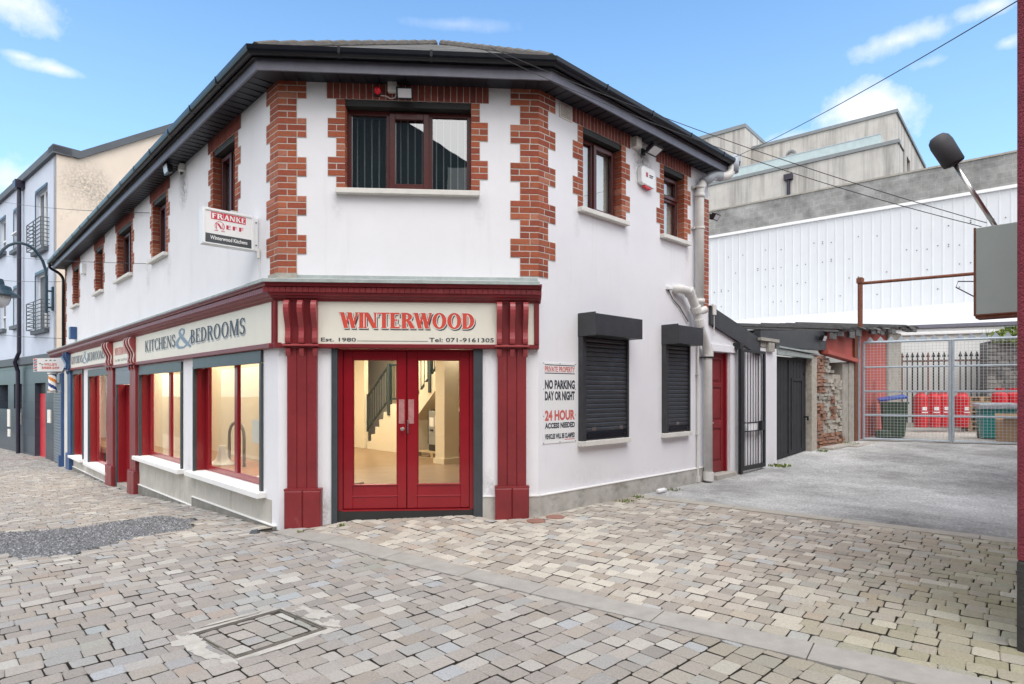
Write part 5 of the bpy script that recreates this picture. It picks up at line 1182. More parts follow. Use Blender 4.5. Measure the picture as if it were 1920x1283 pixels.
# ------------------------------------------------------------------ inside the lit shop
def interior_things():
    IW = Frame((.775, 10.79), dL, nL)
    def pallet(fr, u0, u1, w0, w1, z, label, group=None):
        t = thing('pallet', label, 'pallet', tuple(fr.pt((u0+u1)/2, (w0+w1)/2, z)), group)
        mb = MB()
        for i in range(7): a = w0+(w1-w0-.09)*i/6; mb.fbox(fr, u0, u1, a, a+.09, z+.122, z+.144)
        mb.build('top_board', M['wood'], t); mb = MB()
        for i in range(3): a = u0+(u1-u0-.09)*i/2; mb.fbox(fr, a, a+.09, w0, w1, z+.10, z+.121); [mb.fbox(fr, a, a+.09, w0+(w1-w0-.1)*j/2, w0+(w1-w0-.1)*j/2+.1, z+.02, z+.099) for j in range(3)]
        mb.build('block', M['wood'], t); mb = MB()
        for j in range(3): a = w0+(w1-w0-.1)*j/2; mb.fbox(fr, u0, u1, a, a+.1, z, z+.019)
        mb.build('base_board', M['wood'], t); return t
    pallet(IW, 2.75, 3.95, -.55, .25, .172, 'timber pallet on the shop floor under the grey cabinet')
    t = thing('steel_cabinet', 'grey steel cabinet standing on a pallet under the staircase', 'cabinet', tuple(IW.pt(3.3, -.1, .32)))
    mb = MB(); mb.fbox(IW, 2.85, 3.72, -.45, .05, .318, .46); mb.fbox(IW, 3.66, 3.76, -.45, .05, .46, 1.22); mb.build('rear_case', M['iron'], t)
    mb = MB(); mb.bbox(IW, 2.86, 3.64, -.40, .12, .46, 1.20, .01); d = mb.build('body', M['applgrey'], t)
    mb = MB(); mb.fbox(IW, 3.45, 3.60, .12, .124, .86, 1.06); mb.fbox(IW, 3.2, 3.4, .12, .124, .88, 1.10); mb.build('paper_label', M['paper'], d)
    mb = MB(); mb.fbox(IW, 3.47, 3.57, .12, .135, .76, .80); mb.fbox(IW, 3.30, 3.34, .12, .14, .70, .74); mb.fbox(IW, 3.14, 3.18, .12, .14, .70, .74); mb.build('knob', M['iron'], d)
    # a bent rail, flared white stands and a terracotta mat on the raised floor behind the shop window
    mb = MB(); mb.fbox(LW, 1.2, 4.6, -1.15, -.42, .362, .372); tag(mb.build('floor_mat', M['orange']), 'terracotta mat on the raised floor behind the shop window nearest the corner', 'mat')
    for u, w, lb in ((3.75, -.60, 'white flared stand by the bent rail, left of the window mullion'), (1.55, -.55, 'white flared stand at the corner end of the shop window')):
        c = LW.pt(u, w, .373); mb = MB(); mb.lathe(c, [(.26, 0), (.255, .012), (.17, .035), (.10, .10), (.07, .2), (.06, .32), (.02, .325)], 28); tag(mb.build('display_stand', M['white'], smooth=True), lb, 'stand', 'white flared stands in the shop window')
    mb = MB(); pts = [LW.pt(3.84, -.75, .37), LW.pt(3.84, -.75, .86)]+[LW.pt(3.495+.345*math.cos(math.radians(a_)), -.75, .86+.24*math.sin(math.radians(a_))) for a_ in range(20, 161, 20)]+[LW.pt(3.15, -.75, .84), LW.pt(3.15, -.75, .37)]
    mb.tube(pts, .026, 10); tag(mb.build('grab_rail', M['applgrey'], smooth=True), 'bent grey metal rail standing behind the large left shop window', 'rail')
    return pallet
PALLET = interior_things()
# ================================================================== LEFT BACKGROUND
BP = Vector((-15.2, 20.2)); dB = Vector((-.766, .643)).normalized(); nB = Vector((-dB.y, dB.x)); nB = nB if nB.dot(BP) < 0 else -nB
BW = Frame(BP, dB, nB); GW = Frame(BP, -nB, -dB)
def blue_building():
    t = thing('blue_building', 'three storey pale blue building with cream gable and dark tiled ground floor', 'building', (*BP, -1))
    wins = [(1.08, 2.62, 6.62, 8.74, 'big'), (4.92, 5.95, 7.17, 8.72, 'tilt'), (7.40, 8.5, 7.40, 8.80, ''), (.99, 2.66, 3.80, 5.80, 'big'), (4.95, 5.97, 4.20, 5.68, ''), (7.40, 8.5, 4.21, 5.73, ''), (10.4, 11.6, 7.3, 8.8, ''), (10.4, 11.6, 4.2, 5.7, '')]
    mb = MB(); mb.wall(BW, 0, 14, 2.9, 9.55, [w[:4] for w in wins], .35, back=0); mb.build('wall', M['bluewall'], t)
    low = [(1.35, 2.78, -.95, 1.93), (4.72, 6.0, .95, 1.92), (7.0, 8.6, .9, 1.9), (10, 12.5, .9, 1.9)]
    mb = MB(); mb.wall(BW, -.0, 14, -1.4, 2.62, low, .4, back=0); mb.build('tiled_wall', M['tile'], t, uv=True)
    mb = MB(); mb.fbox(BW, -.05, 14, -.3, .12, 2.62, 2.92); mb.build('string_course', M['bluegrey'], t, bevel=.02)
    sp2 = lambda u, z, ru, rz, amt: (tuple(GW.pt(u, 0, z)-Vector((BP.x, BP.y, -1))), (1/ru, 1/ru, 1/rz), amt)
    add_spots(M['creamwall'], [sp2(.8, 8.7, 1.0, 1.1, .85), sp2(1.3, 8.4, .5, 1.0, .6)])
    g = MB(); g.prism(GW, [(0, -1.4), (14, -1.4), (14, 14.6), (8.2, 14.6), (.63, 9.58), (0, 9.62)], -.35, -.001); g.build('gable_wall', M['creamwall'], t)
    c = MB(); c.prism(GW, [(-.12, 9.60), (.63, 9.56), (8.2, 14.58), (8.2, 14.85), (.66, 9.83), (-.12, 9.84)], -.5, .10); c.fbox(BW, -.1, 14, -.4, .12, 9.55, 9.80); c.build('parapet', M['bluegrey'], t)
    b = MB(); b.mesh([BW.pt(.2, -.4, 9.7), BW.pt(14, -.4, 9.7), BW.pt(14, -8, 14.5), BW.pt(.4, -8, 14.5)], [(0, 1, 2, 3)]); b.fbox(BW, 13.9, 14, -10, 0, -1.4, 9.6); b.fbox(BW, .3, 13.8, -2.6, -2.5, -1.4, 9.5); b.build('roof', M['bluegrey'], t)
    for i, (a, b_, z0, z1, kd) in enumerate(wins):
        mb = MB()
        for q in ((a, a+.07, z0, z1), (b_-.07, b_, z0, z1), (a+.07, b_-.07, z0, z0+.07), (a+.07, b_-.07, z1-.07, z1)): mb.fbox(BW, q[0], q[1], -.17, -.10, q[2], q[3])
        if kd == 'big': mb.fbox(BW, (a+b_)/2-.06, (a+b_)/2+.06, -.17, -.09, z0+.07, z1-.07)
        else: mb.fbox(BW, a+.07, b_-.07, -.17, -.09, z0+.5, z0+.57)
        if kd == 'tilt': mb.prism(BW, [(a+.1, z0+.6), (b_-.1, z0+.6), (b_-.1, z0+.66), (a+.1, z0+.66)], -.2, .12)
        w = mb.build('window', M['white'], t)
        mb = MB(); mb.fbox(BW, a+.07, b_-.07, -.14, -.13, z0+.07, z1-.07); mb.build('pane', mat('dark_pane', (.05, .065, .075), .08, .3, 1), w)
        mb = MB(); mb.fbox(BW, a-.12, b_+.12, -.3, .14, z0-.14, z0-.001); mb.build('sill', M['bluegrey'], w)
        mb = MB(); mb.fbox(BW, a-.0, b_+.0, -.2, .03, z1+.001, z1+.10)
        mb.fbox(BW, b_+.001, b_+.08, -.2, .02, z0, z1); mb.build('surround', M['lantern'], w)
        if kd == 'big':
            mb = MB(); zb = z0-.1
            for k in range(8):
                z = zb+.12+k*.135; bul = .24; mb.tube([BW.pt(a-.18, .0, z), BW.pt(a-.18, bul, z), BW.pt(b_+.14, bul, z), BW.pt(b_+.14, .0, z)], .016, 6)
            for u in (a-.18, (a+b_)/2, b_+.14): mb.tube([BW.pt(u, .24, zb+.10), BW.pt(u, .24, zb+.12+7*.135)], .016, 6)
            mb.build('balcony_rail', M['balc'], w)
    mb = MB(); u = 4.42; mb.tube([BW.pt(u, .14, 9.45), BW.pt(u, .14, 3.1), BW.pt(u+.25, .22, 2.75), BW.pt(u+.3, .12, 2.4), BW.pt(u+.25, .12, -1)], .07, 10); mb.fbox(BW, u-.22, u+.22, .0, .3, 9.3, 9.6); mb.build('downpipe', M['blueblack'], t)
    mb = MB(); mb.fbox(BW, 1.352, 2.778, -.20, -.15, -.95, 1.55); mb.fbox(BW, 1.5, 2.6, -.15, -.135, .45, 1.4); mb.fbox(BW, 1.5, 2.6, -.15, -.135, -.75, .3); d = mb.build('door', mat('bright_red_door', (.55, .02, .035), .4, .08), t)
    mb = MB(); mb.fbox(BW, 1.352, 2.778, -.20, -.16, 1.551, 1.928); mb.build('fanlight', M['dark'], d)
    mb = MB(); mb.fbox(BW, 4.72, 6.0, -.32, -.30, .95, 1.92); mb.fbox(BW, 7.0, 8.6, -.32, -.3, .9, 1.9); w = mb.build('shop_pane', mat('street_pane', (.06, .05, .05), .1, .8, 3, col2=(.30, .22, .16)), t)
    mb = MB(); mb.fbox(BW, 4.72, 4.80, -.30, -.2, .95, 1.92); mb.fbox(BW, 4.80, 6.0, -.30, -.2, .95, 1.02); mb.build('shop_frame', M['frame'], w)
    for u, z0, z1, m in ((.62, .55, 1.0, 'paper'), (4.75, .35, .8, 'paper'), (6.6, .2, .9, 'paper'), (6.55, -.2, .1, 'paper')):
        mb = MB(); mb.fbox(BW, u, u+.4, .001, .03, z0, z1); mb.build('notice', M[m], t)
blue_building()
def barber():
    t = thing('barber_shop', 'narrow blue trimmed barber shop front squeezed between the white shop and the dark tiled building', 'shop', (*(FL+dL*16.8), -.7))
    mb = MB(); mb.fbox(LW, 14.96, 15.77, .002, .03, -1.3, 2.27); mb.fbox(LW, 15.79, 18.1, -3, -.12, 2.2, 2.90); mb.build('wall', M['sill'], t)
    mb = MB(); mb.fbox(LW, 15.85, 18.0, -.12, .0, -1.3, 1.9); 
    for i in range(30): mb.wprism(LW, [(.0, -.9+i*.093), (.02, -.88+i*.093), (.02, -.84+i*.093), (.0, -.82+i*.093)], 15.9, 17.95)
    mb.build('roller_shutter', M['blindshop'], t)
    mb = MB(); mb.fbox(LW, 15.79, 15.95, .0, .10, -1.3, 2.2); mb.fbox(LW, 15.76, 15.99, .0, .16, -1.3, -.35); mb.fbox(LW, 14.96, 18.1, .031, .07, 2.28, 2.71); mb.build('blue_trim', M['bluetrim'], t)
    mb = MB(); mb.fbox(LW, 15.95, 17.95, -.05, .12, 1.9, 2.2); mb.build('shutter_box', M['fascia'], t)
barber()
def barber_sign():
    # projecting arrow board, parallel to the shop's end, out over the street
    P = FL+dL*14.9+nL*.12; F_ = Frame(P+nL*.74, -nL, -dL)
    t = thing('barber_sign', 'white arrow shaped barber shop sign with red and blue stripes projecting over the street', 'sign', (*P, 1.9))
    # keep the board's height from the picture: 2.2 to 2.75 m
    z0, z1 = 2.20, 2.62; L_ = .74
    mb = MB(); mb.prism(F_, [(0, z0), (L_*.90, z0+.02), (L_, (z0+z1)/2), (L_*.86, z1), (0, z1-.04)], -.05, .0); bd = mb.build('board', M['white'], t)
    for i in range(8):
        mb = MB(); z = z0+.02+i*.046; mb.prism(F_, [(.0, z+.014), (.08, z-.014), (.08, z+.012), (.0, z+.040)], 0, .004); mb.build('stripe', M['bluetrim'] if i % 2 == 0 else M['redink'], bd)
    mb = MB(); mb.text(F_, "WILLIE'S", .24, .54, z0+.18, z0+.255, .002, .001, .03); mb.text(F_, 'BARBER SHOP', .19, .60, z0+.08, z0+.155, .002, .001, .03); mb.build('lettering', M['redink'], bd, recalc=False)
    for x, z in ((.12, .22), (.26, .31), (.36, .32), (.46, .325), (.17, .19)): mb = MB(); mb.prism(F_, [(x, z0+z), (x+.06, z0+z+.012), (x+.05, z0+z+.03), (x+.012, z0+z+.025)], 0, .003); mb.build('drawing', M['ink'], bd)
    mb = MB(); mb.tube([F_.pt(.60, -.025, z0+.1), F_.pt(.84, -.025, z0+.1)], .02, 6); mb.build('bracket', M['iron'], t)
barber_sign()
def barber_pole():
    p = LW.pt(15.92, .30, 0); t = thing('barber_pole', 'barber pole with blue white and orange spiral stripes in a chrome bracket', 'barber pole', (p.x, p.y, 1.55))
    c = Vector((p.x, p.y, 1.58)); mb = MB(); mb.lathe(c, [(.07, 0), (.13, .01), (.13, .05), (.08, .07)], 18); mb.tube([c+Vector((0, 0, .03)), LW.pt(15.92, .0, 1.61)], .025, 8); mb.build('bracket', M['chrome'], t); mb = MB(); mb.lathe(c, [(.08, .56), (.13, .58), (.13, .62), (.07, .64)], 18); mb.tube([c+Vector((0, 0, .60)), LW.pt(15.92, .0, 2.18)], .025, 8); mb.build('bracket', M['chrome'], t)
    cols = [(.02, .05, .2), (.8, .8, .8), (.7, .22, .02), (.8, .8, .8)]; mb = MB(); n = 28; h = 22
    for j in range(h):
        for k in range(n):
            mb.col = cols[int((k/n*4*1+j/h*4*1.2)) % 4]; q = []
            for a, b in ((k, j), (k+1, j), (k+1, j+1), (k, j+1)): an = 2*math.pi*a/n; q.append(c+Vector((.105*math.cos(an), .105*math.sin(an), .07+.49*b/h)))
            mb.face(q)
    mb.build('striped_cylinder', mat('barber_stripes', (1, 1, 1), .3, .02, attr=True), t, col=True, recalc=False)
barber_pole()
def lantern():
    c = BW.pt(.35, .0, 5.3); o = nB; t = thing('wall_lantern', 'dark swan neck street lantern bracketed to the corner of the blue building', 'street lamp', tuple(c))
    mb = MB(); P = lambda w, z: BW.pt(.35, w, z)
    mb.fbox(BW, .28, .42, .0, .06, 4.35, 5.15); mb.tube([P(.03, 4.45), P(.20, 4.45)], .03, 8); mb.tube([P(.03, 5.0), P(.20, 5.0)], .03, 8)
    R_ = .66; pts = [P(.20, 4.25), P(.20, 5.45)]+[P(.20+R_-R_*math.cos(math.radians(a)), 5.45+1.02*math.sin(math.radians(a))) for a in range(15, 181, 15)]+[P(.20+2*R_, 5.2)]
    mb.tube(pts, .045, 8); mb.build('bracket', M['lantern'], t)
    b = P(.20+2*R_, 4.55); mb = MB(); mb.lathe(b, [(.05, .68), (.20, .66), (.22, .60), (.24, .48), (.40, .42), (.44, .30), (.62, .16), (.63, .13), (.36, .12)], 24); hd = mb.build('hood', M['lantern'], t)
    mb = MB(); mb.lathe(b, [(.40, .13), (.39, .0), (.33, -.14), (.2, -.24), (.02, -.27)], 24); mb.build('lamp_bowl', M['lampglass'], t, smooth=True)
lantern()
# ================================================================== RIGHT SIDE: LEAN-TO, STORES, YARD
YF = RW   # everything up to the yard gate stands on the line of the shop's right wall
def annex():
    t = thing('lean_to', 'white rendered lean-to with a sloping black fascia, red door and square pillar', 'annex', tuple(RW.pt(5.2, 0, .1)))
    mb = MB()
    u0, u1, d0, d1 = LEN_R+.001, 6.22, 4.40, 5.10
    mb.prism(YF, [(u0, -.8), (d0, -.8), (d0, 2.78), (u0, 2.80)], -.3, -.002)
    mb.prism(YF, [(d0, 2.335), (d1, 2.335), (d1, 2.67), (d0, 2.76)], -.3, -.003); mb.prism(YF, [(d1, -.8), (u1, -.8), (u1, 2.32), (d1, 2.66)], -.3, -.002)
    mb.build('wall', M['render'], t)
    mb = MB(); mb.bbox(YF, d0-.03, d1+.30, .0, .025, 2.335, 2.46, .004); mb.build('lintel', M['render'], t)
    mb = MB(); mb.prism(YF, [(u0, 2.80), (6.24, 2.33), (6.24, 2.66), (u0, 3.11)], -.06, .05); mb.build('fascia_board', M['shutter'], t)
    mb = MB(); mb.mesh([YF.pt(u0, .04, 3.12), YF.pt(6.3, .04, 2.66), YF.pt(6.3, -4, 2.9), YF.pt(u0, -4, 3.3)], [(0, 1, 2, 3)]); mb.build('roof', M['sheet_dark'], t, recalc=False)
    # red six-panel door in its reveal
    mb = MB(); w0, w1 = -.17, -.11; mb.fbox(YF, d0+.004, d1-.004, w0, w1-.02, .17, 2.33); 
    for a, b, c, d in ((d0+.004, d0+.14, .17, 2.33), (d1-.14, d1-.004, .17, 2.33), (d0+.14, d1-.14, .17, .36), (d0+.14, d1-.14, .96, 1.10), (d0+.14, d1-.14, 1.70, 1.78), (d0+.14, d1-.14, 2.2, 2.33)): mb.bbox(YF, a, b, w1-.02, w1, c, d, .008)
    for c, d in ((.40, .92), (1.14, 1.66), (1.82, 2.16)): mb.bbox(YF, d0+.18, d1-.18, w1-.02, w1-.006, c, d, .012)
    d_ = mb.build('door', M['dullred'], t); mb = MB(); mb.bbox(YF, d0+.02, d0+.14, w1, w1+.01, 1.02, 1.14, .002); mb.tube([YF.pt(d0+.08, w1+.01, 1.07), YF.pt(d0+.08, w1+.06, 1.07), YF.pt(d0+.16, w1+.06, 1.07)], .012, 8); mb.build('handle', M['chrome'], d_)
    mb = MB(); mb.fbox(YF, d1-.05, d1-.003, -.11, -.06, .17, 2.33); mb.build('door_frame', M['red'], t)
    mb = MB(); mb.fbox(YF, d0-.02, d1+.02, -.3, .12, -.1, .165); mb.build('doorstep', M['cement'], t)
    mb = MB(); mb.bbox(YF, 6.24, 7.03, -.35, .05, -.6, 2.50, .02); p = mb.build('pillar', M['render'], t)
    mb = MB(); mb.fbox(YF, 6.13, 6.98, -.4, .12, 2.62, 2.68); mb.fbox(YF, 6.24, 6.9, -.4, .06, 2.50, 2.62); mb.fbox(YF, 6.5, 6.78, .06, .11, 2.42, 2.60); mb.build('pillar_cap', M['oldconc'], p)
    mb = MB(); mb.bbox(YF, 4.33, 4.44, .02, .07, 2.96, 3.14, .004); mb.tube([YF.pt(4.38, .052, 2.98), YF.pt(4.39, .052, 2.6)], .008, 6); tag(mb.build('junction_box', M['sill']), 'small pale box with a cable at the high end of the lean-to fascia', 'junction box')
annex()
def iron_gate():
    t = thing('iron_gate', 'tall black iron barred gate folded open against the white lean-to', 'gate', tuple(YF.pt(5.32, .1, .1))); w = .10; gz = .14
    mb = MB(); mb.fbox(YF, 5.26, 5.33, w-.03, w+.03, gz-.03, 2.46); mb.fbox(YF, 5.20, 5.33, w-.10, w+.04, 2.40, 2.52); mb.build('hinge_post', M['iron'], t)
    mb = MB(); mb.fbox(YF, 5.36, 6.33, w-.02, w+.02, gz+.02, gz+.10); mb.fbox(YF, 5.36, 6.33, w-.02, w+.02, 2.36, 2.41); mb.fbox(YF, 5.36, 5.40, w-.02, w+.02, gz+.1, 2.36); mb.fbox(YF, 6.27, 6.33, w-.02, w+.02, gz+.1, 2.36); mb.fbox(YF, 5.36, 6.33, w-.012, w+.012, 1.03, 1.05); mb.fbox(YF, 5.36, 6.33, w-.012, w+.012, .87, .89); mb.build('frame', M['iron'], t)
    for i in range(7):
        u = 5.47+i*.115; mb = MB(); mb.tube([YF.pt(u, w, gz+.1), YF.pt(u, w, 2.37)], .008, 6); mb.build('bar', M['iron'], t)
    mb = MB(); mb.fbox(YF, 5.62, 5.98, w-.004, w+.004, .89, 1.03); mb.build('plate', M['white'], t)
    mb = MB(); mb.fbox(YF, 6.12, 6.27, w-.03, w+.03, .88, 1.06); mb.build('lock_box', M['iron'], t)
iron_gate()
def stores():
    t = thing('timber_gates', 'pair of tall black boarded timber gates with a wicket door beside the white pillar', 'gate', tuple(YF.pt(8.0, 0, .2)))
    g = lambda u: ground(*YF.pt(u, 0, 0).xy); mb = MB()
    for i in range(11):
        a = 7.06+i*.176; mb.bbox(YF, a+.003, a+.173, -.16, -.11, g(a)+.02, 2.36, .004)
    lf = mb.build('boarding', M['gate_black'], t)
    mb = MB(); 
    for a, b, c, d in ((7.98, 8.08, .27, 2.3), (8.14, 8.20, .35, 1.92), (8.72, 8.78, .35, 1.92), (8.20, 8.72, 1.86, 1.92), (7.06, 8.99, 2.30, 2.37)): mb.bbox(YF, a, b, -.11, -.09, c, d, .003)
    mb.build('wicket_frame', M['gate_black'], t)
    mb = MB(); mb.tube([YF.pt(8.90, -.1, 1.05), YF.pt(8.90, -.03, 1.05), YF.pt(8.9, -.03, .97)], .025, 8); mb.build('latch', M['iron'], t); mb = MB(); mb.fbox(YF, 8.86, 8.94, -.11, -.09, 2.0, 2.06); mb.build('hinge', M['iron'], t)
    s = thing('store_roof', 'long black fascia and flat roof over the timber gates', 'roof', tuple(YF.pt(8, 0, 2.5)))
    mb = MB(); mb.prism(YF, [(7.0, 2.53), (9.86, 2.60), (9.95, 3.08), (6.3, 2.83), (6.3, 2.68), (7.0, 2.68)], -.10, .03); mb.build('fascia_board', M['shutter'], s)
    mb = MB(); mb.prism(YF, [(7.04, 2.385), (9.0, 2.375), (9.0, 2.44), (7.04, 2.525)], -.02, .06); mb.prism(YF, [(7.04, 2.527), (9.25, 2.48), (9.25, 2.51), (7.04, 2.56)], -.1, .10); mb.build('flashing', M['lead'], s)
    mb = MB(); mb.mesh([YF.pt(6.3, .03, 2.84), YF.pt(9.9, .03, 3.07), YF.pt(9.9, -4, 3.2), YF.pt(6.3, -4, 3.0)], [(0, 1, 2, 3)]); mb.fbox(YF, 7.04, 13.8, -4, -3.9, -.2, 2.9); mb.build('roof_sheet', M['sheet_dark'], s, recalc=False)
    floodlight(YF, 9.45, 2.86, 'small black floodlight on the black fascia above the timber gates', 20, .22, w=.12)
    # ruined pier and wall: rubble stones and broken brick set in crumbling mortar
    r = thing('ruined_wall', 'crumbling brick and rubble wall with flaking plaster beside the timber gates', 'wall', tuple(YF.pt(10.3, -.1, .3))); rnd = random.Random(8)
    mb = MB(); mb.fbox(YF, 9.0, 9.32, -.5, .02, -.3, 2.42); mb.build('plastered_jamb', M['lime'], r)
    mb = MB(); mb.fbox(YF, 9.321, 11.15, -.6, -.06, -.3, 2.05); mb.fbox(YF, 9.321, 10.35, -.6, -.06, 2.051, 2.44); mb.build('core', M['lime'], r)
    st = MB(); z = .30
    while z < 2.42:
        h = .075; u = 9.34+rnd.uniform(0, .1); 
        brick_zone = lambda u, z: (u < 9.8 and (z < 1.3 or 1.55 < z)) or (10.3 < u < 10.6 and .9 < z < 1.5) or z < .62
        while u < 11.1:
            b = brick_zone(u, z); L_ = .215 if b else rnd.uniform(.12, .3)
            if (z < 2.0 or u < 10.3) and rnd.random() > (.14 if b else .38):
                c = rnd.choice([(.33, .17, .11), (.30, .15, .10), (.36, .20, .14), (.25, .15, .11)]) if b else rnd.choice([(.44, .405, .35), (.48, .45, .39), (.40, .37, .32), (.50, .47, .41)])
                if not b and u < 10.3: c = tuple(v*.85 for v in c)
                kk = rnd.uniform(.88, 1.1); st.col = tuple(v*kk for v in c); o = rnd.uniform(-.022, .010)-(.012 if not b else 0); e = lambda: rnd.uniform(-.012, .012)
                hh = h if b else rnd.uniform(.06, .11)
                st.hexa([YF.pt(u+e(), o, z+e()), YF.pt(u+L_-.012+e(), o+e(), z+e()), YF.pt(u+L_-.012, -.2, z), YF.pt(u, -.2, z), YF.pt(u+e(), o+e(), z+hh-.010+e()), YF.pt(u+L_-.012+e(), o, z+hh-.010+e()), YF.pt(u+L_-.012, -.2, z+hh), YF.pt(u, -.2, z+hh)])
            u += L_
        z += h+.006
    st.build('stonework', M['rubble'], r, col=True)
    mb = MB(); mb.bbox(YF, 11.16, 11.55, -.55, .0, -.2, 2.35, .02); mb.bbox(YF, 11.56, 11.93, -.5, .03, -.2, 2.38, .02); mb.build('concrete_pier', M['oldconc'], r)
    mb = MB(); 
    for a, b, w0, w1, z in ((9.4, 11.3, .05, .35, .34), (10.4, 12.4, .36, .55, .33)): mb.fbox(YF, a, b, w0, w1, 0, z)
    mb.build('footing', M['cement'], r, bevel=.01)
    mb = MB(); mb.fbox(YF, 11.95, 12.20, -.1, .04, .1, 3.2); tag(mb.build('steel_stanchion', M['rust']), 'rusty brown steel stanchion between the ruined wall and the yard gate post', 'post')
    # red sheeted shed
    s = thing('red_shed', 'shed of faded red sheet with a ragged dark corrugated roof behind the yard gate', 'shed', tuple(YF.pt(12, 0, .3)))
    def corr(mb_, fr, u0, u1, z0, z1, w, p=.076, a=.012):
        n = int((u1-u0)/(p/2)); pts = [(u0+(u1-u0)*i/n, w+(a if i % 2 else -a)) for i in range(n+1)]
        vs = [fr.pt(u, ww, z) for z in (z0, z1) for u, ww in pts]; mb_.mesh(vs, [(i, i+1, n+2+i, n+1+i) for i in range(n)])
    mb = MB(); mb.prism(YF, [(10.0, 2.56), (12.0, 2.47), (12.0, 3.2), (10.0, 3.05)], -.06, -.02); mb.prism(YF, [(9.75, 2.52), (12.0, 2.38), (12.0, 2.47), (9.75, 2.61)], -.10, .12); corr(mb, YF, 12.4, 14.9, .32, 3.30, -.02, .17, .012); sh = mb.build('sheet_wall', M['sheet_red'], s)
    mb = MB(); mb.fbox(YF, 13.75, 14.35, -.008, .005, .5, 1.95); mb.fbox(YF, 13.8, 14.3, .005, .012, .55, 1.9); mb.build('hatch', M['sheet_red'], sh)
    mb = MB(); mb.fbox(YF, 14.91, 16.3, -.6, .06, -.1, 3.42); mb.build('rendered_pier', M['oldconc'], s, bevel=.02)
    mb = MB(); rnd = random.Random(4); u = 9.75
    while u < 17.2:
        l = rnd.uniform(.25, .6); z = 3.04+.085*(u-9.75)+rnd.uniform(-.03, .05); mb.hexa([YF.pt(u, .28+rnd.uniform(-.1, .12), z), YF.pt(u+l, .28+rnd.uniform(-.1, .12), z), YF.pt(u+l, -3.0, z+.35), YF.pt(u, -3.0, z+.35), YF.pt(u, .27, z+.045), YF.pt(u+l, .27, z+.045), YF.pt(u+l, -3.0, z+.40), YF.pt(u, -3.0, z+.40)])
        if rnd.random() < .7: mb.fbox(YF, u, u+l*.8, .15, .22, z-rnd.uniform(.10, .25), z-.01)
        u += l*.96
    mb.build('roof', M['sheet_dark'], s)
    mb = MB(); a = YF.pt(12.16, .1, 3.28); b = YF.pt(12.16, .1, 4.62); mb.tube([a, b], .06, 10); mb.fbox(YF, 12.08, 12.25, .03, .17, 4.47, 4.60)
    p = thing('rusty_pole', 'rusty upright pipe on the shed roof carrying a long horizontal pole', 'pole', tuple(a)); mb.build('upright', M['rust'], p)
    mb = MB(); mb.tube([YF.pt(12.16, .1, 4.50), Vector((9.4, 11.2, 4.02)), Vector((6.1, 6.9, 2.92)) if False else Vector((9.6, 11.4, 4.0))], .035, 8); 
    mb = MB(); mb.tube([YF.pt(12.2, .1, 4.47), Vector((11.2, 14.2, 4.42)), Vector((12.6, 13.9, 4.46))], .04, 8); mb.build('cross_pole', M['rust'], p)
stores()
GP = Vector((9.30, 16.2)); gd = Vector((.875, -.48)).normalized(); gn = Vector((gd.y, -gd.x)); GF = Frame(GP, gd, gn)
def yard_gate():
    g0 = .34
    mb = MB(); mb.bbox(GF, -.16, .02, -.09, .09, -.1, 3.12, .01); tag(mb.build('gate_post', M['steel']), 'square galvanised steel post carrying the left leaf of the yard gate', 'post')
    def leaf(u0, u1, label):
        t = thing('yard_gate', label, 'gate', tuple(GF.pt(u0, 0, g0)), 'galvanised mesh leaves of the yard gate'); zt = 2.93; zb = g0+.03
        mb = MB()
        for u in (u0, u1): mb.tube([GF.pt(u, 0, zb), GF.pt(u, 0, zt)], .032, 8)
        for z in (zb, zt): mb.tube([GF.pt(u0, 0, z), GF.pt(u1, 0, z)], .032, 8)
        for z in (1.0, 1.63, 2.27): mb.tube([GF.pt(u0, 0, z), GF.pt(u1, 0, z)], .026, 8)
        mb.build('frame', M['steel'], t)
        mb = MB(); u = u0+.075
        while u < u1-.03: mb.fbox(GF, u, u+.006, .03, .036, zb, zt); u += .0755
        z = zb+.075
        while z < zt: mb.fbox(GF, u0, u1, .024, .030, z, z+.006); z += .0755
        mb.build('wire_mesh', M['wire'], t)
        mb = MB(); u = u0+.06
        while u < u1-.1: mb.prism(GF, [(u, zt+.03), (u+.17, zt+.03), (u+.085, zt+.15)], -.006, .006); u += .235
        mb.build('spike_strip', M['steel'], t)
        mb = MB(); mb.tube([GF.pt(u1 if u0 < 1 else u0, -.01, g0-.08), GF.pt(u1 if u0 < 1 else u0, -.01, g0+.35)], .018, 6); mb.build('drop_bolt', M['iron'], t)
    leaf(.10, 1.975, 'left mesh leaf of the yard gate, hung on the galvanised post'); leaf(2.04, 3.95, 'right mesh leaf of the yard gate, running behind the crimson wall')
yard_gate()
def yard_ground():
    mb = MB(); pts = [GF.pt(-1.0, .25, 0), GF.pt(5, .25, 0), GF.pt(9, -8, 0), GF.pt(2, -10, 0), YF.pt(18, -.3, 0), GF.pt(-1.0, -.4, 0)]
    n = 24; vs = []
    for j in range(n+1):
        for i in range(n+1): p = GF.pt(-1.2+9*i/n, .18-9*j/n, 0); vs.append((p.x, p.y, ground(p.x, p.y)+.012))
    mb.mesh(vs, [(j*(n+1)+i, j*(n+1)+i+1, (j+1)*(n+1)+i+1, (j+1)*(n+1)+i) for j in range(n) for i in range(n)]); tag(mb.build('yard_concrete', M['cement'], loc=(0, 0, 0)), kind='structure')
    mb = MB(); mb.fbox(GF, -.2, 4.5, -.12, .16, .0, .335); tag(mb.build('gate_sill', M['kerb'], bevel=.01), kind='structure')
yard_ground()
WP = Vector((13.5, 21.)); wd = Vector((.914, -.405)).normalized(); wn = Vector((wd.y, -wd.x)); WF = Frame(WP, wd, wn)
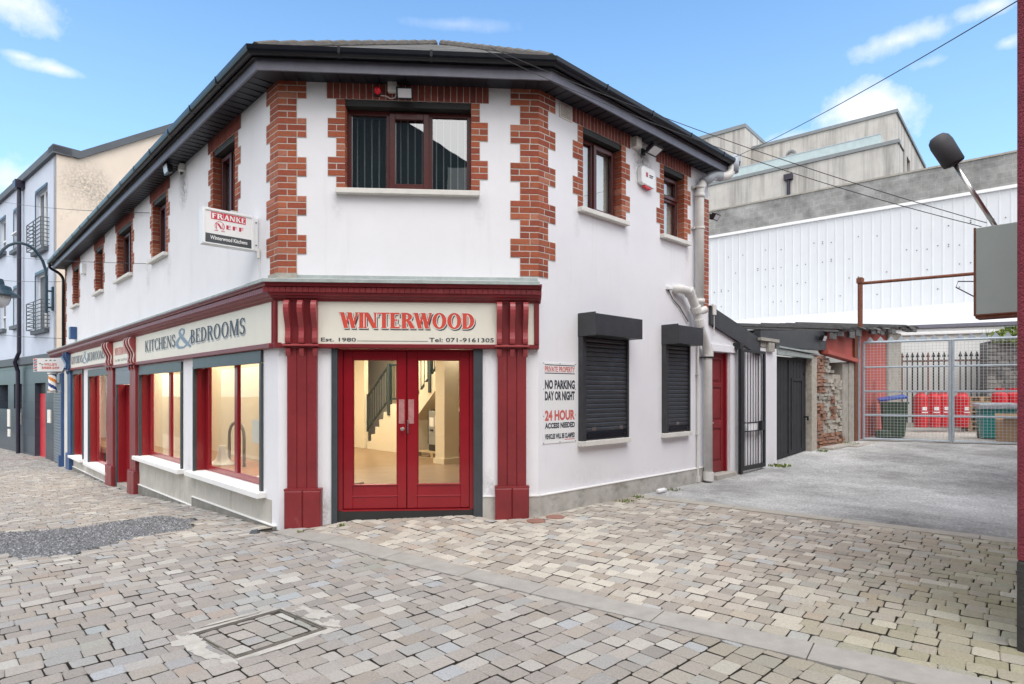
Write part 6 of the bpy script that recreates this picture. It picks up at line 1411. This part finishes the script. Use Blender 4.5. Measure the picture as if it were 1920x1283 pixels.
CP = Vector((18.3, 22.)); cd = Vector((-.7656, .6433)).normalized(); cn = Vector((-cd.y, cd.x)); cn = cn if cn.dot(CP) < 0 else -cn; CF = Frame(CP, cd, cn)
def low_building():
    t = thing('low_white_building', 'low white walled building with a pale sloping roof at the back of the yard', 'building', (*WP, .4))
    mb = MB(); mb.fbox(WF, -6, 6, -.3, 0, -.2, 3.55); mb.build('wall', M['whitewall'], t)
    mb = MB(); mb.fbox(WF, -6, 6, -.02, .12, 3.551, 3.66); mb.fbox(WF, -6, 6, -.02, .06, 3.661, 3.78); mb.build('moulding', M['white'], t, bevel=.02)
    mb = MB(); mb.fbox(WF, -6, 6, -.05, .16, 3.781, 3.90); mb.build('gutter', M['fascia'], t)
    mb = MB(); a, b = WF.pt(-6, .1, 3.905), WF.pt(6, .1, 3.905); c, d = CF.pt(-2.5, .0, 5.0), CF.pt(16, .0, 5.0); mb.mesh([a, b, c, d], [(0, 1, 2, 3)]); mb.build('roof', M['roofsheet'], t, recalc=False)
low_building()
def palisade():
    t = thing('palisade_fence', 'dark spiked palisade fence in front of the white wall at the back of the yard', 'fence', tuple(WF.pt(1.2, .5, .45)))
    i = 0; u = -.05
    while u < 2.55:
        if not 1.36 < u < 1.44:
            mb = MB(); mb.fbox(WF, u-.018, u+.018, .48, .52, .5, 2.90); mb.prism(WF, [(u-.055, 2.78), (u+.055, 2.78), (u+.03, 2.86), (u, 2.95), (u-.03, 2.86)], .485, .515); mb.build('pale', M['rust'] if i % 5 == 0 else M['iron'], t)
        u += .148; i += 1
    mb = MB(); mb.fbox(WF, -.15, 2.55, .455, .479, 2.62, 2.68); mb.fbox(WF, -.15, 2.55, .455, .479, .75, .82); mb.build('rail', M['rust'], t)
    mb = MB(); mb.fbox(WF, -.2, 2.7, .35, .62, .2, .56); mb.build('plinth', M['oldconc'], t)
palisade()
def stone_pier():
    t = thing('stone_pier', 'dark rubble stone pier with a green growth on top at the right of the yard', 'wall', (15.6, 18.9, .4)); f = Frame((15.0, 19.1), wd, wn)
    mb = MB(); mb.fbox(f, .0, 2.6, -.8, -.03, .0, 3.2); mb.build('core', mat('dark_mortar', (.16, .15, .14), .95, .3, 8), t)
    rnd = random.Random(5); st = MB(); z = .35
    while z < 3.15:
        h = rnd.uniform(.09, .16); u = 0
        while u < 2.5:
            L_ = rnd.uniform(.15, .38); k = rnd.uniform(.10, .26); st.col = (k, k*.96, k*.9); st.bbox(f, u+.012, u+L_-.012, -.1, rnd.uniform(-.02, .02), z+.01, z+h-.01, .02); u += L_
        z += h
    st.build('stonework', M['rubble'], t, col=True)
    return f
PF = stone_pier()
def leaves(mb, c, rx, ry, rz, n, s, rnd, pal):
    for _ in range(n):
        a, b = rnd.uniform(0, 6.283), rnd.uniform(-1, 1); r = rnd.random()**.4; q = math.sqrt(1-b*b)
        p = Vector(c)+Vector((rx*r*q*math.cos(a), ry*r*q*math.sin(a), rz*r*b)); k = rnd.uniform(.6, 1.3); mb.col = tuple(v*k for v in rnd.choice(pal))
        d = Vector((rnd.gauss(0, 1), rnd.gauss(0, 1), rnd.gauss(.4, .7))).normalized(); e = d.orthogonal().normalized(); f = d.cross(e); l = s*rnd.uniform(.6, 1.4)
        mb.face([p-e*l*.5, p+f*l*.3, p+e*l*.6, p-f*l*.3])
GRN = [(.10, .17, .02), (.16, .24, .03), (.06, .11, .02), (.22, .28, .05), (.20, .19, .06)]
def plants():
    rnd = random.Random(9)
    mb = MB(); c = PF.pt(1.0, -.2, 3.35); leaves(mb, c, 1.1, .5, .32, 1500, .10, rnd, GRN); leaves(mb, PF.pt(1.25, .05, 2.75), .5, .15, .55, 500, .09, rnd, GRN)
    for _ in range(60):
        p = PF.pt(rnd.uniform(-.1, 2), rnd.uniform(-.4, .1), 3.3); mb.col = rnd.choice(GRN); h = rnd.uniform(.25, .5); dx = Vector((rnd.gauss(0, .1), rnd.gauss(0, .1), h)); mb.face([p-Vector((.012, 0, 0)), p+Vector((.012, 0, 0)), p+dx])
    o = mb.build('creeper', M['leaf'], col=True, recalc=False); tag(o, 'yellow green creeper sprouting from the top of the dark stone pier', 'plant')
    def weed(p, r, n, h, label, name='weed', g='weeds at the foot of the walls'):
        mb = MB()
        for _ in range(n):
            a = rnd.uniform(0, 6.28); q = Vector((p[0]+r*rnd.random()*math.cos(a), p[1]+r*rnd.random()*math.sin(a), 0)); q.z = ground(q.x, q.y)+p[2]; mb.col = tuple(v*rnd.uniform(.7, 1.2) for v in rnd.choice(GRN)); d = Vector((rnd.gauss(0, .4), rnd.gauss(0, .4), 1)).normalized()*h*.6*rnd.uniform(.4, 1.2); s = Vector((-d.y, d.x, 0)); s = (s.normalized() if s.length > 1e-4 else Vector((1, 0, 0)))*h*.12
            mb.face([q-s, q+s, q+d*.6+s*1.4, q+d, q+d*.6-s*1.4])
        tag(mb.build(name, M['leaf'], col=True, recalc=False), label, 'weed', g)
    P = lambda fr, u, w: (fr.pt(u, w, 0).x, fr.pt(u, w, 0).y, 0)
    weed(P(RW, 1.55, .20), .16, 60, .05, 'low green weed tuft in the setts below the larger shutter')
    weed(P(RW, 1.95, .12), .10, 40, .05, 'weed tuft against the plinth between the two shutters')
    weed(P(RW, 2.9, .12), .22, 60, .05, 'straggling weed in the tarmac edge below the smaller shutter')
    weed(P(RW, 6.75, .20), .24, 110, .08, 'bright green weed clump at the foot of the white pillar')
    weed(P(RW, 9.1, .2), .16, 50, .07, 'weed at the bottom right corner of the timber gates')
    weed((P(RW, 10.6, .25)[0], P(RW, 10.6, .25)[1], .06), .4, 60, .05, 'weeds growing on the footing of the ruined wall')
    weed((-2.45, 7.0, 0), .05, 20, .05, 'tiny weed at the foot of the left red pilaster')
    weed(P(FW, .78, .22), .07, 25, .05, 'tiny weed in the setts before the left door leaf')
    weed((10.05, 15.95, .02), .2, 40, .07, 'weeds behind the left leaf of the yard gate')
    weed(P(GF, 1.0, -2.9), .18, 40, .16, 'weed sprouting in the yard beside the green wheelie bin')
plants()
def cladding():
    t = thing('clad_building', 'long white corrugated clad wall topped by grey blockwork behind the yard', 'building', (*CP, .4))
    u0, u1 = -8, 22; z0, z1 = 4.9, 9.02; mb = MB(); p = .34; u = u0; pts = []
    while u < u1: pts += [(u, 0), (u+p-.09, 0), (u+p-.06, .02), (u+p-.03, .02)]; u += p
    n = len(pts); vs = [CF.pt(a, w, z) for z in (z0, z1) for a, w in pts]; mb.mesh(vs, [(i, i+1, n+i+1, n+i) for i in range(n-1)]); cl = mb.build('cladding', M['clad'], t, recalc=False)
    mb = MB(); rnd = random.Random(2)
    for z in (5.6, 6.4, 7.2, 8.0):
        for i in range(80):
            if rnd.random() < .55: u = u0+rnd.randint(2, 85)*p+.12; q = z+rnd.choice((0, 0, .08)); mb.fbox(CF, u-.02, u+.02, .001, .015, q-.02, q+.02)
    mb.build('fixing', M['fascia'], cl)
    mb = MB(); mb.fbox(CF, u0, u1, .0, .10, 9.021, 9.14); mb.build('capping', M['white'], t)
    mb = MB(); mb.fbox(CF, u0, u1, -.02, .02, 4.82, 4.90); mb.build('base_trim', M['coping'], t)
    mb = MB(); mb.fbox(CF, u0, u1, -.4, .05, 9.141, 10.30); mb.build('blockwork', M['blockwall'], t, uv=True)
    mb = MB(); mb.fbox(CF, u0, u1, -.45, .09, 10.301, 10.37); mb.build('coping', M['oldconc'], t)
    mb = MB(); mb.fbox(CF, u0, u1, -.4, -.1, -.5, 9.14); mb.build('backing_wall', M['white'], t)
cladding()
AP = Vector(((1680-960)/1135*36, 36.)); ad = Vector((-.755, .656)).normalized(); an = Vector((-ad.y, ad.x)); an = an if an.dot(AP) < 0 else -an; AF = Frame(AP, ad, an); A2 = Frame(AP, -an, -ad); A3 = Frame(AP+an*1.8, ad, an)
def apartments():
    t = thing('apartment_block', 'streaked grey concrete apartment block with a setback top floor and glass balustrade', 'building', (*AP, 0))
    mb = MB(); mb.wall(A2, .421, 14, 10, 18.2, [(1.16, 3.0, 15.2, 16.85), (3.9, 5.3, 15.4, 16.8), (7.5, 9, 15.4, 16.6)], .4, back=0)
    mb.fbox(AF, 0, 8.45, -.42, -.001, 10, 18.2); mb.fbox(AF, .45, 8.45, -12, -.421, 10, 18.19); mb.fbox(AF, 8.46, 18, -10, 1.2, 10, 19.35); mb.build('wall', M['concrete'], t)
    mb = MB(); mb.fbox(AF, -.1, 8.44, -12, .08, 18.201, 18.40); mb.fbox(AF, 8.42, 18.1, -10.1, 1.28, 19.351, 19.6); mb.build('parapet_capping', M['coping'], t)
    mb = MB(); mb.fbox(A3, -.35, 22, -1.79, 0, 8, 15.75); mb.build('lower_wall', M['concrete'], t)
    mb = MB(); mb.fbox(A3, -.45, 22, -.35, .08, 15.751, 15.96); mb.build('terrace_coping', M['coping'], t)
    mb = MB(); mb.fbox(A3, .55, 13, -.2, -.18, 15.97, 16.55); mb.fbox(A3, .53, .55, -1.7, -.2, 15.97, 16.55); mb.build('balustrade', mat('pale_glass', (.45, .55, .56), .15, .1), t)
    mb = MB(); mb.fbox(A3, .5, 13, -.22, -.16, 16.551, 16.60); mb.build('handrail', M['steel'], t)
    for (a, b, z0, z1) in ((1.16, 3.0, 15.2, 16.85), (3.9, 5.3, 15.4, 16.8), (7.5, 9, 15.4, 16.6)):
        mb = MB(); mb.fbox(A2, a, b, -.3, -.28, z0, z1); w = mb.build('window', mat('flat_pane', (.12, .13, .14), .1, .3), t)
        mb = MB(); [mb.fbox(A2, q, q+.08, -.28, -.2, z0, z1) for q in (a, (a+b)/2, b-.08)]; mb.fbox(A2, a, b, -.28, -.2, z0, z0+.08); mb.build('frame', M['frame'], w)
    mb = MB(); mb.fbox(AF, 3.6, 6.0, .0, .05, 14.9, 16.45); mb.build('window', mat('terrace_pane', (.10, .13, .15), .08, .3), t)
    mb = MB(); mb.tube([A3.pt(5.5, .12, 15.0), A3.pt(5.5, .12, 9)], .10, 8); mb.fbox(A3, 5.25, 5.75, .0, .3, 14.95, 15.3); mb.build('downpipe', M['blueblack'], t)
    mb = MB(); c = AF.pt(5.9, .05, 17.2); [mb.fbox(AF, 5.9+.25*math.cos(k*.524)-.06, 5.9+.25*math.cos(k*.524)+.06, .0, .1, 17.2+.25*math.sin(k*.524)-.06, 17.2+.25*math.sin(k*.524)+.06) for k in range(12)]; mb.build('vent', M['coping'], t)
    mb = MB(); mb.fbox(A3, 12.5, 13.2, .0, .02, 10.2, 11.2); mb.fbox(A3, 12.4, 13.3, .0, .1, 11.2, 11.28); mb.build('window', M['guide'], t)
apartments()
# ------------------------------------------------------------------ yard things
def wheelie(c, h, wx, dy, rot, body_m, lid_m, label, lid='half'):
    t = thing('wheelie_bin', label, 'bin', c); f = Frame((c[0], c[1]), (math.cos(rot), math.sin(rot)), (math.sin(rot), -math.cos(rot)))
    mb = MB(); z = c[2]; s = .80; a, b = wx/2, dy/2
    mb.hexa([f.pt(-a*s, b*s, z+.03), f.pt(a*s, b*s, z+.03), f.pt(a*s, -b*s, z+.03), f.pt(-a*s, -b*s, z+.03), f.pt(-a, b, z+h*.93), f.pt(a, b, z+h*.93), f.pt(a, -b, z+h*.93), f.pt(-a, -b, z+h*.93)]); bd = mb.build('body', body_m, t, bevel=.02)
    mb = MB(); mb.fbox(f, -a-.025, a+.025, -b-.02, b+.03, z+h*.90, z+h*.945); mb.build('rim', body_m, bd, bevel=.01)
    mb = MB()
    if lid == 'half': mb.hexa([f.pt(-a-.06, b+.04, z+h*.95), f.pt(a*.95, b+.04, z+h*1.04), f.pt(a*.95, -b-.05, z+h*1.10), f.pt(-a-.06, -b-.05, z+h*1.0), f.pt(-a-.06, b+.04, z+h*1.0), f.pt(a*.95, b+.04, z+h*1.09), f.pt(a*.95, -b-.05, z+h*1.15), f.pt(-a-.06, -b-.05, z+h*1.05)])
    else: mb.hexa([f.pt(-a-.07, b+.07, z+h*.86), f.pt(a+.07, b+.07, z+h*.88), f.pt(a+.06, -b-.05, z+h*.97), f.pt(-a-.06, -b-.05, z+h*.95), f.pt(-a-.04, b+.05, z+h*.99), f.pt(a+.05, b+.05, z+h*1.0), f.pt(a+.05, -b-.05, z+h*1.04), f.pt(-a-.05, -b-.05, z+h*1.02)])
    mb.build('lid', lid_m, t, bevel=.015)
    for sx in (-1, 1): mb = MB(); mb.tube([f.pt(sx*a*.72, -b*.8, z+.10), f.pt(sx*a*.85, -b*.8, z+.10)], .10, 14); mb.build('wheel', M['iron'], t)
wheelie((10.46, 16.6, ground(10.46, 16.6)+.015), 1.03, .60, .62, -.45, M['green'], M['blue'], 'dark green wheelie bin with a blue lid behind the yard gate')
wheelie((12.66, 15.85, ground(12.62, 15.85)+.015), .92, .76, .62, -.42, M['teal'], M['bag'], 'teal bin with a grey bag lid behind the right gate leaf', 'bag')
def cylinder_():
    c = Vector((12.42, 18.4, ground(12.42, 18.4)+.16)); t = thing('gas_cylinder', 'tall red gas cylinder, leftmost of the row by the palisade fence', 'gas cylinder', tuple(c), 'red gas cylinders in the yard')
    mb = MB(); mb.lathe(c, [(.15, 0), (.175, .01), (.175, .10), (.19, .12), (.19, .88), (.175, .95), (.12, 1.0), (.10, 1.01)], 20); bd = mb.build('body', M['cyl'], t, smooth=False)
    mb = MB(); mb.lathe(c, [(.11, 1.005), (.115, 1.12), (.10, 1.12), (.095, 1.01)], 16); mb.build('collar', M['cyl'], t)
    mb = MB(); mb.lathe(c, [(.03, 1.0), (.03, 1.08), (.05, 1.09), (.05, 1.11), (.01, 1.12)], 10); mb.build('valve', M['chrome'], t)
    mb = MB(); f = Frame((c.x, c.y-.191), (1, 0), (0, -1)); mb.fbox(f, -.07, .06, -.02, .003, c.z+.52, c.z+.62); mb.fbox(f, -.09, .09, -.02, .003, c.z+.44, c.z+.47); mb.build('marking', M['white'], bd)
    pts = [((.40, .02), 'second red gas cylinder from the left, with a white marking'), ((.78, .15), 'red gas cylinder half hidden behind the middle gate stile'), ((1.22, -.05), 'red gas cylinder standing alone right of the middle gate stile')]
    for (dx, dy), lb in pts: copy_tree(t, (dx, dy, 0), random.uniform(-.15, .15), lb)
    d = Vector((14.02, 17.4, ground(14.02, 17.4)+.22))-c; copy_tree(t, d, .3, 'red gas cylinder behind the teal bin'); copy_tree(t, d+Vector((.42, .02, 0)), -.2, 'red gas cylinder against the crimson wall, right of the one behind the teal bin')
cylinder_()
def boxes():
    for (p, sx, sy, h, r, lb) in (((12.78, 14.62), .5, .4, .30, .1, 'low brown cardboard box on the ground behind the right gate leaf'), ((12.42, 15.02), .55, .45, .55, -.4, 'taller open brown cardboard box beside the low one behind the gate')):
        z = ground(*p)+.01; t = thing('cardboard_box', lb, 'box', (*p, z), 'cardboard boxes behind the gate'); f = Frame(p, (math.cos(r), math.sin(r)), (math.sin(r), -math.cos(r)))
        mb = MB(); a, b = sx/2, sy/2
        for q in ((-a, a, b-.01, b), (-a, a, -b, -b+.01), (-a, -a+.01, -b+.01, b-.01), (a-.01, a, -b+.01, b-.01)): mb.fbox(f, *q, z, z+h)
        mb.fbox(f, -a+.01, a-.01, -b+.01, b-.01, z, z+.01); mb.build('carton', M['card'], t)
        mb = MB(); mb.face([f.pt(-a, b, z+h), f.pt(a, b, z+h), f.pt(a, b+.14, z+h+.09), f.pt(-a, b+.14, z+h+.05)]); mb.face([f.pt(-a, -b, z+h), f.pt(a, -b, z+h), f.pt(a, -b-.08, z+h+.15), f.pt(-a, -b-.08, z+h+.15)]); mb.build('flap', M['card'], t)
    # a stack of pallets leaning at the fence
    z = ground(14.4, 18.6)+.02
    for k in range(7):
        f = Frame((14.4+random.uniform(-.02, .02), 18.7), wd, wn); PALLET(f, -.36, .36, -.45, .45, z+k*.150, ['bottom timber pallet of the stack by the palisade fence', 'second timber pallet from the bottom of the yard stack', 'third timber pallet from the bottom of the yard stack', 'middle timber pallet of the yard stack', 'third timber pallet from the top of the yard stack', 'second timber pallet from the top of the yard stack', 'topmost timber pallet of the stack by the palisade fence'][k], 'timber pallets stacked in the yard')
    mb = MB(); c = GF.pt(.55, -.35, .38); mb.lathe(c, [(.16, 0), (.2, .05), (.19, .16), (.1, .22), (.02, .23)], 14); tag(mb.build('plant_pot', M['green']), 'small dark green upturned pot on the ground behind the left gate leaf', 'pot')
    mb = MB(); c = RW.pt(2.56, .16, 0); z = ground(c.x, c.y)+.035; a = RW.d; mb.tube([Vector((c.x, c.y, z))-a*.12, Vector((c.x, c.y, z))-a*.10, Vector((c.x, c.y, z))+a*.06, Vector((c.x, c.y, z))+a*.10, Vector((c.x, c.y, z))+a*.13], [.028, .036, .036, .015, .013], 12); tag(mb.build('plastic_bottle', M['white'], smooth=True), 'crushed white plastic bottle lying at the foot of the right wall', 'bottle')
    mb = MB(); p = Vector((-2.98, 7.0)); z = ground(p.x, p.y); mb.mesh([(p.x-.05, p.y-.03, z), (p.x+.05, p.y-.04, z), (p.x+.06, p.y+.03, z), (p.x-.04, p.y+.04, z), (p.x-.03, p.y-.01, z+.04), (p.x+.03, p.y-.01, z+.05), (p.x+.03, p.y+.02, z+.045), (p.x-.02, p.y+.02, z+.035)], [(4, 5, 6, 7), (0, 1, 5, 4), (1, 2, 6, 5), (2, 3, 7, 6), (3, 0, 4, 7)]); tag(mb.build('loose_stone', M['guide']), 'loose grey stone on the setts left of the left red pilaster', 'stone')
boxes()
# ------------------------------------------------------------------ crimson building on the right edge, its sign box and lamp
QP = Vector((3.085, 3.70)); qd = Vector((.72, .694)).normalized(); QY = Frame(QP, qd, Vector((-.694, .72))); QS = Frame(QP, Vector((.694, -.72)), Vector((-.72, -.694)))
def crimson():
    t = thing('crimson_building', 'crimson roughcast building with a black painted base at the right edge', 'building', (*QP, 0))
    mb = MB(); 
    poly = [QP, QP+qd*14, QP+qd*14+Vector((.694, -.72))*5, QP+Vector((.694, -.72))*5]
    for z0, z1, nm, m in ((.60, 4.5, 'wall', 'crimson'), (-.4, .598, 'painted_base', 'blackbase')):
        mb = MB(); pl = poly if nm == 'wall' else [p+((sum(poly, Vector((0, 0)))/4-p).normalized()*-.004) for p in poly]
        mb.mesh([Vector((p.x, p.y, z)) for z in (z0, z1) for p in pl], [(0, 1, 5, 4), (1, 2, 6, 5), (2, 3, 7, 6), (3, 0, 4, 7), (4, 5, 6, 7)]); mb.build(nm, M[m], t, bevel=.02)
    mb = MB(); c = sum(poly, Vector((0, 0)))/4; e = [c+(p-c)*1.03 for p in poly]; top = [c+(p-c)*.1 for p in poly]; mb.mesh([Vector((p.x, p.y, 4.5)) for p in e]+[Vector((p.x, p.y, 5.2)) for p in top], [(0, 1, 5, 4), (1, 2, 6, 5), (2, 3, 7, 6), (3, 0, 4, 7), (4, 5, 6, 7)]); mb.build('roof', M['slate'], t, uv=True)
crimson()
def sign_box():
    s = 3.0; z0, z1 = 2.415, 3.315; Pj = Frame(QP+qd*s, Vector((-.694, .72)), -qd)
    t = thing('sign_box', 'blank grey green sign box with rusty edges projecting from the crimson wall', 'sign', tuple(Pj.pt(.35, 0, z0)))
    mb = MB(); mb.bbox(Pj, .0, .665, -.26, .0, z0, z1, .004); bx = mb.build('case', M['signgrey'], t)
    mb = MB(); 
    for a, b, c, d in ((.655, .672, z0-.006, z1+.004), (.0, .655, z0-.006, z0+.008)): mb.fbox(Pj, a, b, -.265, .006, c, d)
    mb.fbox(Pj, .0, .66, -.25, -.01, z0-.03, z0-.007); mb.build('rusty_edge', M['rust'], t)
    mb = MB(); mb.tube([Pj.pt(.67, -.1, 2.78), Pj.pt(.82, -.1, 2.80), Pj.pt(.84, -.1, 2.74), Pj.pt(.68, -.1, 2.62)], .006, 6); mb.build('wire', M['cable'], t)
    # swan-arm floodlight leaning out from the top of the box
    l = thing('sign_lamp', 'black shaded lamp on a leaning chrome arm rising from the grey sign box', 'lamp', tuple(Pj.pt(.52, -.1, z1)))
    a = Pj.pt(.50, -.12, z1-.01); b = a+Vector((-.36, .10, .70)); mb = MB(); mb.tube([a, b], .022, 10); mb.fbox(Pj, .45, .56, -.17, -.07, z1+.001, z1+.015); mb.build('arm', M['chrome'], l, smooth=True)
    dr = (b-a).normalized(); sd = Vector((.94, .10, 0)); sd = (sd-dr*sd.dot(dr)).normalized(); fo = dr.cross(sd); mb = MB(); N_ = 16; rings = []
    for (h, rx, ry) in ((-.012, .05, .04), (.0, .112, .07), (.015, .126, .08), (.25, .128, .088), (.31, .112, .082), (.345, .07, .06), (.352, .03, .03)):
        rings.append([b+dr*h+sd*rx*math.cos(2*math.pi*k/N_)+fo*ry*math.sin(2*math.pi*k/N_) for k in range(N_)])
    vs = [p for r in rings for p in r]; mb.mesh(vs, [(i*N_+k, i*N_+(k+1) % N_, (i+1)*N_+(k+1) % N_, (i+1)*N_+k) for i in range(len(rings)-1) for k in range(N_)]+[tuple(range(N_-1, -1, -1)), tuple(range((len(rings)-1)*N_, len(rings)*N_))]); mb.build('lamp_head', M['lamphood'], l, smooth=True)
sign_box()
# ------------------------------------------------------------------ overhead cables
def cable(a, b, sag, label, r=.0045, g='overhead cables', m='cable'):
    a, b = Vector(a), Vector(b); mb = MB(); mb.tube([a+(b-a)*(i/20)-Vector((0, 0, sag*4*(i/20)*(1-i/20))) for i in range(21)], r, 5); tag(mb.build('cable', M[m]), label, 'cable', g)
cr = ER+dR*.1+nR*.4
sgn = QP+qd*2.9+Vector((-.694, .72))*.55
cable((cr.x, cr.y, 5.6), (QP.x+.42, QP.y+.44, 4.33), .06, 'thin cable from the right eaves corner up to the crimson wall')
f0 = FW.pt(2.55, .47, 5.62)
cable(f0, (sgn.x, sgn.y, 3.33), .10, 'upper of two cables from the front eaves to the grey sign box', .004)
cable(FW.pt(2.45, .48, 5.60), (sgn.x-.03, sgn.y+.03, 3.30), .16, 'lower of two cables from the front eaves to the grey sign box', .004)
cable(LW.pt(5.75, .04, 5.0), BW.pt(8.6, .2, 9.72), .10, 'highest thin wire from beside the second left window across to the blue building', .006)
cable(LW.pt(6.0, .04, 4.08), BW.pt(8.6, .2, 7.40), .06, 'thin wire from a left window sill past the lantern to the blue building', .006)
cable(LW.pt(15.65, .04, 4.99), BW.pt(8.6, .2, 6.34), .03, 'thin wire from the far end of the left eaves to the blue building', .008)
cable(LW.pt(15.65, .04, 3.25), BW.pt(8.6, .2, 4.05), .03, 'lowest thin wire from above the barber shop to the blue building', .008)
# ------------------------------------------------------------------ the house across the street, behind the viewer (seen in the glass)
def opposite():
    f = Frame((-12, -7.5), (1, 0), (0, 1)); t = thing('opposite_building', 'dark gabled building across the street mirrored in the upper front window', 'building', (0, -8, 0))
    mb = MB(); mb.prism(f, [(0, -.5), (18, -.5), (18, 7.0), (8.0, 12.9), (0, 9.5)], -8, 0); mb.build('wall', M['oppdark'], t)
    mb = MB(); mb.fbox(f, 11.7, 13.2, .0, .05, 6, 10.0); mb.fbox(f, 12.0, 12.7, .05, .06, 8.5, 9.7); mb.build('mural_panel', M['opp'], t)
opposite()
